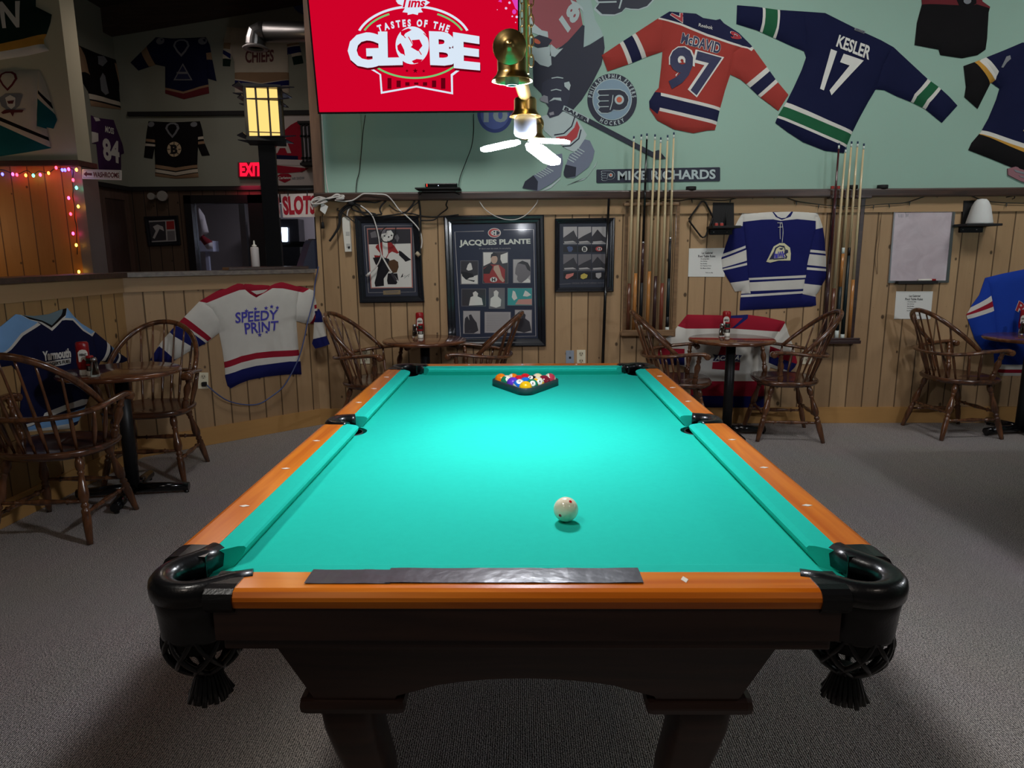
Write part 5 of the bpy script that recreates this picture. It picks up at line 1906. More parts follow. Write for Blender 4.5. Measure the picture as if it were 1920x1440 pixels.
jy, hf = jersey('hockey_jersey', 'cream jersey with tan and navy bands behind the silver duct', FF,
    B_([(155, 305), (300, 315), (480, 312), (800, 330), (930, 390), (975, 520), (1015, 712), (905, 732), (880, 615), (842, 605), (850, 850), (855, 1045), (245, 1042), (240, 700), (205, 610), (190, 748), (108, 745), (108, 600), (125, 430)]), J_cream,
    [(B_([(225, 820), (870, 818), (870, 895), (545, 938), (225, 888)]), J_tan), (B_([(225, 902), (545, 950), (870, 900), (870, 962), (545, 995), (225, 960)]), J_navy),
     (B_([(100, 480), (205, 490), (195, 560), (100, 545)]), J_tan), (B_([(100, 555), (200, 610), (195, 665), (100, 600)]), J_navy), (B_([(90, 660), (200, 668), (200, 770), (90, 770)]), J_dgreen),
     (B_([(835, 540), (990, 515), (990, 590), (835, 618)]), J_navy), (B_([(880, 645), (1030, 620), (1030, 740), (880, 750)]), J_dgreen), (B_([(830, 500), (980, 480), (980, 500), (835, 530)]), J_tan)],
    [('sleeve', B_([(90, 300), (180, 300), (215, 480), (205, 620), (190, 770), (90, 770)])), ('sleeve', B_([(838, 610), (835, 450), (900, 360), (1000, 400), (1040, 740), (900, 750)]))],
    [('chest_lettering', B_([(372, 575), (690, 568), (685, 700), (375, 715)]), 'CHIEFS', T_maroon, None, 0.03)], grid=0.09)

# ================================================================== WALL GRAPHICS ON THE TEAL WALL
WING = [(670, 698), (760, 694), (830, 695), (868, 712), (892, 745), (897, 775), (885, 815), (862, 840), (830, 851), (800, 850), (780, 846), (765, 862), (738, 872), (690, 871), (665, 848), (680, 828), (662, 803), (680, 782), (660, 757), (678, 738), (660, 714)]


def wing_logo(parent, fr, fn, h, dark, light, dot, k=1.0):
    c = (778, 780)
    big = [(c[0] + (x - c[0]) * 1.06 - 2, c[1] + (y - c[1]) * 1.07) for x, y in WING]
    slab(parent, 'emblem_border', fr, [fn(p) for p in big], light, h, h + 0.0015)
    slab(parent, 'emblem', fr, [fn(p) for p in WING], dark, h, h + 0.003)
    mb = MB()
    for y in (738, 782, 826):
        mb.prism([fr.ab(*fn(p)) for p in stroke([(668, y), (745, y - 2)], 6)], fr.p, h, h + 0.004)
    mb.prism([fr.ab(*fn(p)) for p in stroke([(778, 735), (772, 790), (755, 850)], 6)], fr.p, h, h + 0.004)
    mb.prism([fr.ab(*fn(p)) for p in ell(826, 771, 36, 37)], fr.p, h, h + 0.004)
    mb.build('emblem_line', light, parent)
    slab(parent, 'emblem_dot', fr, [fn(p) for p in ell(826, 771, 21, 22)], dot, h, h + 0.0052)


S_dark = mat('sticker_dark', (34, 38, 56), 0.6)
S_light = mat('sticker_pale', (176, 190, 192), 0.6)
S_orange = mat('sticker_orange', (196, 92, 66), 0.6)
S_redm = mat('sticker_red', (178, 58, 62), 0.6)
S_mid = mat('sticker_blue_grey', (126, 150, 168), 0.6)
f1 = lambda p: (960 + p[0] * 0.24309, p[1] * 0.24309)
t = thing('round_sign', 'round dark sticker with a winged emblem and ring lettering on the teal wall', 'sign', FB.at(1147, 236))
slab(t, 'disc', FB, F_(ell(772, 770, 191, 202, 48)), S_dark, 0, 0.003)
slab(t, 'inner_ring', FB, F_(ell(772, 768, 152, 160, 48)), S_light, 0.003, 0.0045)
slab(t, 'inner_disc', FB, F_(ell(772, 768, 146, 154, 48)), S_mid, 0.003, 0.006)
wing_logo(t, FB, f1, 0.006, S_dark, S_light, S_orange)
arc_letters(t, 'ring_lettering', FB, (960 + 772 * .24309, 770 * .24309), 171 * .24309, 181 * .24309, 176, 4, 'PHILADELPHIA FLYERS', 7.6, S_light, 0.0045)
arc_letters(t, 'ring_lettering', FB, (960 + 772 * .24309, 770 * .24309), 171 * .24309, 181 * .24309, 236, 304, 'HOCKEY', 7.6, S_light, 0.0045, outward=False)
t = thing('wall_sticker', 'large dark winged emblem cut by the top edge of the picture', 'sticker', FB.at(1160, 25))
f2 = lambda p: f1((640 + (p[0] - 662) * 2.0, 107 + (p[1] - 870) * 2.0))
wing_logo(t, FB, f2, 0.0, S_dark, S_light, S_orange)
t = thing('name_sign', 'long dark name plate with pale lettering under the hockey stick', 'sign', FB.at(1233, 341))
slab(t, 'plate', FB, F_([(655, 1308), (1598, 1290), (1604, 1296), (1604, 1392), (1598, 1397), (658, 1411), (651, 1405), (651, 1313)]), S_dark, 0, 0.006)
lettering(t, 'lettering', FB, F_([(815, 1322), (1567, 1308), (1566, 1380), (816, 1390)]), 'MIKE RICHARDS', S_light, None, 0.0075, 0.03)
f3 = lambda p: f1((690 + (p[0] - 662) * 0.43, 1320 + (p[1] - 694) * 0.41))
wing_logo(t, FB, f3, 0.006, S_dark, S_light, S_orange)
t = thing('round_sign', 'round blue sticker half hidden behind the lamp below the television', 'sign', FB.at(927, 247))
slab(t, 'disc', FB, ell(928, 213, 33, 36, 40), mat('sticker_blue', (70, 84, 150), 0.6), 0, 0.003)
slab(t, 'ring', FB, [ell(928, 213, 27, 29.5, 40)], mat('sticker_blue_light', (104, 120, 190), 0.6), 0.003, 0.0045)
lettering(t, 'lettering', FB, [(908, 204), (951, 204), (951, 229), (908, 229)], '10', S_light, None, 0.006, 0.04)
t = thing('round_sign', 'round blue sign above the silver duct', 'sign', FF.at(566, 27))
slab(t, 'disc', FF, ell(572, 0, 24, 27, 36), mat('sign_blue', (60, 76, 130), 0.6), 0, 0.02)
slab(t, 'panel', FF, [(556, -8), (580, -8), (574, 7), (560, 2)], S_light, 0.02, 0.024)

# life-size hockey player decal
t = thing('wall_decal', 'life-size cut-out sticker of a bending hockey player with stick and skates', 'sticker', FB.at(1060, 355))
pl = lambda nm, polys, m, h: slab(t, nm, FB, [F_(p) for p in polys], m, 0, h)
pl('trousers', [[(160, 470), (300, 440), (430, 300), (540, 190), (560, 200), (552, 365), (600, 345), (705, 278), (715, 370), (690, 500), (620, 640), (540, 770), (470, 850), (380, 880), (165, 660)]], S_dark, 0.002)
pl('pale_sleeve', [[(478, -40), (600, -40), (640, 150), (690, 240), (705, 285), (590, 345), (552, 368), (560, 200), (540, 90)]], mat('sticker_sleeve', (158, 180, 178), 0.6), 0.0018)
pl('jersey', [[(128, -60), (470, -60), (500, 20), (520, 60), (545, 190), (430, 320), (380, 360), (335, 378), (285, 340), (270, 250), (200, 225), (160, 170), (140, 110)]], mat('sticker_jersey', (150, 74, 82), 0.6), 0.003)
pl('shoulder', [[(500, 20), (545, 60), (552, 105), (545, 85), (520, 62)], [(450, 0), (500, 20), (520, 62), (490, 90)]], S_light, 0.004)
lettering(t, 'number', FB, F_([(365, 150), (470, 15), (530, 110), (432, 248)]), '18', S_light, None, 0.0045, 0.05)
pl('glove', [[(148, 300), (210, 270), (275, 290), (310, 310), (275, 360), (200, 370), (150, 345)]], S_dark, 0.0045)
pl('glove_mark', [ell(190, 320, 32, 16, 20, 0.5)], S_orange, 0.0055)
pl('cuff', [[(145, 365), (200, 372), (290, 360), (300, 420), (305, 500), (280, 518), (215, 500), (150, 440)], [(300, 340), (350, 385), (395, 372), (330, 440), (292, 430)], [(135, 130), (165, 180), (230, 235), (275, 245), (280, 290), (200, 270), (150, 250)]], S_light, 0.004)
pl('sock', [[(215, 900), (300, 880), (400, 860), (480, 880), (530, 960), (578, 1040), (540, 1120), (480, 1172), (420, 1150), (340, 1090), (250, 1010)]], S_light, 0.0035)
pl('sock_band', [[(336, 1058), (420, 1048), (480, 985), (500, 930), (522, 985), (500, 1060), (440, 1110), (380, 1118)]], S_redm, 0.005)
pl('sock_stripe', [stroke([(325, 1042), (400, 1030), (460, 975), (485, 900)], 10), stroke([(390, 1130), (450, 1125), (515, 1070), (532, 1000)], 10)], S_dark, 0.0045)
pl('boot', [[(398, 1330), (420, 1260), (445, 1190), (500, 1165), (560, 1075), (600, 1085), (637, 1165), (622, 1230), (590, 1290), (480, 1372), (420, 1372), (402, 1355)]], mat('sticker_boot', (112, 120, 140), 0.6), 0.0055)
pl('boot', [[(80, 1450), (100, 1400), (180, 1345), (260, 1300), (330, 1195), (385, 1185), (394, 1260), (375, 1360), (300, 1420), (200, 1475)]], mat('sticker_boot', (112, 120, 140), 0.6), 0.0055)
pl('toe_cap', [[(398, 1330), (412, 1270), (495, 1290), (490, 1362), (420, 1372), (402, 1355)]], S_dark, 0.0065)
pl('toe_cap', [[(80, 1450), (100, 1400), (165, 1352), (200, 1400), (195, 1470)]], S_dark, 0.0065)
for (a, b), (c, d) in (((440, 1240), (520, 1160)), ((190, 1360), (280, 1310))):
    mb = MB()
    for k in range(6):
        x, y = a + (c - a) * k / 5, b + (d - b) * k / 5
        mb.prism([FB.ab(*p) for p in F_(stroke([(x - 12, y - 16), (x + 38, y + 12)], 7))], FB.p, 0, 0.0068)
    mb.build('lace', S_light, t)
pl('skate_blade', [[(428, 1425), (560, 1385), (620, 1310), (655, 1245), (648, 1275), (580, 1365), (470, 1415)], [(220, 1480), (340, 1400), (375, 1365), (370, 1385), (300, 1450)]], S_light, 0.004)
pl('helmet', [[(235, 640), (300, 600), (380, 605), (430, 650), (450, 720), (420, 830), (360, 890), (290, 912), (270, 880), (285, 830), (250, 780), (225, 720)]], mat('sticker_helmet', (42, 46, 66), 0.6), 0.006)
pl('helmet_mark', [[(402, 640), (440, 630), (452, 660), (440, 700), (405, 668)], stroke([(300, 700), (340, 690), (380, 700)], 8), [(285, 785), (320, 755), (375, 755), (382, 780), (330, 770)], stroke([(305, 605), (350, 597), (395, 605)], 8)], S_light, 0.007)
pl('face', [[(215, 760), (245, 735), (275, 745), (280, 800), (250, 790), (220, 780)], [(285, 872), (320, 862), (325, 885), (292, 892)]], mat('sticker_face', (140, 140, 150), 0.6), 0.007)
pl('stick', [[(400, 815), (425, 825), (1085, 1172), (1130, 1157), (1185, 1222), (1110, 1228), (1048, 1195), (388, 850)]], S_dark, 0.008)
pl('stick_grip', [[(400, 815), (425, 825), (595, 915), (585, 948), (388, 850)]], S_light, 0.0088)
lettering(t, 'lettering', FB, F_([(412, 826), (588, 918), (578, 944), (400, 850)]), 'BAUER', S_dark, None, 0.0098, 0.06)

# ================================================================== TELEVISION
TT = radians(8.5)
tb = Frame((0, YW - 0.36, 0), (1, 0, 0)).at(785, 212)
FT = Frame((0, tb.y, tb.z), (1, 0, 0), (0, -sin(TT), cos(TT)))
a0, b0 = FT.ab(596, 209)
a1, b1 = FT.ab(974.5, 208)
TWd = a1 - a0
THt = TWd * 0.575
t = thing('television', 'large wall television showing a red advertisement', 'television', FT.p((a0 + a1) / 2, 0))
mb = MB()
for x, z, sx_, sz_ in (((a0 + a1) / 2, 0.006, TWd, 0.012), ((a0 + a1) / 2, THt - 0.006, TWd, 0.012), (a0 + 0.005, THt / 2, 0.010, THt), (a1 - 0.005, THt / 2, 0.010, THt)):
    mb.prism([(x - sx_ / 2, z - sz_ / 2), (x + sx_ / 2, z - sz_ / 2), (x + sx_ / 2, z + sz_ / 2), (x - sx_ / 2, z + sz_ / 2)], FT.p, -0.03, 0.006)
mb.prism([(a0, 0), (a1, 0), (a1, THt), (a0, THt)], FT.p, -0.05, -0.004)
mb.build('bezel', M_blackgloss, t)
sc_ = MB().prism([(a0 + 0.009, 0.011), (a1 - 0.009, 0.011), (a1 - 0.009, THt - 0.011), (a0 + 0.009, THt - 0.011)], FT.p, -0.004, 0.001).build('screen', emis('screen_red', (206, 2, 40), 1.0), t)
WL[sc_.name] = wloc(t)
cm = FT.p((a0 + a1) / 2, THt * 0.5, -0.05)
MB().box(((cm.x, (cm.y + YW) / 2, cm.z)), (0.4, YW - cm.y - 0.004, 0.3)).build('wall_bracket', M_blackmat, t)
X_w = emis('screen_white', (226, 240, 255), 0.92)
X_g = emis('screen_green', (130, 220, 130), 0.8)
X_d = emis('screen_dark_red', (120, 0, 24), 0.6)
X_r = emis('screen_red', (206, 2, 40), 1.0)
X_p = emis('screen_pink', (230, 70, 190), 0.9)
tv = lambda nm, polys, m, h: slab(sc_, nm, FT, polys, m, 0.0005, h)


def band(cx, cy, rx, ry, w, a0_, a1_, n=40):
    return ell(cx, cy, rx, ry, n, 0, radians(a0_), radians(a1_)) + ell(cx, cy, rx - w, ry - w, n, 0, radians(a0_), radians(a1_))[::-1]


eye = (776.5, 85)
tv('logo_ring', [band(775, 81, 110, 71, 4.5, 200, 340), E_([(500, 490), (582, 538), (592, 676), (848, 630), (1112, 680), (1110, 545), (1180, 492), (1160, 488), (1095, 535), (1098, 664), (848, 617), (604, 660), (594, 535), (520, 485)])], X_w, 0.002)
tv('logo_inner_ring', [band(775, 81, 101, 63, 3.5, 203, 243), band(775, 81, 101, 63, 3.5, 297, 337), band(778, 84, 99, 64, 3.5, 32, 152)], X_g, 0.0022)
for x0, x1_, yt, yb in ((640, 668, 562, 640), (705, 735, 580, 628), (768, 798, 592, 618), (832, 862, 594, 610), (895, 925, 592, 618), (960, 990, 580, 628), (1025, 1056, 562, 640)):
    tv('logo_column', [E_([(x0, yt), (x1_, yt), (x1_, yb), (x0, yb)])], X_d, 0.0021)
for x, y, r in ((780, 510, 13), (840, 510, 20), (900, 512, 13)):
    tv('logo_star', [E_(star(x, y, r))], X_d, 0.0021)


def tvtext(nm, q, s, m, off, bold):
    lettering(sc_, nm, FT, q, s, m, None, off, bold)


def slant(P, dx, dy):
    return [(x + dx, y + dy) for x, y in P]


GL = [('G', E_([(358, 245), (580, 238), (592, 480), (365, 484)])), ('L', E_([(580, 235), (742, 232), (742, 462), (588, 466)])), ('B', E_([(946, 232), (1130, 238), (1140, 470), (955, 462)])), ('E', E_([(1120, 240), (1296, 268), (1298, 500), (1126, 484)]))]
for s, q in GL:
    tvtext('logo_shadow', slant(q, 1.0, 4.0), s, X_d, 0.0026, 0.045)
for s, q in GL:
    tvtext('logo_letter', q, s, X_w, 0.0034, 0.045)
tv('logo_football', [E_(ell(818, 327, 120, 136, 40))], X_w, 0.0038)
tv('football_patch', [E_(p) for p in ([(735, 225), (790, 205), (815, 215), (770, 240), (755, 262), (738, 250)], [(815, 290), (870, 285), (892, 330), (860, 370), (808, 340), (825, 320)], [(710, 330), (735, 310), (760, 360), (765, 395), (735, 385), (715, 360)], [(815, 440), (850, 425), (895, 430), (870, 452), (830, 458)], stroke([(740, 235), (770, 275)], 6), stroke([(790, 265), (825, 325)], 6), stroke([(860, 355), (885, 395)], 6), stroke([(900, 240), (935, 275)], 6), stroke([(735, 340), (765, 400)], 6))], X_r, 0.0044)
arc_letters(sc_, 'logo_lettering', FT, (775, 239), 196, 196, 110.5, 69.5, 'TASTES OF THE', 13, X_w, 0.003, 0.05)
tv('leaf', [E_([(700, 5), (735, -10), (720, -60), (940, -60), (915, 0), (945, 18), (915, 40), (880, 65), (895, 88), (862, 92), (858, 108), (822, 100), (785, 108), (785, 92), (748, 88), (765, 62), (745, 40), (715, 28)])], X_w, 0.0046)
tvtext('leaf_lettering', E_([(745, -18), (918, -10), (905, 52), (730, 55)]), 'Tims', X_r, 0.0054, 0.03)
tv('paint_splash', [E_(ell(x, y, r, r, 12)) for x, y, r in ((1493, 60, 9), (1570, 122, 9), (1538, 118, 6), (1518, 20, 9), (1430, 70, 3), (1562, 162, 4))], emis('screen_splash_white', (240, 200, 245), 0.9), 0.0022)
tv('paint_splash', [E_(p) for p in ([(1535, 0), (1582, -30), (1582, 80), (1560, 60), (1548, 30)], ell(1552, 85, 15, 18, 10), [(1436, 10), (1460, -10), (1462, 18)])], X_p, 0.002)

# ================================================================== PICTURES
M_frame = mat('black_picture_frame', (24, 26, 32), 0.25, coat=0.3)
M_matb = mat('dark_mat_board', (44, 48, 62), 0.5)
M_glaze = None
P_w = mat('photo_white', (214, 212, 206), 0.35, coat=0.6)
P_l = mat('photo_light_grey', (170, 166, 166), 0.35, coat=0.6)
P_m = mat('photo_mid_grey', (110, 106, 110), 0.35, coat=0.6)
P_d = mat('photo_dark_grey', (54, 52, 58), 0.35, coat=0.6)
P_b = mat('photo_black', (26, 24, 30), 0.35, coat=0.6)
P_poster = mat('poster_slate', (46, 52, 70), 0.4, spec=0.3, coat=0.1)
P_red = mat('photo_red', (150, 44, 44), 0.35, coat=0.6)
P_skin = mat('photo_skin', (190, 160, 140), 0.35, coat=0.6)
P_brown = mat('photo_brown', (86, 60, 40), 0.35, coat=0.6)
P_teal = mat('photo_teal', (60, 150, 150), 0.35, coat=0.6)


def lerp2(a, b, t):
    return (a[0] + (b[0] - a[0]) * t, a[1] + (b[1] - a[1]) * t)


def framed(label, fr, outer, bw, board, depth=0.03, cat='picture'):
    """outer quad tl, tr, br, bl in pixels; bw moulding width in metres"""
    t = thing('framed_picture', label, cat, fr.at((outer[2][0] + outer[3][0]) / 2, (outer[2][1] + outer[3][1]) / 2))
    P = [fr.ab(*p) for p in outer]
    c = (sum(p[0] for p in P) / 4, sum(p[1] for p in P) / 4)

    def inset(d):
        return [(p[0] + (d if p[0] < c[0] else -d), p[1] + (d if p[1] < c[1] else -d)) for p in P]
    mb = MB()
    rings = [(0, 0.0), (0, depth * 0.8), (bw * 0.15, depth), (bw * 0.45, depth * 0.92), (bw * 0.6, depth * 0.7), (bw * 0.9, depth * 0.62), (bw, depth * 0.45), (bw, 0.0)]
    n0 = len(mb.v)
    for d, h in rings:
        mb.v += [fr.p(a, b, h) for a, b in inset(d)]
    for i in range(len(rings) - 1):
        for k in range(4):
            l = (k + 1) % 4
            mb.f.append([n0 + i * 4 + k, n0 + (i + 1) * 4 + k, n0 + (i + 1) * 4 + l, n0 + i * 4 + l])
            mb.m.append(0)
            mb.sm.append(False)
    mb.build('moulding', M_frame, t)
    q = inset(bw * 0.98)
    b = MB().prism(q, fr.p, 0.002, 0.009).build('print', board, t)
    return t, b


def pic(parent, name, fr, polys, m, h):
    return slab(parent, name, fr, polys, m, 0.0085, h)


# poster of black and white photographs
t, b = framed('big dark framed poster of a hockey goalie with many black and white photos', FB, I_([(60, 122), (958, 110), (976, 1288), (104, 1296)]), 0.062, P_poster)
pic(b, 'border_line', FB, [I_(stroke(p, 5)) for p in ([(420, 256), (158, 263), (210, 1216), (886, 1199), (866, 242), (596, 245)],)], P_l, 0.0095)
lettering(b, 'title', FB, I_([(200, 338), (836, 325), (838, 382), (202, 402)]), 'JACQUES PLANTE', mat('title_cream', (206, 210, 200), 0.4), None, 0.0105, 0.04)
lettering(b, 'small_print', FB, I_([(378, 408), (660, 404), (660, 418), (378, 424)]), "If I don't wear the mask, I'm not playing", P_l, None, 0.0105, 0.0)
pic(b, 'club_emblem', FB, [I_(ell(514, 272, 58, 43, 30))], P_w, 0.0095)
pic(b, 'club_emblem_ring', FB, [I_(ell(514, 272, 53, 38, 30))], mat('emblem_red', (170, 60, 62), 0.4), 0.0100)
pic(b, 'club_emblem_core', FB, [I_(ell(524, 272, 42, 25, 24))], P_w, 0.0103)
pic(b, 'club_emblem_inner', FB, [I_(ell(526, 272, 37, 20, 24))], P_poster, 0.0106)
lettering(b, 'club_emblem_letter', FB, I_([(497, 256), (530, 256), (530, 290), (497, 290)]), 'H', P_w, None, 0.0112, 0.05)


def photo(rect, bg, shapes):
    x0, y0, x1, y1 = rect
    pic(b, 'photo_border', FB, [I_([(x0 - 4, y0 - 4), (x1 + 4, y0 - 4), (x1 + 4, y1 + 4), (x0 - 4, y1 + 4)])], P_m, 0.0095)
    ph = pic(b, 'photo', FB, [I_([(x0, y0), (x1, y0), (x1, y1), (x0, y1)])], bg, 0.0100)
    return ph


def shp(nm, polys, m, h=0.0104):
    pic(b, nm, FB, [I_(p) for p in polys], m, h)


photo((212, 525, 366, 732), P_d, ())
shp('ice', [[(216, 640), (300, 670), (364, 650), (364, 730), (218, 730)]], P_w)
shp('goalie', [[(215, 620), (262, 625), (320, 640), (330, 668), (290, 676), (270, 690), (340, 700), (330, 712), (255, 690), (225, 660)]], P_b, 0.0106)
shp('goalie_top', [[(262, 600), (275, 560), (292, 540), (305, 545), (318, 600), (300, 608), (280, 612)]], P_w, 0.0106)
photo((412, 446, 634, 722), P_d, ())
shp('backdrop', [[(414, 448), (500, 448), (480, 540), (416, 570)], [(570, 470), (632, 448), (632, 540), (585, 548), (568, 510)]], P_w)
shp('sweater', [[(416, 700), (418, 590), (470, 555), (560, 560), (610, 600), (606, 722), (430, 722)]], P_red, 0.0105)
shp('sleeve', [[(416, 600), (470, 552), (500, 575), (470, 640), (416, 640)]], P_b, 0.0107)
shp('face', [ell(512, 508, 30, 42, 22)], P_skin, 0.0108)
shp('hair', [[(480, 500), (484, 465), (512, 448), (540, 465), (545, 498), (530, 480), (498, 482)]], P_b, 0.0110)
shp('mask', [[(510, 570), (550, 560), (565, 600), (580, 660), (606, 700), (590, 716), (560, 690), (530, 640), (505, 600)]], P_skin, 0.0112)
shp('chest_emblem', [ell(505, 692, 42, 32, 24)], P_red, 0.0112)
shp('chest_emblem_core', [ell(507, 692, 32, 23, 24)], P_w, 0.0114)
lettering(b, 'chest_emblem_letter', FB, I_([(492, 676), (522, 676), (522, 708), (492, 708)]), 'H', P_b, None, 0.012, 0.05)
photo((684, 512, 836, 720), P_l, ())
shp('head', [[(700, 640), (704, 590), (720, 545), (765, 522), (815, 540), (836, 580), (836, 650), (800, 690), (770, 720), (735, 715), (716, 690), (722, 660)]], P_m, 0.0106)
shp('hair', [[(720, 545), (765, 522), (815, 540), (836, 580), (836, 620), (810, 600), (790, 560), (750, 550)]], P_b, 0.0108)
shp('collar', [[(760, 720), (815, 680), (836, 700), (836, 720)]], P_w, 0.0110)
photo((222, 778, 434, 928), P_d, ())
shp('man', [[(285, 925), (300, 850), (325, 840), (320, 810), (345, 795), (368, 815), (362, 842), (400, 860), (412, 920)]], P_w, 0.0106)
photo((468, 770, 604, 950), P_m, ())
shp('player', [[(475, 930), (480, 860), (510, 840), (508, 800), (530, 785), (552, 805), (545, 842), (575, 870), (570, 930), (530, 945)]], P_w, 0.0106)
photo((634, 770, 850, 922), P_teal, ())
shp('players', [[(670, 850), (680, 790), (700, 800), (720, 860), (690, 880)], [(770, 840), (790, 790), (810, 800), (845, 830), (810, 845)]], P_w, 0.0106)
shp('rink_board', [[(700, 915), (730, 870), (850, 865), (850, 918)]], mat('photo_pink', (190, 140, 130), 0.4), 0.0108)
photo((236, 975, 384, 1176), P_l, ())
shp('couple', [[(244, 1100), (250, 1040), (270, 1020), (290, 1060), (285, 1010), (305, 1004), (325, 1040), (355, 1080), (370, 1150), (330, 1174), (246, 1174)]], P_d, 0.0106)
photo((428, 985, 658, 1168), P_l, ())
mbx = MB()
for k in range(17):
    mbx.prism([FB.ab(*p) for p in I_(stroke([(440, 1000 + k * 9.6), (645 if k < 16 else 540, 997 + k * 9.6)], 2.2))], FB.p, 0.0085, 0.0104)
mbx.build('small_print', P_m, b)
photo((700, 966, 848, 1168), P_l, ())
shp('player', [[(710, 1150), (720, 1060), (755, 1040), (755, 1000), (775, 985), (795, 1010), (790, 1040), (830, 1070), (846, 1150), (780, 1168)]], P_d, 0.0106)
# goalie picture
t, b = framed('framed colour picture of a goalie in red and white above the left round table', FB, H_([(440, 440), (1055, 438), (1113, 1266), (492, 1274)]), 0.05, M_matb)
pic(b, 'border_line', FB, [H_(stroke([(532, 534), (1000, 528), (1024, 1168), (574, 1176), (532, 534)], 4))], P_l, 0.0095)
pic(b, 'border_line', FB, [H_([(556, 556), (988, 550), (1000, 1130), (594, 1135)])], mat('mat_salmon', (170, 110, 100), 0.5), 0.0095)
ph = pic(b, 'photo', FB, [H_([(566, 568), (976, 562), (990, 1122), (604, 1126)])], P_w, 0.0100)
gp = lambda nm, P, m, h=0.0104: pic(b, nm, FB, [H_(p) for p in P], m, h)
gp('crowd', [[(566, 568), (976, 562), (980, 702), (575, 712)]], P_d)
gp('crowd_detail', [[(820, 640), (850, 610), (870, 650), (850, 690)], [(590, 600), (640, 580), (660, 640), (600, 650)], [(690, 572), (740, 566), (735, 600), (695, 610)]], P_m, 0.0106)
gp('goalie_sweater', [[(620, 780), (650, 720), (700, 690), (790, 690), (825, 730), (868, 790), (850, 800), (800, 780), (770, 800), (740, 860), (690, 830), (640, 860)]], P_red, 0.0108)
gp('goalie_stripe', [[(705, 670), (755, 670), (762, 800), (735, 850), (712, 820)], [(612, 790), (640, 740), (690, 800), (680, 820), (630, 815)], [(820, 720), (835, 715), (872, 770), (860, 785)]], P_w, 0.0110)
gp('goalie_mask', [[(685, 640), (700, 610), (745, 600), (750, 580), (790, 575), (815, 610), (805, 660), (770, 680), (740, 670), (700, 680)]], P_w, 0.0112)
gp('goalie_mask_detail', [ell(728, 630, 9, 7, 10), ell(768, 640, 8, 8, 10), ell(796, 625, 8, 8, 10)], P_b, 0.0114)
gp('goalie_trousers', [[(615, 840), (690, 830), (770, 850), (790, 900), (760, 930), (680, 950), (640, 900)]], P_b, 0.0110)
gp('goalie_pad', [[(665, 930), (765, 925), (770, 970), (720, 1040), (722, 1110), (640, 1118), (632, 1080), (650, 1010)], [(760, 990), (850, 990), (862, 1060), (840, 1095), (760, 1095), (752, 1060)]], P_b, 0.0112)
gp('goalie_blocker', [[(865, 770), (890, 780), (960, 840), (985, 858), (930, 878), (905, 850), (868, 815)]], P_b, 0.0112)
gp('goalie_catcher', [[(770, 870), (820, 855), (858, 880), (864, 930), (845, 980), (800, 990), (765, 960), (762, 900)]], P_brown, 0.0114)
gp('goalie_stick', [stroke([(690, 800), (770, 940), (860, 1075)], 14)], P_w, 0.0116)
gp('goalie_stick_blade', [stroke([(795, 985), (840, 1060)], 26)], P_d, 0.0118)
gp('autograph', [stroke([(885, 1030), (905, 990), (900, 1025), (930, 1010), (915, 1040), (940, 1018), (970, 995), (955, 1025)], 4)], P_b, 0.0106)
pic(b, 'name_plate', FB, [H_([(714, 1156), (880, 1150), (882, 1192), (716, 1196)])], mat('brass_plate', (170, 150, 118), 0.35, 0.6), 0.0115)
gp('plate_print', [stroke([(735, 1168), (862, 1164)], 5), stroke([(745, 1180), (852, 1176)], 4)], P_m, 0.0118)
# six arenas
t, b = framed('framed picture of six old arenas, the smallest dark frame right of the big poster', FB, I_([(1057, 144), (1596, 136), (1582, 800), (1057, 806)]), 0.036, M_matb)
pic(b, 'border_line', FB, [I_(stroke([(1095, 735), (1200, 728)], 4)), I_(stroke([(1440, 722), (1515, 720)], 4))], P_m, 0.0095)
lettering(b, 'title', FB, I_([(1210, 718), (1432, 715), (1432, 730), (1210, 733)]), 'ORIGINAL SIX SPORTS ARENAS', P_m, None, 0.0105, 0.0)
for k, (x0, x1) in enumerate(((1133, 1257), (1266, 1383), (1391, 1514))):
    for y0, y1 in ((218, 375), (464, 612)):
        pic(b, 'photo', FB, [I_([(x0, y0), (x1, y0 - 2), (x1, y1 - 2), (x0, y1)])], P_l if y0 < 300 else P_m, 0.0100)
        w = x1 - x0
        hh = y1 - y0
        sh = [[(x0, y0 + hh * .95), (x0, y0 + hh * .62), (x0 + w * .75, y0 + hh * .2), (x0 + w * .95, y0 + hh * .55), (x1, y0 + hh * .6), (x1, y0 + hh * .95)],
              [(x0, y0 + hh * .7), (x0 + w * .45, y0 + hh * .5), (x1, y0 + hh * .3), (x1, y0 + hh * .95), (x0, y0 + hh * .95)],
              [(x0, y0 + hh * .55), (x0 + w * .4, y0 + hh * .15), (x0 + w * .85, y0 + hh * .55), (x1, y0 + hh * .6), (x1, y0 + hh * .92), (x0, y0 + hh * .92)]][k]
        pic(b, 'arena', FB, [I_(sh)], P_d, 0.0104)
        pic(b, 'street', FB, [I_([(x0 + w * .05, y0 + hh * .84), (x1 - w * .3, y0 + hh * .80), (x1 - w * .05, y0 + hh * .9), (x0 + w * .1, y0 + hh * .93)])], P_l, 0.0106)
    for y0, y1 in ((390, 446), (626, 690)):
        pic(b, 'emblem_panel', FB, [I_([(x0, y0), (x1, y0 - 2), (x1, y1 - 2), (x0, y1)])], P_b, 0.0100)
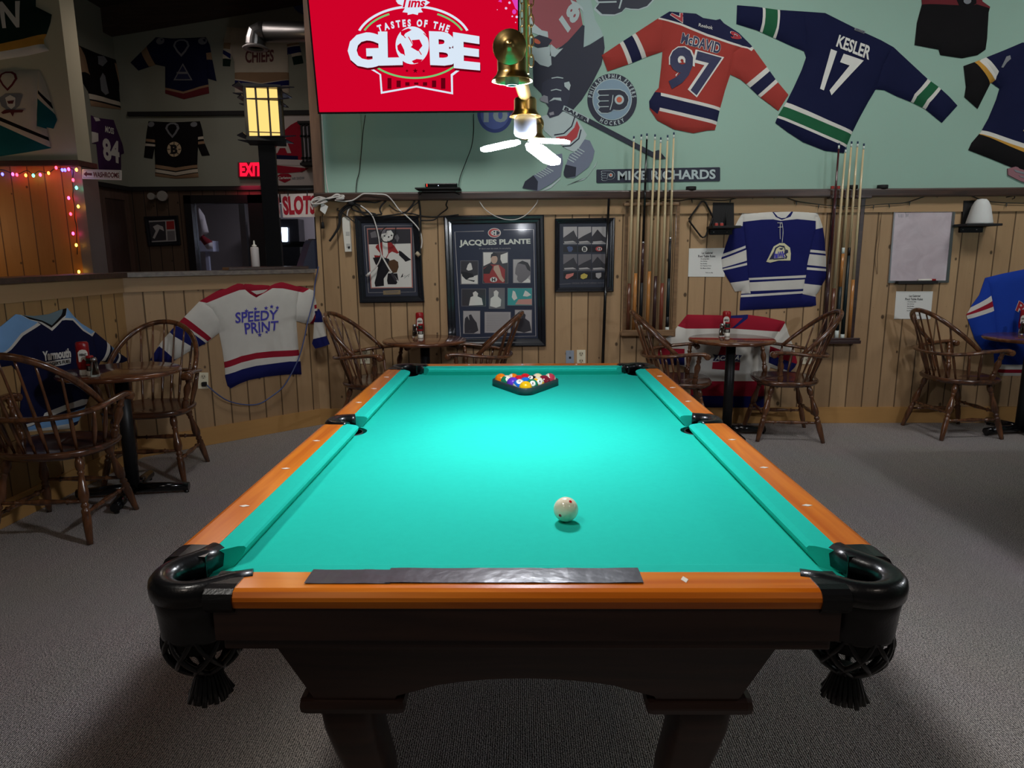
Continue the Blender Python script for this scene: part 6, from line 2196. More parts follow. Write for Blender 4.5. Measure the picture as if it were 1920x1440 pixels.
for nm, P, m in (('emblem', I_([(1165, 400), (1185, 392), (1215, 398), (1220, 420), (1205, 442), (1180, 442)]), mat('emblem_slate', (70, 84, 120), 0.4)), ('emblem', I_(ell(1324, 418, 25, 25)), P_w), ('emblem', I_(ell(1453, 416, 31, 22)), mat('emblem_red', (170, 60, 62), 0.4)),
                 ('emblem', I_([(1150, 675), (1160, 645), (1200, 638), (1228, 632), (1222, 655), (1195, 672), (1165, 688)]), mat('emblem_pink', (200, 120, 110), 0.4)), ('emblem', I_([(1290, 650), (1320, 635), (1352, 650), (1345, 675), (1310, 688), (1288, 678)]), mat('emblem_yellow', (190, 170, 80), 0.4)), ('emblem', I_([(1424, 634), (1474, 630), (1474, 665), (1450, 684), (1426, 668)]), P_l)):
    pic(b, nm, FB, [P], m, 0.0106)
lettering(b, 'emblem_letter', FB, I_([(1311, 402), (1338, 402), (1338, 435), (1311, 435)]), 'B', P_b, None, 0.0112, 0.05)
pic(b, 'emblem_core', FB, [I_(ell(1458, 416, 22, 14))], P_w, 0.0109)
lettering(b, 'emblem_letter', FB, I_([(1444, 407), (1470, 407), (1470, 425), (1444, 425)]), 'H', P_b, None, 0.0114, 0.05)
# small picture in the bar room
t, b = framed('small dark framed picture on the far plank wall left of the glazed opening', FF, D_([(1303, 510), (1604, 500), (1632, 765), (1340, 776)]), 0.05, P_l)
sp = lambda nm, P, m, h: pic(b, nm, FF, [D_(p) for p in P], m, h)
sp('photo', [[(1345, 560), (1490, 552), (1500, 722), (1365, 730)]], P_d, 0.0100)
sp('photo_detail', [[(1380, 600), (1420, 580), (1470, 600), (1480, 640), (1440, 620), (1420, 660), (1395, 710), (1378, 700), (1405, 640)]], P_l, 0.0106)
sp('emblem_panel', [[(1500, 552), (1570, 548), (1574, 622), (1503, 626)]], P_red, 0.0100)
sp('photo', [[(1508, 640), (1575, 636), (1580, 722), (1514, 726)]], P_m, 0.0100)

# ================================================================== CUE RACKS AND CUES
M_ash = mat('cue_ash', (206, 186, 146), 0.25, coat=0.4)
M_tan = mat('cue_tan', (176, 118, 62), 0.25, coat=0.4)
M_brn = mat('cue_brown', (96, 56, 40), 0.25, coat=0.4)
M_rbr = mat('cue_red_brown', (120, 60, 44), 0.25, coat=0.4)
M_dkb = mat('cue_dark_brown', (58, 36, 36), 0.25, coat=0.4)
M_dgr = mat('cue_dark_green', (22, 36, 40), 0.4)
M_ferr = mat('cue_ferrule', (206, 214, 208), 0.3)


RACK_Z = {}


def cue_rack(label, wood, top, shelf, boards, slots):
    t = thing('cue_rack', label, 'cue rack', FB.at((shelf[0][0] + shelf[1][0]) / 2, shelf[0][1] + 8))
    for nm, (p, q), dep, hh in (('top_bar', top, 0.070, 0.022), ('shelf', shelf, 0.10, 0.028)):
        a, b = FB.ab(*p, 0.06), FB.ab(*q, 0.06)
        z = (a[1] + b[1]) / 2
        MB().box(((a[0] + b[0]) / 2, YW - dep / 2, z), (b[0] - a[0], dep, hh), bev=0.005).build(nm, wood, t)
        if nm == 'shelf':
            MB().box(((a[0] + b[0]) / 2, YW - dep + 0.006, z + 0.022), (b[0] - a[0] - 0.02, 0.012, 0.022), bev=0.003).build('shelf_lip', wood, t)
            za = z
        else:
            zt_ = z
    RACK_Z[t.name] = za + 0.015
    for x0, x1 in boards:
        u0, u1 = FB.ab(x0, 480)[0], FB.ab(x1, 480)[0]
        MB().box(((u0 + u1) / 2, YW - 0.009, (za + zt_) / 2), (u1 - u0, 0.018, zt_ - za + 0.06), bev=0.003).build('back_board', wood, t)
    mb = MB()
    for u in slots:
        a = FB.ab(*u, 0.08)
        for s in (-0.026, 0.026):
            mb.tube([(a[0] + s, YW - 0.08, a[1] + 0.005), (a[0] + s, YW - 0.112, a[1] + 0.006)], 0.005, 8)
    mb.build('cue_clip', M_blackmat, t)
    return t


def cue(label, top, bot, segs, group, zs):
    """segs [(end fraction from the tip, material)]"""
    hb, ht = 0.060, 0.118
    A, B = FB.at(*bot, hb), FB.at(*top, ht)
    A = B + (A - B) * ((B.z - zs) / (B.z - A.z))
    t = thing('pool_cue', label, 'cue', A, group)
    d = B - A

    def rad(s):
        return 0.0155 - 0.0092 * s
    parts = []
    s1 = 1.0
    seq = [(0.988, 1.0, 'tip', mat('cue_tip', (40, 60, 90), 0.6)), (0.972, 0.988, 'ferrule', M_ferr)]
    prev = 0.972
    for f, m, nm in segs:
        seq.append((1 - f, prev, nm, m))
        prev = 1 - f
    for a, b_, nm, m in seq:
        MB().tube([A + d * a, A + d * ((a + b_) / 2), A + d * b_], [rad(a), rad((a + b_) / 2), rad(b_)], 12).build(nm, m, t)
    return t


g1, g2 = 'pool cues in the left rack', 'pool cues in the right rack'
R1 = cue_rack('wall cue rack of pale brown wood left of the navy jersey', grain('rack_pale_wood', (140, 108, 76), (118, 90, 62), 0, rough=0.45), (J_([(100, 512)])[0], J_([(446, 512)])[0]), (J_([(78, 1325)])[0], J_([(408, 1325)])[0]), ((1170, 1176), (1264, 1271)), [])
C1 = [((163, 85), (124, 1303), [(.74, M_ash, 'shaft'), (1, M_brn, 'butt')], 'leftmost cue of the left rack with pale shaft and brown butt'),
      ((210, 73), (160, 1303), [(.69, M_ash, 'shaft'), (1, M_tan, 'butt')], 'second cue of the left rack with pale shaft and honey butt'),
      ((245, 68), (202, 1300), [(.53, M_blackgloss, 'shaft'), (.54, M_steel, 'joint'), (.74, M_dkb, 'forearm'), (.95, M_black, 'wrap'), (1, M_ferr, 'butt_cap')], 'black cue with a steel joint, third in the left rack'),
      ((296, 73), (245, 1303), [(.68, M_ash, 'shaft'), (1, M_tan, 'butt')], 'cue with pale shaft and honey butt right of the black cue in the left rack'),
      ((332, 92), (287, 1303), [(.70, M_ash, 'shaft'), (1, M_dkb, 'butt')], 'shortest standing cue of the left rack with a dark brown butt'),
      ((375, 78), (330, 1306), [(.74, M_ash, 'shaft'), (1, M_rbr, 'butt')], 'cue with a red brown butt, second from the right in the left rack'),
      ((414, 60), (371, 1306), [(.51, M_ash, 'shaft'), (.53, M_steel, 'joint'), (.72, M_black, 'forearm'), (.92, M_dgr, 'wrap'), (.975, M_black, 'sleeve'), (1, M_ferr, 'butt_cap')], 'rightmost cue of the left rack with a black and dark green butt')]
for a, b, sg, lb in C1:
    cue(lb, J_([a])[0], J_([b])[0], sg, g1, RACK_Z[R1.name])
M_rack2 = grain('rack_dark_wood', (62, 42, 40), (44, 30, 30), 0, rough=0.35)
R2 = cue_rack('dark wall cue rack right of the navy jersey', M_rack2, (K_([(1285, 132)])[0], K_([(1640, 132)])[0]), (K_([(1168, 1352)])[0], K_([(1530, 1352)])[0]), ((1551, 1559), (1604, 1612)), [])
C2 = [((1573.5, 268), (1545, 635), [(.60, mat('cue_mahogany', (70, 30, 34), 0.2, coat=0.5), 'shaft'), (1, M_dkb, 'butt')], 'dark mahogany cue at the left of the right rack'),
      ((1586, 276), (1556, 635.5), [(.72, M_ash, 'shaft'), (1, M_brn, 'butt')], 'pale cue with brown butt, second in the right rack'),
      ((1597, 265), (1568, 636), [(.52, M_ash, 'shaft'), (.55, M_ferr, 'joint'), (.72, M_tan, 'forearm'), (.95, M_dgr, 'wrap'), (1, M_ferr, 'butt_cap')], 'middle cue of the right rack with honey forearm and dark green wrap'),
      ((1608.5, 265), (1579, 636), [(.52, M_ash, 'shaft'), (.56, M_black, 'joint'), (.97, M_dgr, 'wrap'), (1, M_ferr, 'butt_cap')], 'cue with a long dark green butt, second from the right in the right rack'),
      ((1620, 269), (1591, 636), [(.68, M_ash, 'shaft'), (1, M_tan, 'butt')], 'rightmost cue of the right rack with an amber butt')]
for a, b, sg, lb in C2:
    cue(lb, a, b, sg, g2, RACK_Z[R2.name])
A, B = FB.at(1130, 682, 0.05), FB.at(1141.5, 372, 0.09)
dd = B - A
A2 = A - dd * (A.z - 0.005) / dd.z
tag(MB().tube([A2, A2.lerp(B, .5), B], [0.013, 0.012, 0.009], 12).build('black_pole', M_blackgloss), 'slim black pole leaning on the ledge in front of the arenas picture', 'pole')

# ================================================================== SMALL THINGS ON THE BACK WALL
# triangle rack hanging on a nail, chalk bracket
mb = MB()
P = K_([(97, 325), (200, 165), (232, 168), (300, 300), (232, 470), (212, 474)])
mb.tube([FB.at(u, v, 0.03) for u, v in K_([(97, 318), (99, 334), (196, 462), (212, 474), (232, 468), (244, 452), (300, 310), (298, 296), (238, 180), (224, 168), (204, 170), (192, 184)])], 0.010, 8, closed=True, flat=(1.6, 0.6))
tag(mb.build('ball_rack', M_blackmat), 'black triangle ball rack hanging on the wall left of the navy jersey', 'ball rack')


def bracket(label, back, arm_px, rhs):
    t = thing('wall_bracket', label, 'bracket', FB.at((back[0][0] + back[2][0]) / 2, back[2][1]))
    slab(t, 'back_plate', FB, back, M_blackmat, 0, 0.02)
    a, b = FB.ab(*arm_px[0], 0.1), FB.ab(*arm_px[1], 0.1)
    MB().box(((a[0] + b[0]) / 2, YW - 0.09, a[1]), (b[0] - a[0], 0.18, 0.018), bev=0.004).build('shelf', M_blackmat, t)
    a, b = FB.ab(*rhs[0]), FB.ab(*rhs[1])
    MB().box(((a[0] + b[0]) / 2, YW - 0.012, (a[1] + b[1]) / 2), (b[0] - a[0], 0.024, a[1] - b[1]), bev=0.004).build('lower_plate', M_blackmat, t)
    mb = MB()
    for u, v in ((rhs[0][0] + 8, (rhs[0][1] + rhs[1][1]) / 2), (rhs[1][0] - 8, (rhs[0][1] + rhs[1][1]) / 2)):
        mb.lathe([(0.006, 0), (0.005, 0.004), (0.0, 0.005)], FB.at(u, v, 0.022), (0, -1, 0), 10)
    mb.build('screw', M_steel, t)
    return t


bracket('black wall bracket holding chalk cubes beside the hanging triangle', K_([(295, 180), (470, 182), (472, 382), (285, 385)]), K_([(275, 388), (512, 388)]), K_([(270, 405), (455, 450)]))
for u, lb in ((328, 'red chalk cube at the left on the wall bracket'), (372, 'red chalk cube at the right on the wall bracket')):
    p = FB.at(*K_([(u, 372)])[0], 0.09)
    zs = FB.ab(*K_([(275, 388)])[0], 0.1)[1] + 0.009
    t = MB().box((p.x, p.y, zs + 0.011), (0.024, 0.024, 0.022), bev=0.002).build('chalk_cube', mat('chalk_wrapper_red', (170, 60, 52), 0.6))
    tag(t, lb, 'chalk', 'chalk cubes on the wall bracket')
    MB().lathe([(0.009, 0.0), (0.009, 0.0015)], (p.x, p.y, zs + 0.022), seg=14).build('chalk_face', mat('chalk_pale', (190, 190, 200), 0.9), t)
p = FB.at(*K_([(405, 380)])[0], 0.06)
tag(MB().lathe([(0.006, 0), (0.006, 0.10), (0.003, 0.108)], (p.x, p.y, zs), seg=10).build('black_stick', M_black), 'short black stick standing upright on the chalk bracket', 'stick')
bracket('black wall bracket carrying a white cone right of the whiteboard', L4([(918, 165), (1090, 162), (1075, 362), (905, 365)]), L4([(905, 370), (1200, 370)]), L4([(888, 382), (1076, 432)]))
pz = FB.ab(*L4([(1060, 370)])[0], 0.1)[1] + 0.009
pc2 = FB.at(*L4([(1060, 360)])[0], 0.09)
tag(MB().lathe([(0.0, 0.0), (0.088, 0.0), (0.088, 0.012), (0.080, 0.05), (0.062, 0.13), (0.046, 0.165), (0.030, 0.182), (0.0, 0.186)], (pc2.x, YW - 0.092, pz), seg=30).build('chalk_cone', mat('white_chalk', (214, 214, 212), 0.85)), 'white cone of hand chalk on the right wall bracket', 'chalk')


def notice(label, quad, texts):
    t = thing('paper_notice', label, 'notice', FB.at((quad[2][0] + quad[3][0]) / 2, (quad[2][1] + quad[3][1]) / 2))
    slab(t, 'sheet', FB, [quad], M_paper, 0.0, 0.004)
    qm = quad_map(quad)
    for i, (s, (x0, x1, y0, y1)) in enumerate(texts):
        lettering(t, 'heading' if i < 2 else 'text_line', FB, [qm(x0, 1 - y0), qm(x1, 1 - y0), qm(x1, 1 - y1), qm(x0, 1 - y1)], s, M_ink, None, 0.0052, 0.015)
    return t


TX = [('Le Gabriel', (.36, .66, .13, .20)), ('Pool Table Rules', (.26, .74, .24, .32)), ('No Jump Ball', (.33, .56, .36, .40)), ('No Sitting', (.33, .51, .44, .48)), ('No Drinks', (.33, .51, .52, .56)), ('No Flipping Coins', (.33, .63, .60, .64)), ('No Masse Shots', (.33, .61, .68, .72)), ('Thank you, Mgr', (.47, .68, .84, .88))]
notice('white paper with pool table rules left of the navy jersey', K_([(98, 566), (398, 562), (398, 806), (90, 804)]), TX)
notice('white paper with pool table rules under the whiteboard', L4([(360, 928), (670, 928), (648, 1162), (342, 1160)]), TX)
# whiteboard
t = thing('whiteboard', 'whiteboard with smudges and tally marks in a metal frame', 'whiteboard', FB.at(*L4([(540, 850)])[0]))
WQ = L4([(342, 168), (860, 164), (796, 854), (286, 857)])
IQ = L4([(352, 188), (834, 186), (772, 836), (300, 838)])
wbm, nt, bb = new_mat('whiteboard_surface')
tcn = node(nt, 'ShaderNodeTexCoord')
nz = node(nt, 'ShaderNodeTexNoise')
nz.inputs['Scale'].default_value = 7
nz.inputs['Detail'].default_value = 8
nz.inputs['Distortion'].default_value = 1.2
link(nt, tcn.outputs['Object'], nz.inputs['Vector'])
mxn = node(nt, 'ShaderNodeMix', data_type='RGBA')
mxn.inputs['A'].default_value = lin((168, 152, 160)) + (1,)
mxn.inputs['B'].default_value = lin((220, 208, 214)) + (1,)
link(nt, nz.outputs['Fac'], mxn.inputs['Factor'])
link(nt, mxn.outputs['Result'], bb.inputs['Base Color'])
bb.inputs['Roughness'].default_value = 0.3
slab(t, 'board', FB, [IQ], wbm, 0, 0.010)
mb = MB()
for i in range(4):
    j = (i + 1) % 4
    mb.prism([FB.ab(*p) for p in (WQ[i], WQ[j], IQ[j], IQ[i])], FB.p, 0, 0.014)
mb.build('metal_frame', M_steel, t)
mb = MB()
for s in ([(372, 262), (480, 262)], [(432, 235), (438, 305)], [(375, 278), (380, 305)], [(388, 276), (392, 305)], [(400, 276), (402, 306)], [(412, 276), (411, 305)], [(446, 274), (444, 298)], [(456, 274), (452, 298)], [(400, 258), (408, 240), (425, 256)], [(450, 256), (456, 238), (464, 256)]):
    mb.prism([FB.ab(*p) for p in L4(stroke(s, 3))], FB.p, 0.009, 0.0106)
mb.build('tally_marks', T_grey, t)
MB().prism([FB.ab(*p) for p in L4([(352, 840), (682, 838), (684, 862), (350, 864)])], FB.p, 0.0, 0.05).build('pen_tray', M_blackmat, t)
a = FB.at(*L4([(545, 842)])[0], 0.03)
b = FB.at(*L4([(690, 840)])[0], 0.03)
mk = MB().tube([a + V((0, 0, 0.008)), b + V((0, 0, 0.008))], 0.008, 12).build('barrel', M_white, None)
tag(mk, 'white marker with red cap on the whiteboard tray', 'marker')
mk.name = 'whiteboard_marker'
WL[mk.name] = V(mk.location)
b1 = a.lerp(b, 0.78)
WLk = V(mk.location)
MB().tube([b1 + V((0, 0, 0.008)), b + V((0.002, 0, 0.008))], 0.0086, 12).build('cap', M_red, mk)

# outlets


def outlet(label, fr, c, w, h, m=M_ivory, kind='outlet'):
    q = [(c[0] - w / 2, c[1] - h / 2), (c[0] + w / 2, c[1] - h / 2), (c[0] + w / 2, c[1] + h / 2), (c[0] - w / 2, c[1] + h / 2)]
    t = thing('wall_outlet' if kind == 'outlet' else 'phone_plate', label, 'outlet' if kind == 'outlet' else 'wall plate', fr.at(c[0], c[1] + h / 2))
    slab(t, 'plate', fr, [q], m, 0, 0.006)
    if kind == 'outlet':
        for s in (-0.24, 0.24):
            y = c[1] + s * h
            so = slab(t, 'socket', fr, [ell(c[0], y, w * .27, h * .15, 16)], mat('socket_cream', (206, 196, 168), 0.4), 0.006, 0.0075)
            slab(so, 'slot', fr, [[(c[0] + d - .6, y - 2.2), (c[0] + d + .6, y - 2.2), (c[0] + d + .6, y + 0.6), (c[0] + d - .6, y + 0.6)] for d in (-2.0, 2.0)] + [ell(c[0], y + 2.4, 0.9, 0.9, 8)], M_ink, 0.0075, 0.0079)
    else:
        slab(t, 'jack', fr, [[(c[0] - 1.8, c[1] - 2), (c[0] + 2.2, c[1] - 2), (c[0] + 2.2, c[1] + 2), (c[0] - 1.8, c[1] + 2)]], M_ink, 0.006, 0.0066)
        slab(t, 'screw', fr, [ell(c[0], c[1] - 9, 0.9, 0.9, 8), ell(c[0], c[1] + 9, 0.9, 0.9, 8)], M_steel, 0.006, 0.0068)
    return t


outlet('ivory outlet with a cord plugged in on the left half wall', FKR, (380.5, 713.5), 19, 30)
outlet('ivory outlet low on the back wall beside the grey plate', FB, (1089.5, 670), 16, 28)
outlet('grey phone plate low on the back wall', FB, (1068.5, 670.5), 15, 27, M_greyplate, 'phone')
outlet('ivory outlet half hidden behind the armchair left of the goalie table', FB, (685, 667), 18, 29)
outlet('white outlet half hidden behind the right armchair at the middle right table', FB, (1513, 668), 18, 29)
tag(MB().lathe([(0.007, 0), (0.007, 0.004), (0.0, 0.005)], FKR.at(320, 541), FKR.N, 12).build('wall_screw', M_steel), 'bright round screw head on the left half wall', 'screw')

# ledge: pucks, chalk, set-top box
zl = ZL1
for u, v, lb in ((1293, 358, 'black puck on the ledge right of the name plate'), (1593, 357, 'black puck on the ledge behind the right rack cues'), (1649, 356, 'black puck on the ledge left of the whiteboard')):
    p = FB.at(u, v, 0.0)
    tag(MB().lathe([(0.0, 0.0), (0.037, 0.0), (0.0385, 0.003), (0.0385, 0.022), (0.037, 0.0254), (0.0, 0.0254)], (p.x, YW - 0.042, zl), seg=28).build('hockey_puck', M_blackmat), lb, 'puck', 'pucks on the ledge')
for k, u in enumerate((1560, 1571)):
    p = FB.at(u, 356, 0.03)
    tag(MB().box((p.x, YW - 0.035, zl + 0.011), (0.022, 0.022, 0.022), bev=0.002).build('chalk_cube', mat('chalk_wrapper_red', (170, 60, 52), 0.6)), 'red chalk cube on the ledge, %s of the two left of the dark mahogany cue' % ('left' if k == 0 else 'right'), 'chalk', 'chalk cubes on the ledge')
tb_ = [FB.ab(*p, 0.12) for p in H_([(1128, 132), (1436, 126), (1436, 168), (1128, 168)])]
t = thing('set_top_box', 'black set-top box with small lights on a bracket shelf above the goalie picture', 'media box', (sum(p[0] for p in tb_) / 4, YW - 0.12, tb_[2][1]))
xa, xb = tb_[0][0], tb_[1][0]
z0b, z1b = tb_[2][1], tb_[0][1]
MB().box(((xa + xb) / 2, YW - 0.11, (z0b + z1b) / 2), (xb - xa, 0.18, z1b - z0b), bev=0.006).build('case', M_blackgloss, t)
MB().box((xa + 0.015, YW - 0.2015, (z0b + z1b) / 2), (0.006, 0.003, 0.02)).build('red_light', emis('tiny_red', (255, 70, 50), 1.5), t)
MB().box((xa + 0.10, YW - 0.2015, (z0b + z1b) / 2 - 0.003), (0.005, 0.003, 0.005)).build('white_light', emis('tiny_white', (220, 230, 255), 2.0), t)
t = thing('box_shelf', 'thin dark metal shelf bracket under the set-top box', 'shelf', ((xa + xb) / 2 - 0.03, YW - 0.1, z0b - 0.03))
MB().box(((xa + xb) / 2 - 0.03, YW - 0.105, z0b - 0.006), (xb - xa + 0.09, 0.20, 0.010)).build('plate', M_blackmat, t)
MB().tube([(xa - 0.07, YW - 0.03, z0b - 0.045), (xa - 0.02, YW - 0.19, z0b - 0.03), (xb - 0.02, YW - 0.19, z0b - 0.03), (xb + 0.01, YW - 0.03, z0b - 0.045)], 0.005, 8).build('rail', M_blackmat, t)

# power strip, cords and cables around the goalie picture
t = thing('power_strip', 'white power strip hanging on the wall left of the goalie picture', 'power strip', FB.at(*H_([(382, 780)])[0]))
sb = slab(t, 'body', FB, [H_([(328, 460), (340, 448), (385, 448), (396, 462), (400, 530), (414, 780), (355, 782), (330, 540)])], M_white, 0, 0.035)
slab(t, 'socket', FB, [H_([(362 + d * 6, 590 + d * 115), (400 + d * 6, 588 + d * 115), (402 + d * 6, 625 + d * 115), (364 + d * 6, 627 + d * 115)]) for d in (0, 1)], mat('socket_grey', (186, 184, 178), 0.5), 0.035, 0.037)
slab(t, 'switch', FB, [H_([(384, 732), (402, 730), (403, 750), (386, 752)])], M_ink, 0.035, 0.040)
wire('white_cable', 'white cord running down to the power strip', 'cord', H_([(362, 450), (372, 390), (405, 338), (430, 322)]), FB, 0.045, 0.0052, M_cord)
t = thing('cord_coil', 'bundled white extension cord with a paper tag hanging over the end of the ledge', 'cord', FB.at(*H_([(175, 300)])[0], 0.1))
for k in range(6):
    r = random.Random(k)
    e = lambda s: r.uniform(-s, s)
    pts = [(175, 285 + e(12)), (110, 300 + e(20)), (40 + e(12), 335 + e(18)), (25 + e(10), 300 + e(18)), (90, 268 + e(14)), (175, 270 + e(10)), (260, 240 + e(16)), (325 + e(14), 235 + e(18)), (330 + e(10), 262 + e(16)), (260, 280 + e(10))]
    wire('loop', '', '', H_(pts), FB, [0.1 + 0.02 * r.uniform(-1, 1) for _ in pts], 0.0048, M_cord, parent=t)
wire('tie', '', '', H_([(158, 252), (165, 275), (182, 290), (172, 262), (160, 252)]), FB, 0.115, 0.004, M_blackmat, parent=t)
slab(t, 'paper_tag', FB.off(0.1), [H_([(118, 305), (182, 345), (152, 422), (105, 382)])], M_paper, 0, 0.002)
wire('white_cable', 'white cord lying along the ledge from the coil to the cable knot', 'cord', H_([(245, 285), (320, 296), (392, 292), (440, 275), (510, 228), (560, 222), (640, 226), (740, 236), (800, 290), (868, 380), (940, 440), (1030, 530), (1072, 600), (1086, 680), (1078, 750)]), FB, [0.10, 0.09, 0.08, 0.08, 0.085, 0.085, 0.09, 0.09, 0.07, 0.05, 0.05, 0.045, 0.045, 0.04, 0.045], 0.005, M_cord)
tag(MB().tube([FB.at(*p, 0.045) for p in H_([(1030, 790), (1062, 822)])], 0.016, 8).build('cord_plug', mat('plug_tan', (176, 164, 140), 0.5)), 'tan connector hanging over the right side of the goalie picture frame', 'plug')
t = wire('white_cable', 'white cord with a plug crossing the front of the goalie picture', 'cord', H_([(495, 338), (560, 385), (610, 440), (645, 540), (668, 640), (680, 740), (692, 825), (650, 920), (585, 985)]), FB, [0.06, 0.06, 0.05, 0.045, 0.045, 0.045, 0.045, 0.045, 0.045], 0.005, M_cord)
WL[t.name] = V(t.location)
MB().tube([FB.at(*p, 0.045) for p in H_([(590, 980), (552, 1018)])], [0.008, 0.012], 8).build('plug', M_cord, t)
cab = [([(405, 315), (330, 360), (290, 420), (285, 520), (250, 600), (195, 680)], 0.008), ([(410, 320), (350, 370), (310, 420), (290, 540), (240, 620), (200, 672)], 0.006), ([(400, 300), (430, 300), (560, 300), (650, 305), (730, 270)], 0.006), ([(420, 320), (470, 350), (520, 420), (600, 430), (700, 420)], 0.006), ([(430, 310), (520, 350), (560, 400), (640, 440), (780, 430), (950, 410), (1100, 440), (1240, 445), (1440, 425)], 0.005), ([(700, 420), (680, 380), (700, 330), (740, 290), (745, 250)], 0.006), ([(1040, 240), (1000, 320), (940, 390), (900, 410)], 0.006), ([(1050, 240), (1070, 400), (1070, 560), (1062, 640)], 0.007), ([(1065, 240), (1050, 300), (1000, 340), (930, 400), (830, 380), (770, 330)], 0.004), ([(1340, 270), (1320, 330), (1330, 365), (1260, 420), (1200, 475), (1080, 480)], 0.005), ([(300, 390), (350, 430), (440, 500)], 0.004), ([(745, 540), (700, 580), (690, 640), (720, 685), (790, 680), (825, 620), (835, 540)], 0.004), ([(400, 330), (420, 375), (500, 400), (600, 410), (640, 420)], 0.006), ([(280, 360), (270, 380), (330, 385), (420, 340)], 0.004)]
CL = ['dark cable hanging left of the power strip', 'dark cable doubled beside the one left of the power strip', 'dark cable running along under the ledge to the right of the knot', 'dark cable drooping on the top left corner of the goalie frame', 'long dark cable running along the tops of the pictures', 'dark cable looping up to the ledge above the goalie picture', 'dark cable slanting from the set-top box down to the goalie frame', 'dark cable hanging straight down on the right of the goalie frame', 'thin dark cable sagging from the set-top box', 'dark cable end sticking out between the two frames', 'thin dark cable crossing to the left edge of the goalie frame', 'thin dark loop of cable hanging over the goalie mask', 'dark cable lying behind the knot', 'thin dark cable curling round the power strip cord']
for (P, r), lb in zip(cab, CL):
    wire('cable', lb, 'cable', H_(P), FB, 0.05, r, M_blackmat, group='dark cables on the back wall')
tag(MB().sphere(FB.at(*H_([(405, 312)])[0], 0.06), 0.026, seg=14, ring=10).build('cable_knot', M_blackmat), 'dark knot of taped cables at the ledge above the power strip', 'cable knot')
wire('white_cable', 'thin white cord hanging in a loop above the big poster', 'cord', I_([(380, -10), (430, 60), (520, 120), (620, 152), (720, 148), (810, 100), (890, 10), (905, -30)]), FB, 0.045, 0.0035, M_cord)
wire('thin_cable', 'thin dark cable hanging from the left part of the television', 'cable', [(685, 216), (681, 245), (678, 280), (674, 320), (669, 340), (667, 366)], FB, [0.2, 0.06, 0.02, 0.02, 0.02, 0.06], 0.003, M_blackmat)
wire('thin_cable', 'thin dark cable hanging from the right part of the television', 'cable', [(888, 214), (888, 245), (884, 275), (873, 305), (862, 335), (860, 358)], FB, [0.2, 0.05, 0.02, 0.02, 0.02, 0.06], 0.003, M_blackmat)
wire('white_conduit', 'thin white cable fixed along the wooden corner post', 'cable', [(603, 214), (607, 270), (611, 330), (615, 358), (618, 364)], FB, 0.01, 0.004, M_cord)
wire('blue_cord', 'blue power cord hanging from the half wall top to the left outlet', 'cord', [(597, 500), (594, 515), (590, 535), (588, 560)] + O_([(1325, 515), (1300, 640), (1260, 790), (1200, 930), (1110, 1080), (1000, 1170), (890, 1235), (760, 1242), (620, 1210), (520, 1150), (420, 1065)]), FKR, [0.07, 0.05, 0.03, 0.05, 0.075, 0.06, 0.06, 0.06, 0.055, 0.05, 0.045, 0.045, 0.05, 0.055, 0.03], 0.0048, mat('blue_cord', (70, 84, 130), 0.45))
tag(MB().box(FKR.at(383, 720, 0.02), (0.03, 0.03, 0.03), bev=0.006).build('cord_plug', M_blackmat), 'black plug of the blue cord in the left outlet', 'plug')
# light string along the ledge on the right
zc = []
P = K_([(-250, 150), (0, 165), (120, 150), (400, 160), (560, 125), (700, 112), (860, 118), (1000, 165), (1160, 190), (1300, 205), (1500, 212), (1700, 195)]) + L4([(300, 190), (440, 180), (600, 130), (800, 85), (940, 105), (1100, 160), (1250, 180), (1440, 185), (1600, 190)])
ls = wire('light_string', 'unlit dark string of fairy lights along the board under the ledge', 'light string', P, FB, 0.03, 0.0032, mat('wire_green', (28, 34, 30), 0.6), n=4)
WL[ls.name] = V(ls.location)
pts = catmull([FB.at(u, v, 0.03) for u, v in P], 4)
for k in range(3, len(pts), 5):
    MB().tube([pts[k], pts[k] + V((0.004 * (-1) ** k, -0.004, -0.018)), pts[k] + V((0.006 * (-1) ** k, -0.006, -0.032))], [0.004, 0.0045, 0.001], 6).build('bulb', mat('bulb_dark', (46, 50, 48), 0.3), ls)
wire('hanging_wire', 'thin brown wire hanging loosely left of the whiteboard', 'wire', L4([(245, 140), (240, 260), (215, 420), (190, 560), (185, 680), (200, 780), (205, 740), (205, 620), (220, 480), (235, 300)]), FB, 0.008, 0.0012, mat('wire_brown', (80, 56, 40), 0.6))
wire('wall_hook', 'small dark hook on the board above the white cone', 'hook', L4([(1290, 135), (1340, 125), (1358, 118), (1360, 140), (1340, 150)]), FB, 0.02, 0.003, M_blackmat)

# ================================================================== SIGNS, LANTERN, DUCT IN THE BAR ROOM
SF = FP.off(0.05)
t = thing('washroom_sign', 'white sign with a dark red arrow and the word WASHROOMS', 'sign', FS.at(191, 337))
WF = Frame((0, YP - 0.03, 0), (1, 0, 0))
WLt = WF.at(191, 337)
t.location = WLt
WL[t.name] = V(WLt)
slab(t, 'board', WF, [A_([(622, 1270), (914, 1278), (914, 1352), (622, 1342)])], M_white, 0, 0.012)
slab(t, 'border', WF, [A_([(630, 1278), (906, 1285), (906, 1344), (630, 1334)])], T_grey, 0.012, 0.0132)
slab(t, 'panel', WF, [A_([(633, 1281), (903, 1288), (903, 1341), (633, 1331)])], M_white, 0.012, 0.0144)
slab(t, 'arrow', WF, [A_([(634, 1307), (658, 1287), (658, 1298), (696, 1300), (696, 1318), (658, 1315), (658, 1327)])], T_maroon, 0.012, 0.016)
lettering(t, 'lettering', WF, A_([(706, 1290), (900, 1296), (900, 1336), (706, 1330)]), 'WASHROOMS', T_maroon, None, 0.0165, 0.03)
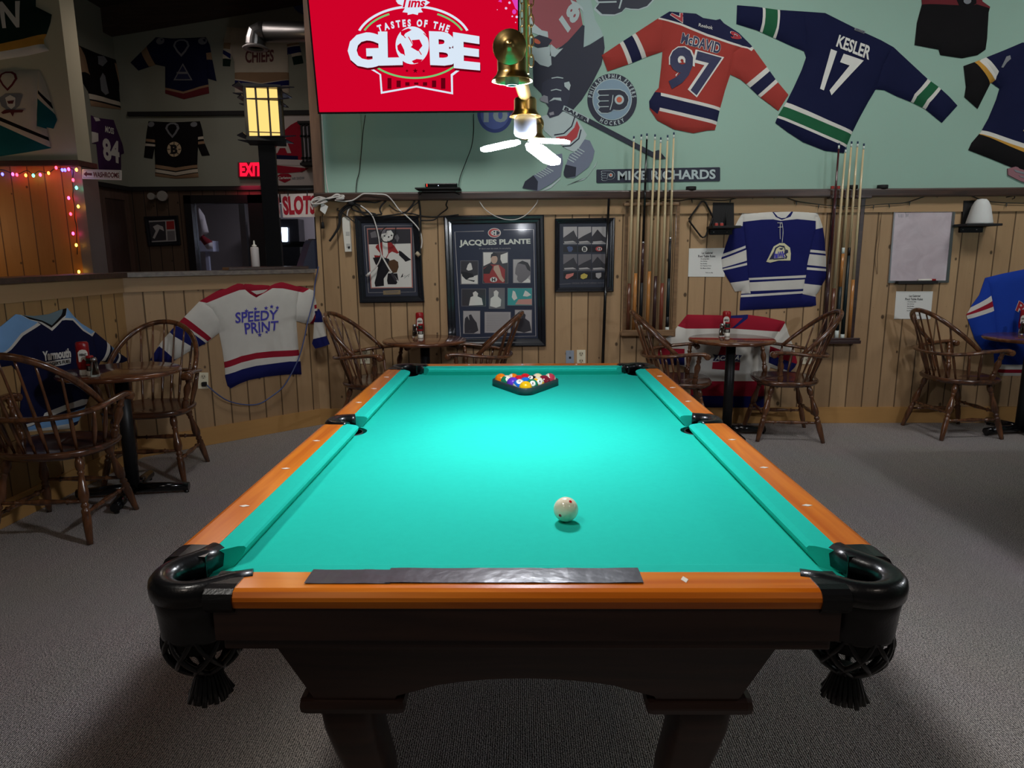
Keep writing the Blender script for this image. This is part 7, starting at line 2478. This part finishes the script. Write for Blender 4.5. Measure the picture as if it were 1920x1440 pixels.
# exit sign
t = thing('exit_sign', 'glowing red exit sign left of the lantern post', 'sign', FF.at(470, 347))
EQ = C_([(236, 410), (470, 410), (470, 546), (240, 546)])
slab(t, 'housing', FF, [EQ], mat('exit_housing', (110, 60, 62), 0.5), 0, 0.06)
slab(t, 'face', FF, [C_([(244, 416), (464, 416), (464, 540), (248, 540)])], emis('exit_face', (120, 14, 30), 0.55), 0.06, 0.064)
lettering(t, 'lettering', FF, C_([(258, 420), (452, 416), (452, 530), (262, 532)]), 'EXIT', emis('exit_red', (255, 16, 44), 2.2), None, 0.067, 0.05)
add_light('exit_glow', 'AREA', FF.at(468, 348, 0.05), 1.6, (1.0, 0.05, 0.12), 0.25, (0, 0, 0)).parent = None
# slots sign, hung over the end of the half wall
SLF = FB.off(-0.09)
t = thing('slots_sign', 'white sign with red lettering SLOTS hanging at the end of the back wall', 'sign', SLF.at(560, 407))
slab(t, 'board', SLF, [C_([(606, 692), (918, 684), (916, 896), (630, 902)])], mat('sign_cream', (222, 206, 200), 0.5), 0, 0.006)
lettering(t, 'lettering', SLF, C_([(622, 716), (925, 708), (918, 866), (640, 876)]), 'SLOTS', mat('sign_red', (170, 24, 44), 0.5), None, 0.0075, 0.05)
mb = MB()
for u in (672, 845):
    mb.tube([SLF.at(*C_([(u, 706)])[0], 0.006), SLF.at(*C_([(u, 690)])[0], 0.01), SLF.at(*C_([(u - 2, 655)])[0], 0.0)], 0.004, 6)
mb.build('hook', M_blackmat, t)
z_ = SLF.at(560, 357)
tag(MB().tube([(SLF.at(512, 358).x, z_.y, z_.z + 0.004), (SLF.at(600, 356).x, z_.y, z_.z + 0.008)], 0.011, 10).build('curtain_rod', M_blackmat), 'dark rod from which the red lettered sign hangs', 'rod')
# lantern on its square post on the half wall
Ck = FKR.at(516, 497, -0.06)
t = thing('post_lantern', 'lit amber lantern with dark slats on a square black post', 'lantern', (Ck.x, Ck.y, ZC + 0.024))
FLn = Frame((Ck.x, Ck.y, 0), (0.966, 0.259, 0))
px0, px1 = FLn.ab(489, 420)[0], FLn.ab(518, 420)[0]
zt0 = FLn.ab(490, 272)[1]
RL = Matrix.Rotation(radians(15), 3, 'Z')
wp_ = 0.118
MB().box((Ck.x, Ck.y, (ZC + 0.024 + zt0) / 2), (wp_, wp_, zt0 - ZC - 0.024), RL, bev=0.004).build('post', M_blackgloss, t)
zb0, zb1 = FLn.ab(490, 262)[1], FLn.ab(490, 170)[1]
wl = 0.235
MB().box((Ck.x, Ck.y, (zb0 + zb1) / 2), (wl - 0.02, wl - 0.02, zb1 - zb0), RL).build('amber_panel', emis('lantern_amber', (255, 214, 124), 1.15), t)
mb = MB()
for s in range(4):
    Rs = Matrix.Rotation(radians(15 + 90 * s), 3, 'Z')
    for x, w in ((-0.5, 0.022), (-0.18, 0.013), (0.18, 0.013), (0.5, 0.022)):
        c = Rs @ V((x * wl, -wl / 2, 0))
        mb.box((Ck.x + c.x, Ck.y + c.y, (zb0 + zb1) / 2), (w, 0.012, zb1 - zb0), Rs)
    for z, hgt in ((zb0 + 0.035, 0.006), (zb1 - 0.085, 0.006)):
        c = Rs @ V((0, -wl / 2, 0))
        mb.box((Ck.x + c.x, Ck.y + c.y, z), (wl, 0.008, hgt), Rs)
mb.build('slat', M_blackmat, t)
MB().box((Ck.x, Ck.y, zb1 + 0.008), (wl + 0.03, wl + 0.03, 0.022), RL).build('cap', M_blackmat, t)
MB().box((Ck.x, Ck.y, zb0 - 0.010), (wl + 0.03, wl + 0.03, 0.028), RL).build('floor_plate', M_blackmat, t)
for z, ex in ((zb0 + 0.0, 0.10), (zb1 - 0.085, 0.07), (zb1 - 0.01, 0.11)):
    mb = MB()
    w = wl / 2
    for s in range(4):
        Rs = Matrix.Rotation(radians(15 + 90 * s), 3, 'Z')
        P = [Rs @ V(p) for p in ((-w * .9, -w, 0), (w * .9, -w, 0), (w + ex, -w - ex * 0.2, 0.012), (w + ex * .3, -w - ex * .7, 0.0))]
        P = [V((Ck.x + p.x, Ck.y + p.y, z + p.z)) for p in P]
        mb.add(P + [p + V((0, 0, 0.006)) for p in P], [(3, 2, 1, 0), (4, 5, 6, 7), (0, 1, 5, 4), (1, 2, 6, 5), (2, 3, 7, 6), (3, 0, 4, 7)])
    mb.build('wing_plate', mat('lantern_metal', (38, 38, 50), 0.35, 0.6), t)
add_light('lantern_glow', 'POINT', (Ck.x, Ck.y - 0.02, zb1 + 0.18), 2.0, (1.0, 0.78, 0.45), 0.1)
add_light('lantern_glow', 'POINT', (Ck.x - 0.02, Ck.y - 0.24, (zb0 + zb1) / 2), 1.2, (1.0, 0.78, 0.45), 0.1)
# things on the half wall
dK = (KA - KB).normalized()
nK = V((dK.y, -dK.x, 0))
c = FKR.at(500, 499, -0.05)
aK = atan2(dK.y, dK.x)
RK = Matrix.Rotation(aK, 3, 'Z')
tag(MB().box((c.x, c.y, ZC + 0.012), (0.62, 0.13, 0.022), RK, bev=0.003).build('loose_board', M_darkwood), 'dark loose board lying on the half wall around the post foot', 'board')
p = FKR.at(479, 492, -0.02)
t = thing('squeeze_bottle', 'white squeeze bottle with a pointed tip standing on the half wall', 'bottle', (p.x, p.y, ZC + 0.023))
MB().lathe([(0.0, 0.0), (0.028, 0.0), (0.030, 0.004), (0.030, 0.135), (0.026, 0.145), (0.0, 0.146)], (p.x, p.y, ZC + 0.023), seg=22).build('body', mat('bottle_white', (198, 190, 188), 0.5), t)
MB().lathe([(0.017, 0.146), (0.017, 0.158), (0.007, 0.164), (0.004, 0.192), (0.0, 0.193)], (p.x, p.y, ZC + 0.023), seg=18).build('tip', M_white, t)
p = FKR.at(578, 480, -0.04)
t = thing('card_terminal', 'dark slanted terminal standing on the half wall beside the end of the back wall', 'terminal', (p.x, p.y, ZC))
FX = Frame((p.x, p.y, 0), dK)
x0 = FX.ab(560, 490)[0]
x1 = FX.ab(596, 490)[0]
zt2 = FX.ab(580, 450)[1]
xt = FX.ab(580, 452)[0]
MB().prism([(x0, ZC + 0.001), (x1, ZC + 0.001), (x1, zt2), (xt, zt2), (xt - 0.02, zt2 - 0.03)], FX.p, -0.06, 0.05).build('case', mat('terminal_dark', (40, 42, 60), 0.4), t)
MB().box(FX.p((xt + x1) / 2, zt2 + 0.004, 0), (x1 - xt - 0.01, 0.06, 0.008), RK).build('top_strip', M_black, t)
# dangling plug at the end of the back wall
t = wire('dangling_cord', 'short dark cord with a plug dangling under the paper tag', 'cord', H_([(130, 420), (125, 460), (128, 500)]), FB, 0.06, 0.0025, M_blackmat)
WL[t.name] = V(t.location)
MB().tube([FB.at(*q, 0.06) for q in H_([(128, 495), (130, 558)])], [0.010, 0.016], 8).build('plug', M_blackmat, t)
# duct
FD = Frame((0, 4.2, 0), (1, 0, 0))
ca, cb_ = FD.at(590, 60), FD.at(497, 60)
el = FD.at(479, 68)
rd = FD.ab(540, 41)[1] - FD.ab(540, 60)[1]
dpt = FD.at(479, 90)
t = thing('air_duct', 'silver round air duct with an elbow in front of the cream jersey', 'duct', (el.x, 4.2, dpt.z))
MB().tube([ca + V((1.2, 0, 0)), cb_], rd, 24).build('pipe', mat('duct_metal', (158, 158, 160), 0.35, 1.0), t)
M_duct = mat('duct_metal', (158, 158, 160), 0.35, 1.0)
pe = [cb_, cb_ + V((-0.03, 0, 0)), V((cb_.x - 0.085, cb_.y, cb_.z - 0.02)), V((dpt.x + 0.01, cb_.y, cb_.z - 0.075)), V((dpt.x, cb_.y, dpt.z + 0.02))]
mb = MB().tube(pe, [rd * 1.02] * 5, 24, caps=False)
for i in range(len(mb.sm)):
    mb.sm[i] = False
mb.build('elbow', M_duct, t)
MB().lathe([(rd * 0.86, -0.01), (rd * 1.3, -0.012), (rd * 1.34, 0.0), (rd * 1.05, 0.018), (rd * 0.9, 0.03), (rd * 0.86, 0.03)], (dpt.x, 4.2, dpt.z), None, 28, close=False).build('flange', mat('flange_grey', (170, 165, 165), 0.5), t)
MB().lathe([(rd * 0.86, 0.0), (0.0, 0.0)], (dpt.x, 4.2, dpt.z + 0.015), None, 24).build('grille', M_blackmat, t)
MB().box((-0.8, 4.2, 4.2), (0.03, 0.004, 1.6)).box((-0.8, 4.2, el.z), (0.04, 2.1 * rd, 2.1 * rd)).build('strap', M_steel, t)
# sports banner and unlit lantern on the far wall
t = thing('wall_banner', 'white and red sports banner on the far wall behind the lantern post', 'banner', FF.at(548, 348))
slab(t, 'cloth', FF, [C_([(480, -40), (905, -40), (915, 616), (500, 618)])], mat('banner_white', (190, 180, 176), 0.7), 0, 0.012)
slab(t, 'red_shape', FF, [C_([(500, 330), (540, 240), (620, 140), (700, 70), (760, 38), (805, 90), (818, 390), (500, 395)])], J_red, 0.012, 0.0145)
slab(t, 'navy_band', FF, [C_([(500, 335), (765, 350), (765, 382), (500, 376)])], J_dnavy, 0.012, 0.017)
slab(t, 'white_band', FF, [C_([(500, 376), (812, 385), (812, 434), (500, 428)])], mat('banner_white', (190, 180, 176), 0.7), 0.012, 0.017)
slab(t, 'red_oval', FF, [C_([(500, 425), (860, 462), (800, 492), (640, 505), (500, 500)])], J_red, 0.012, 0.0185)
lettering(t, 'letter', FF, C_([(590, 160), (680, 155), (698, 320), (552, 322)]), 'A', mat('banner_white', (190, 180, 176), 0.7), None, 0.018, 0.03)
slab(t, 'shield', FF, [C_([(582, 525), (612, 508), (680, 508), (706, 525), (698, 565), (645, 590), (592, 565)])], J_red, 0.012, 0.015)
lettering(t, 'slogan', FF, C_([(710, 540), (822, 534), (822, 558), (710, 562)]), 'AIR SHOW', T_grey, None, 0.0165, 0.02)
lettering(t, 'slogan', FF, C_([(590, 535), (700, 532), (700, 555), (590, 558)]), 'Carleton', T_white, None, 0.0165, 0.03)
t = thing('wall_lantern', 'unlit wall lantern with white panes and dark bars on the far wall', 'lantern', FF.at(580, 302, 0.1))
ua, va = FF.ab(*C_([(805, 70)])[0], 0.12)
ub, vb = FF.ab(*C_([(890, 410)])[0], 0.12)
MB().box(((ua + ub) / 2, YF - 0.10, (va + vb) / 2), (ub - ua - 0.03, 0.14, va - vb - 0.04)).build('pane', mat('pane_white', (176, 168, 180), 0.5), t)
mb = MB()
for u in (ua, (ua + ub) / 2, ub):
    mb.box((u, YF - 0.18, (va + vb) / 2), (0.022, 0.02, va - vb))
for v in (va, vb, va - 0.14, vb + 0.05):
    mb.box(((ua + ub) / 2, YF - 0.18, v), (ub - ua + 0.05, 0.02, 0.022))
mb.box(((ua + ub) / 2, YF - 0.1, va + 0.02), (ub - ua + 0.08, 0.2, 0.03)).box(((ua + ub) / 2, YF - 0.1, vb - 0.02), (ub - ua + 0.08, 0.2, 0.03))
mb.build('bars', M_blackmat, t)
# emergency light
c = FF.at(297, 369, 0.05)
t = thing('emergency_light', 'pale twin-headed emergency light on the far plank wall above the small picture', 'lamp', (c.x, YF, c.z - 0.1))
for u, v, r in ((286, 368.5, 0.042), (307, 368, 0.062)):
    q = FF.at(u, v, 0.05)
    MB().lathe([(r, 0.10), (r * 1.05, 0.085), (r * 0.9, 0.03), (r * 0.3, 0.0)], (q.x, YF - 0.0, q.z), (0, -1, 0), 20).build('lamp_head', mat('lens_pale', (150, 146, 140), 0.2, coat=0.4), t)
MB().box((c.x, YF - 0.02, c.z), (0.12, 0.04, 0.04)).build('base', mat('lamp_base', (110, 104, 100), 0.5), t)
# fairy lights along the bar wall
P = [(-60, 312), (0, 318)] + D_([(60, 100), (150, 130), (240, 95), (300, 130), (350, 100), (430, 118), (500, 75), (580, 88), (620, 80), (660, 90), (652, 180), (660, 260), (655, 330), (672, 420), (672, 520), (688, 600), (690, 700), (694, 780), (695, 850)])
ls = wire('fairy_lights', 'lit string of coloured fairy lights along the top and corner of the bar wall', 'light string', P, FP, 0.06, 0.004, mat('wire_green', (28, 34, 30), 0.6), n=3)
WL[ls.name] = V(ls.location)
BC = {'r': (255, 40, 60), 'b': (60, 60, 255), 'g': (60, 240, 180), 'y': (255, 180, 50), 'p': (255, 50, 120), 'o': (255, 120, 40)}
for u, v, k in ((22, 128, 'b'), (115, 128, 'p'), (152, 133, 'r'), (232, 138, 'o'), (300, 140, 'g'), (362, 133, 'p'), (437, 118, 'o'), (505, 70, 'r'), (560, 90, 'b'), (585, 90, 'b'), (618, 83, 'p'), (688, 88, 'y'), (658, 180, 'r'), (688, 250, 'g'), (618, 342, 'p'), (704, 418, 'y'), (636, 486, 'r'), (658, 662, 'p'), (686, 766, 'y'), (710, 1006, 'y')):
    q = FP.at(*D_([(u, v)])[0], 0.07)
    MB().sphere(q, 0.011, seg=10, ring=6, sq=(1, 1, 1.5)).build('bulb', emis('bulb_' + k, BC[k], 14.0), ls)
add_light('fairy_glow', 'POINT', FP.at(*D_([(560, 150)])[0], 0.22), 0.35, (0.35, 0.3, 1.0), 0.05)
add_light('fairy_glow', 'POINT', FP.at(*D_([(380, 200)])[0], 0.22), 0.35, (1.0, 0.25, 0.2), 0.05)
add_light('fairy_glow', 'POINT', FP.at(*D_([(660, 420)])[0], 0.25), 0.25, (1.0, 0.3, 0.4), 0.05)

# ================================================================== SECOND TABLE BEYOND THE RIGHT EDGE
P2 = dup(PT, (3.52, -1.1176, 0), 0, 'second pool table standing beyond the right edge of the picture')
L2 = dup(LP, (3.52, -1.11, 0), 0, 'second billiard lamp over the table beyond the right edge of the picture')
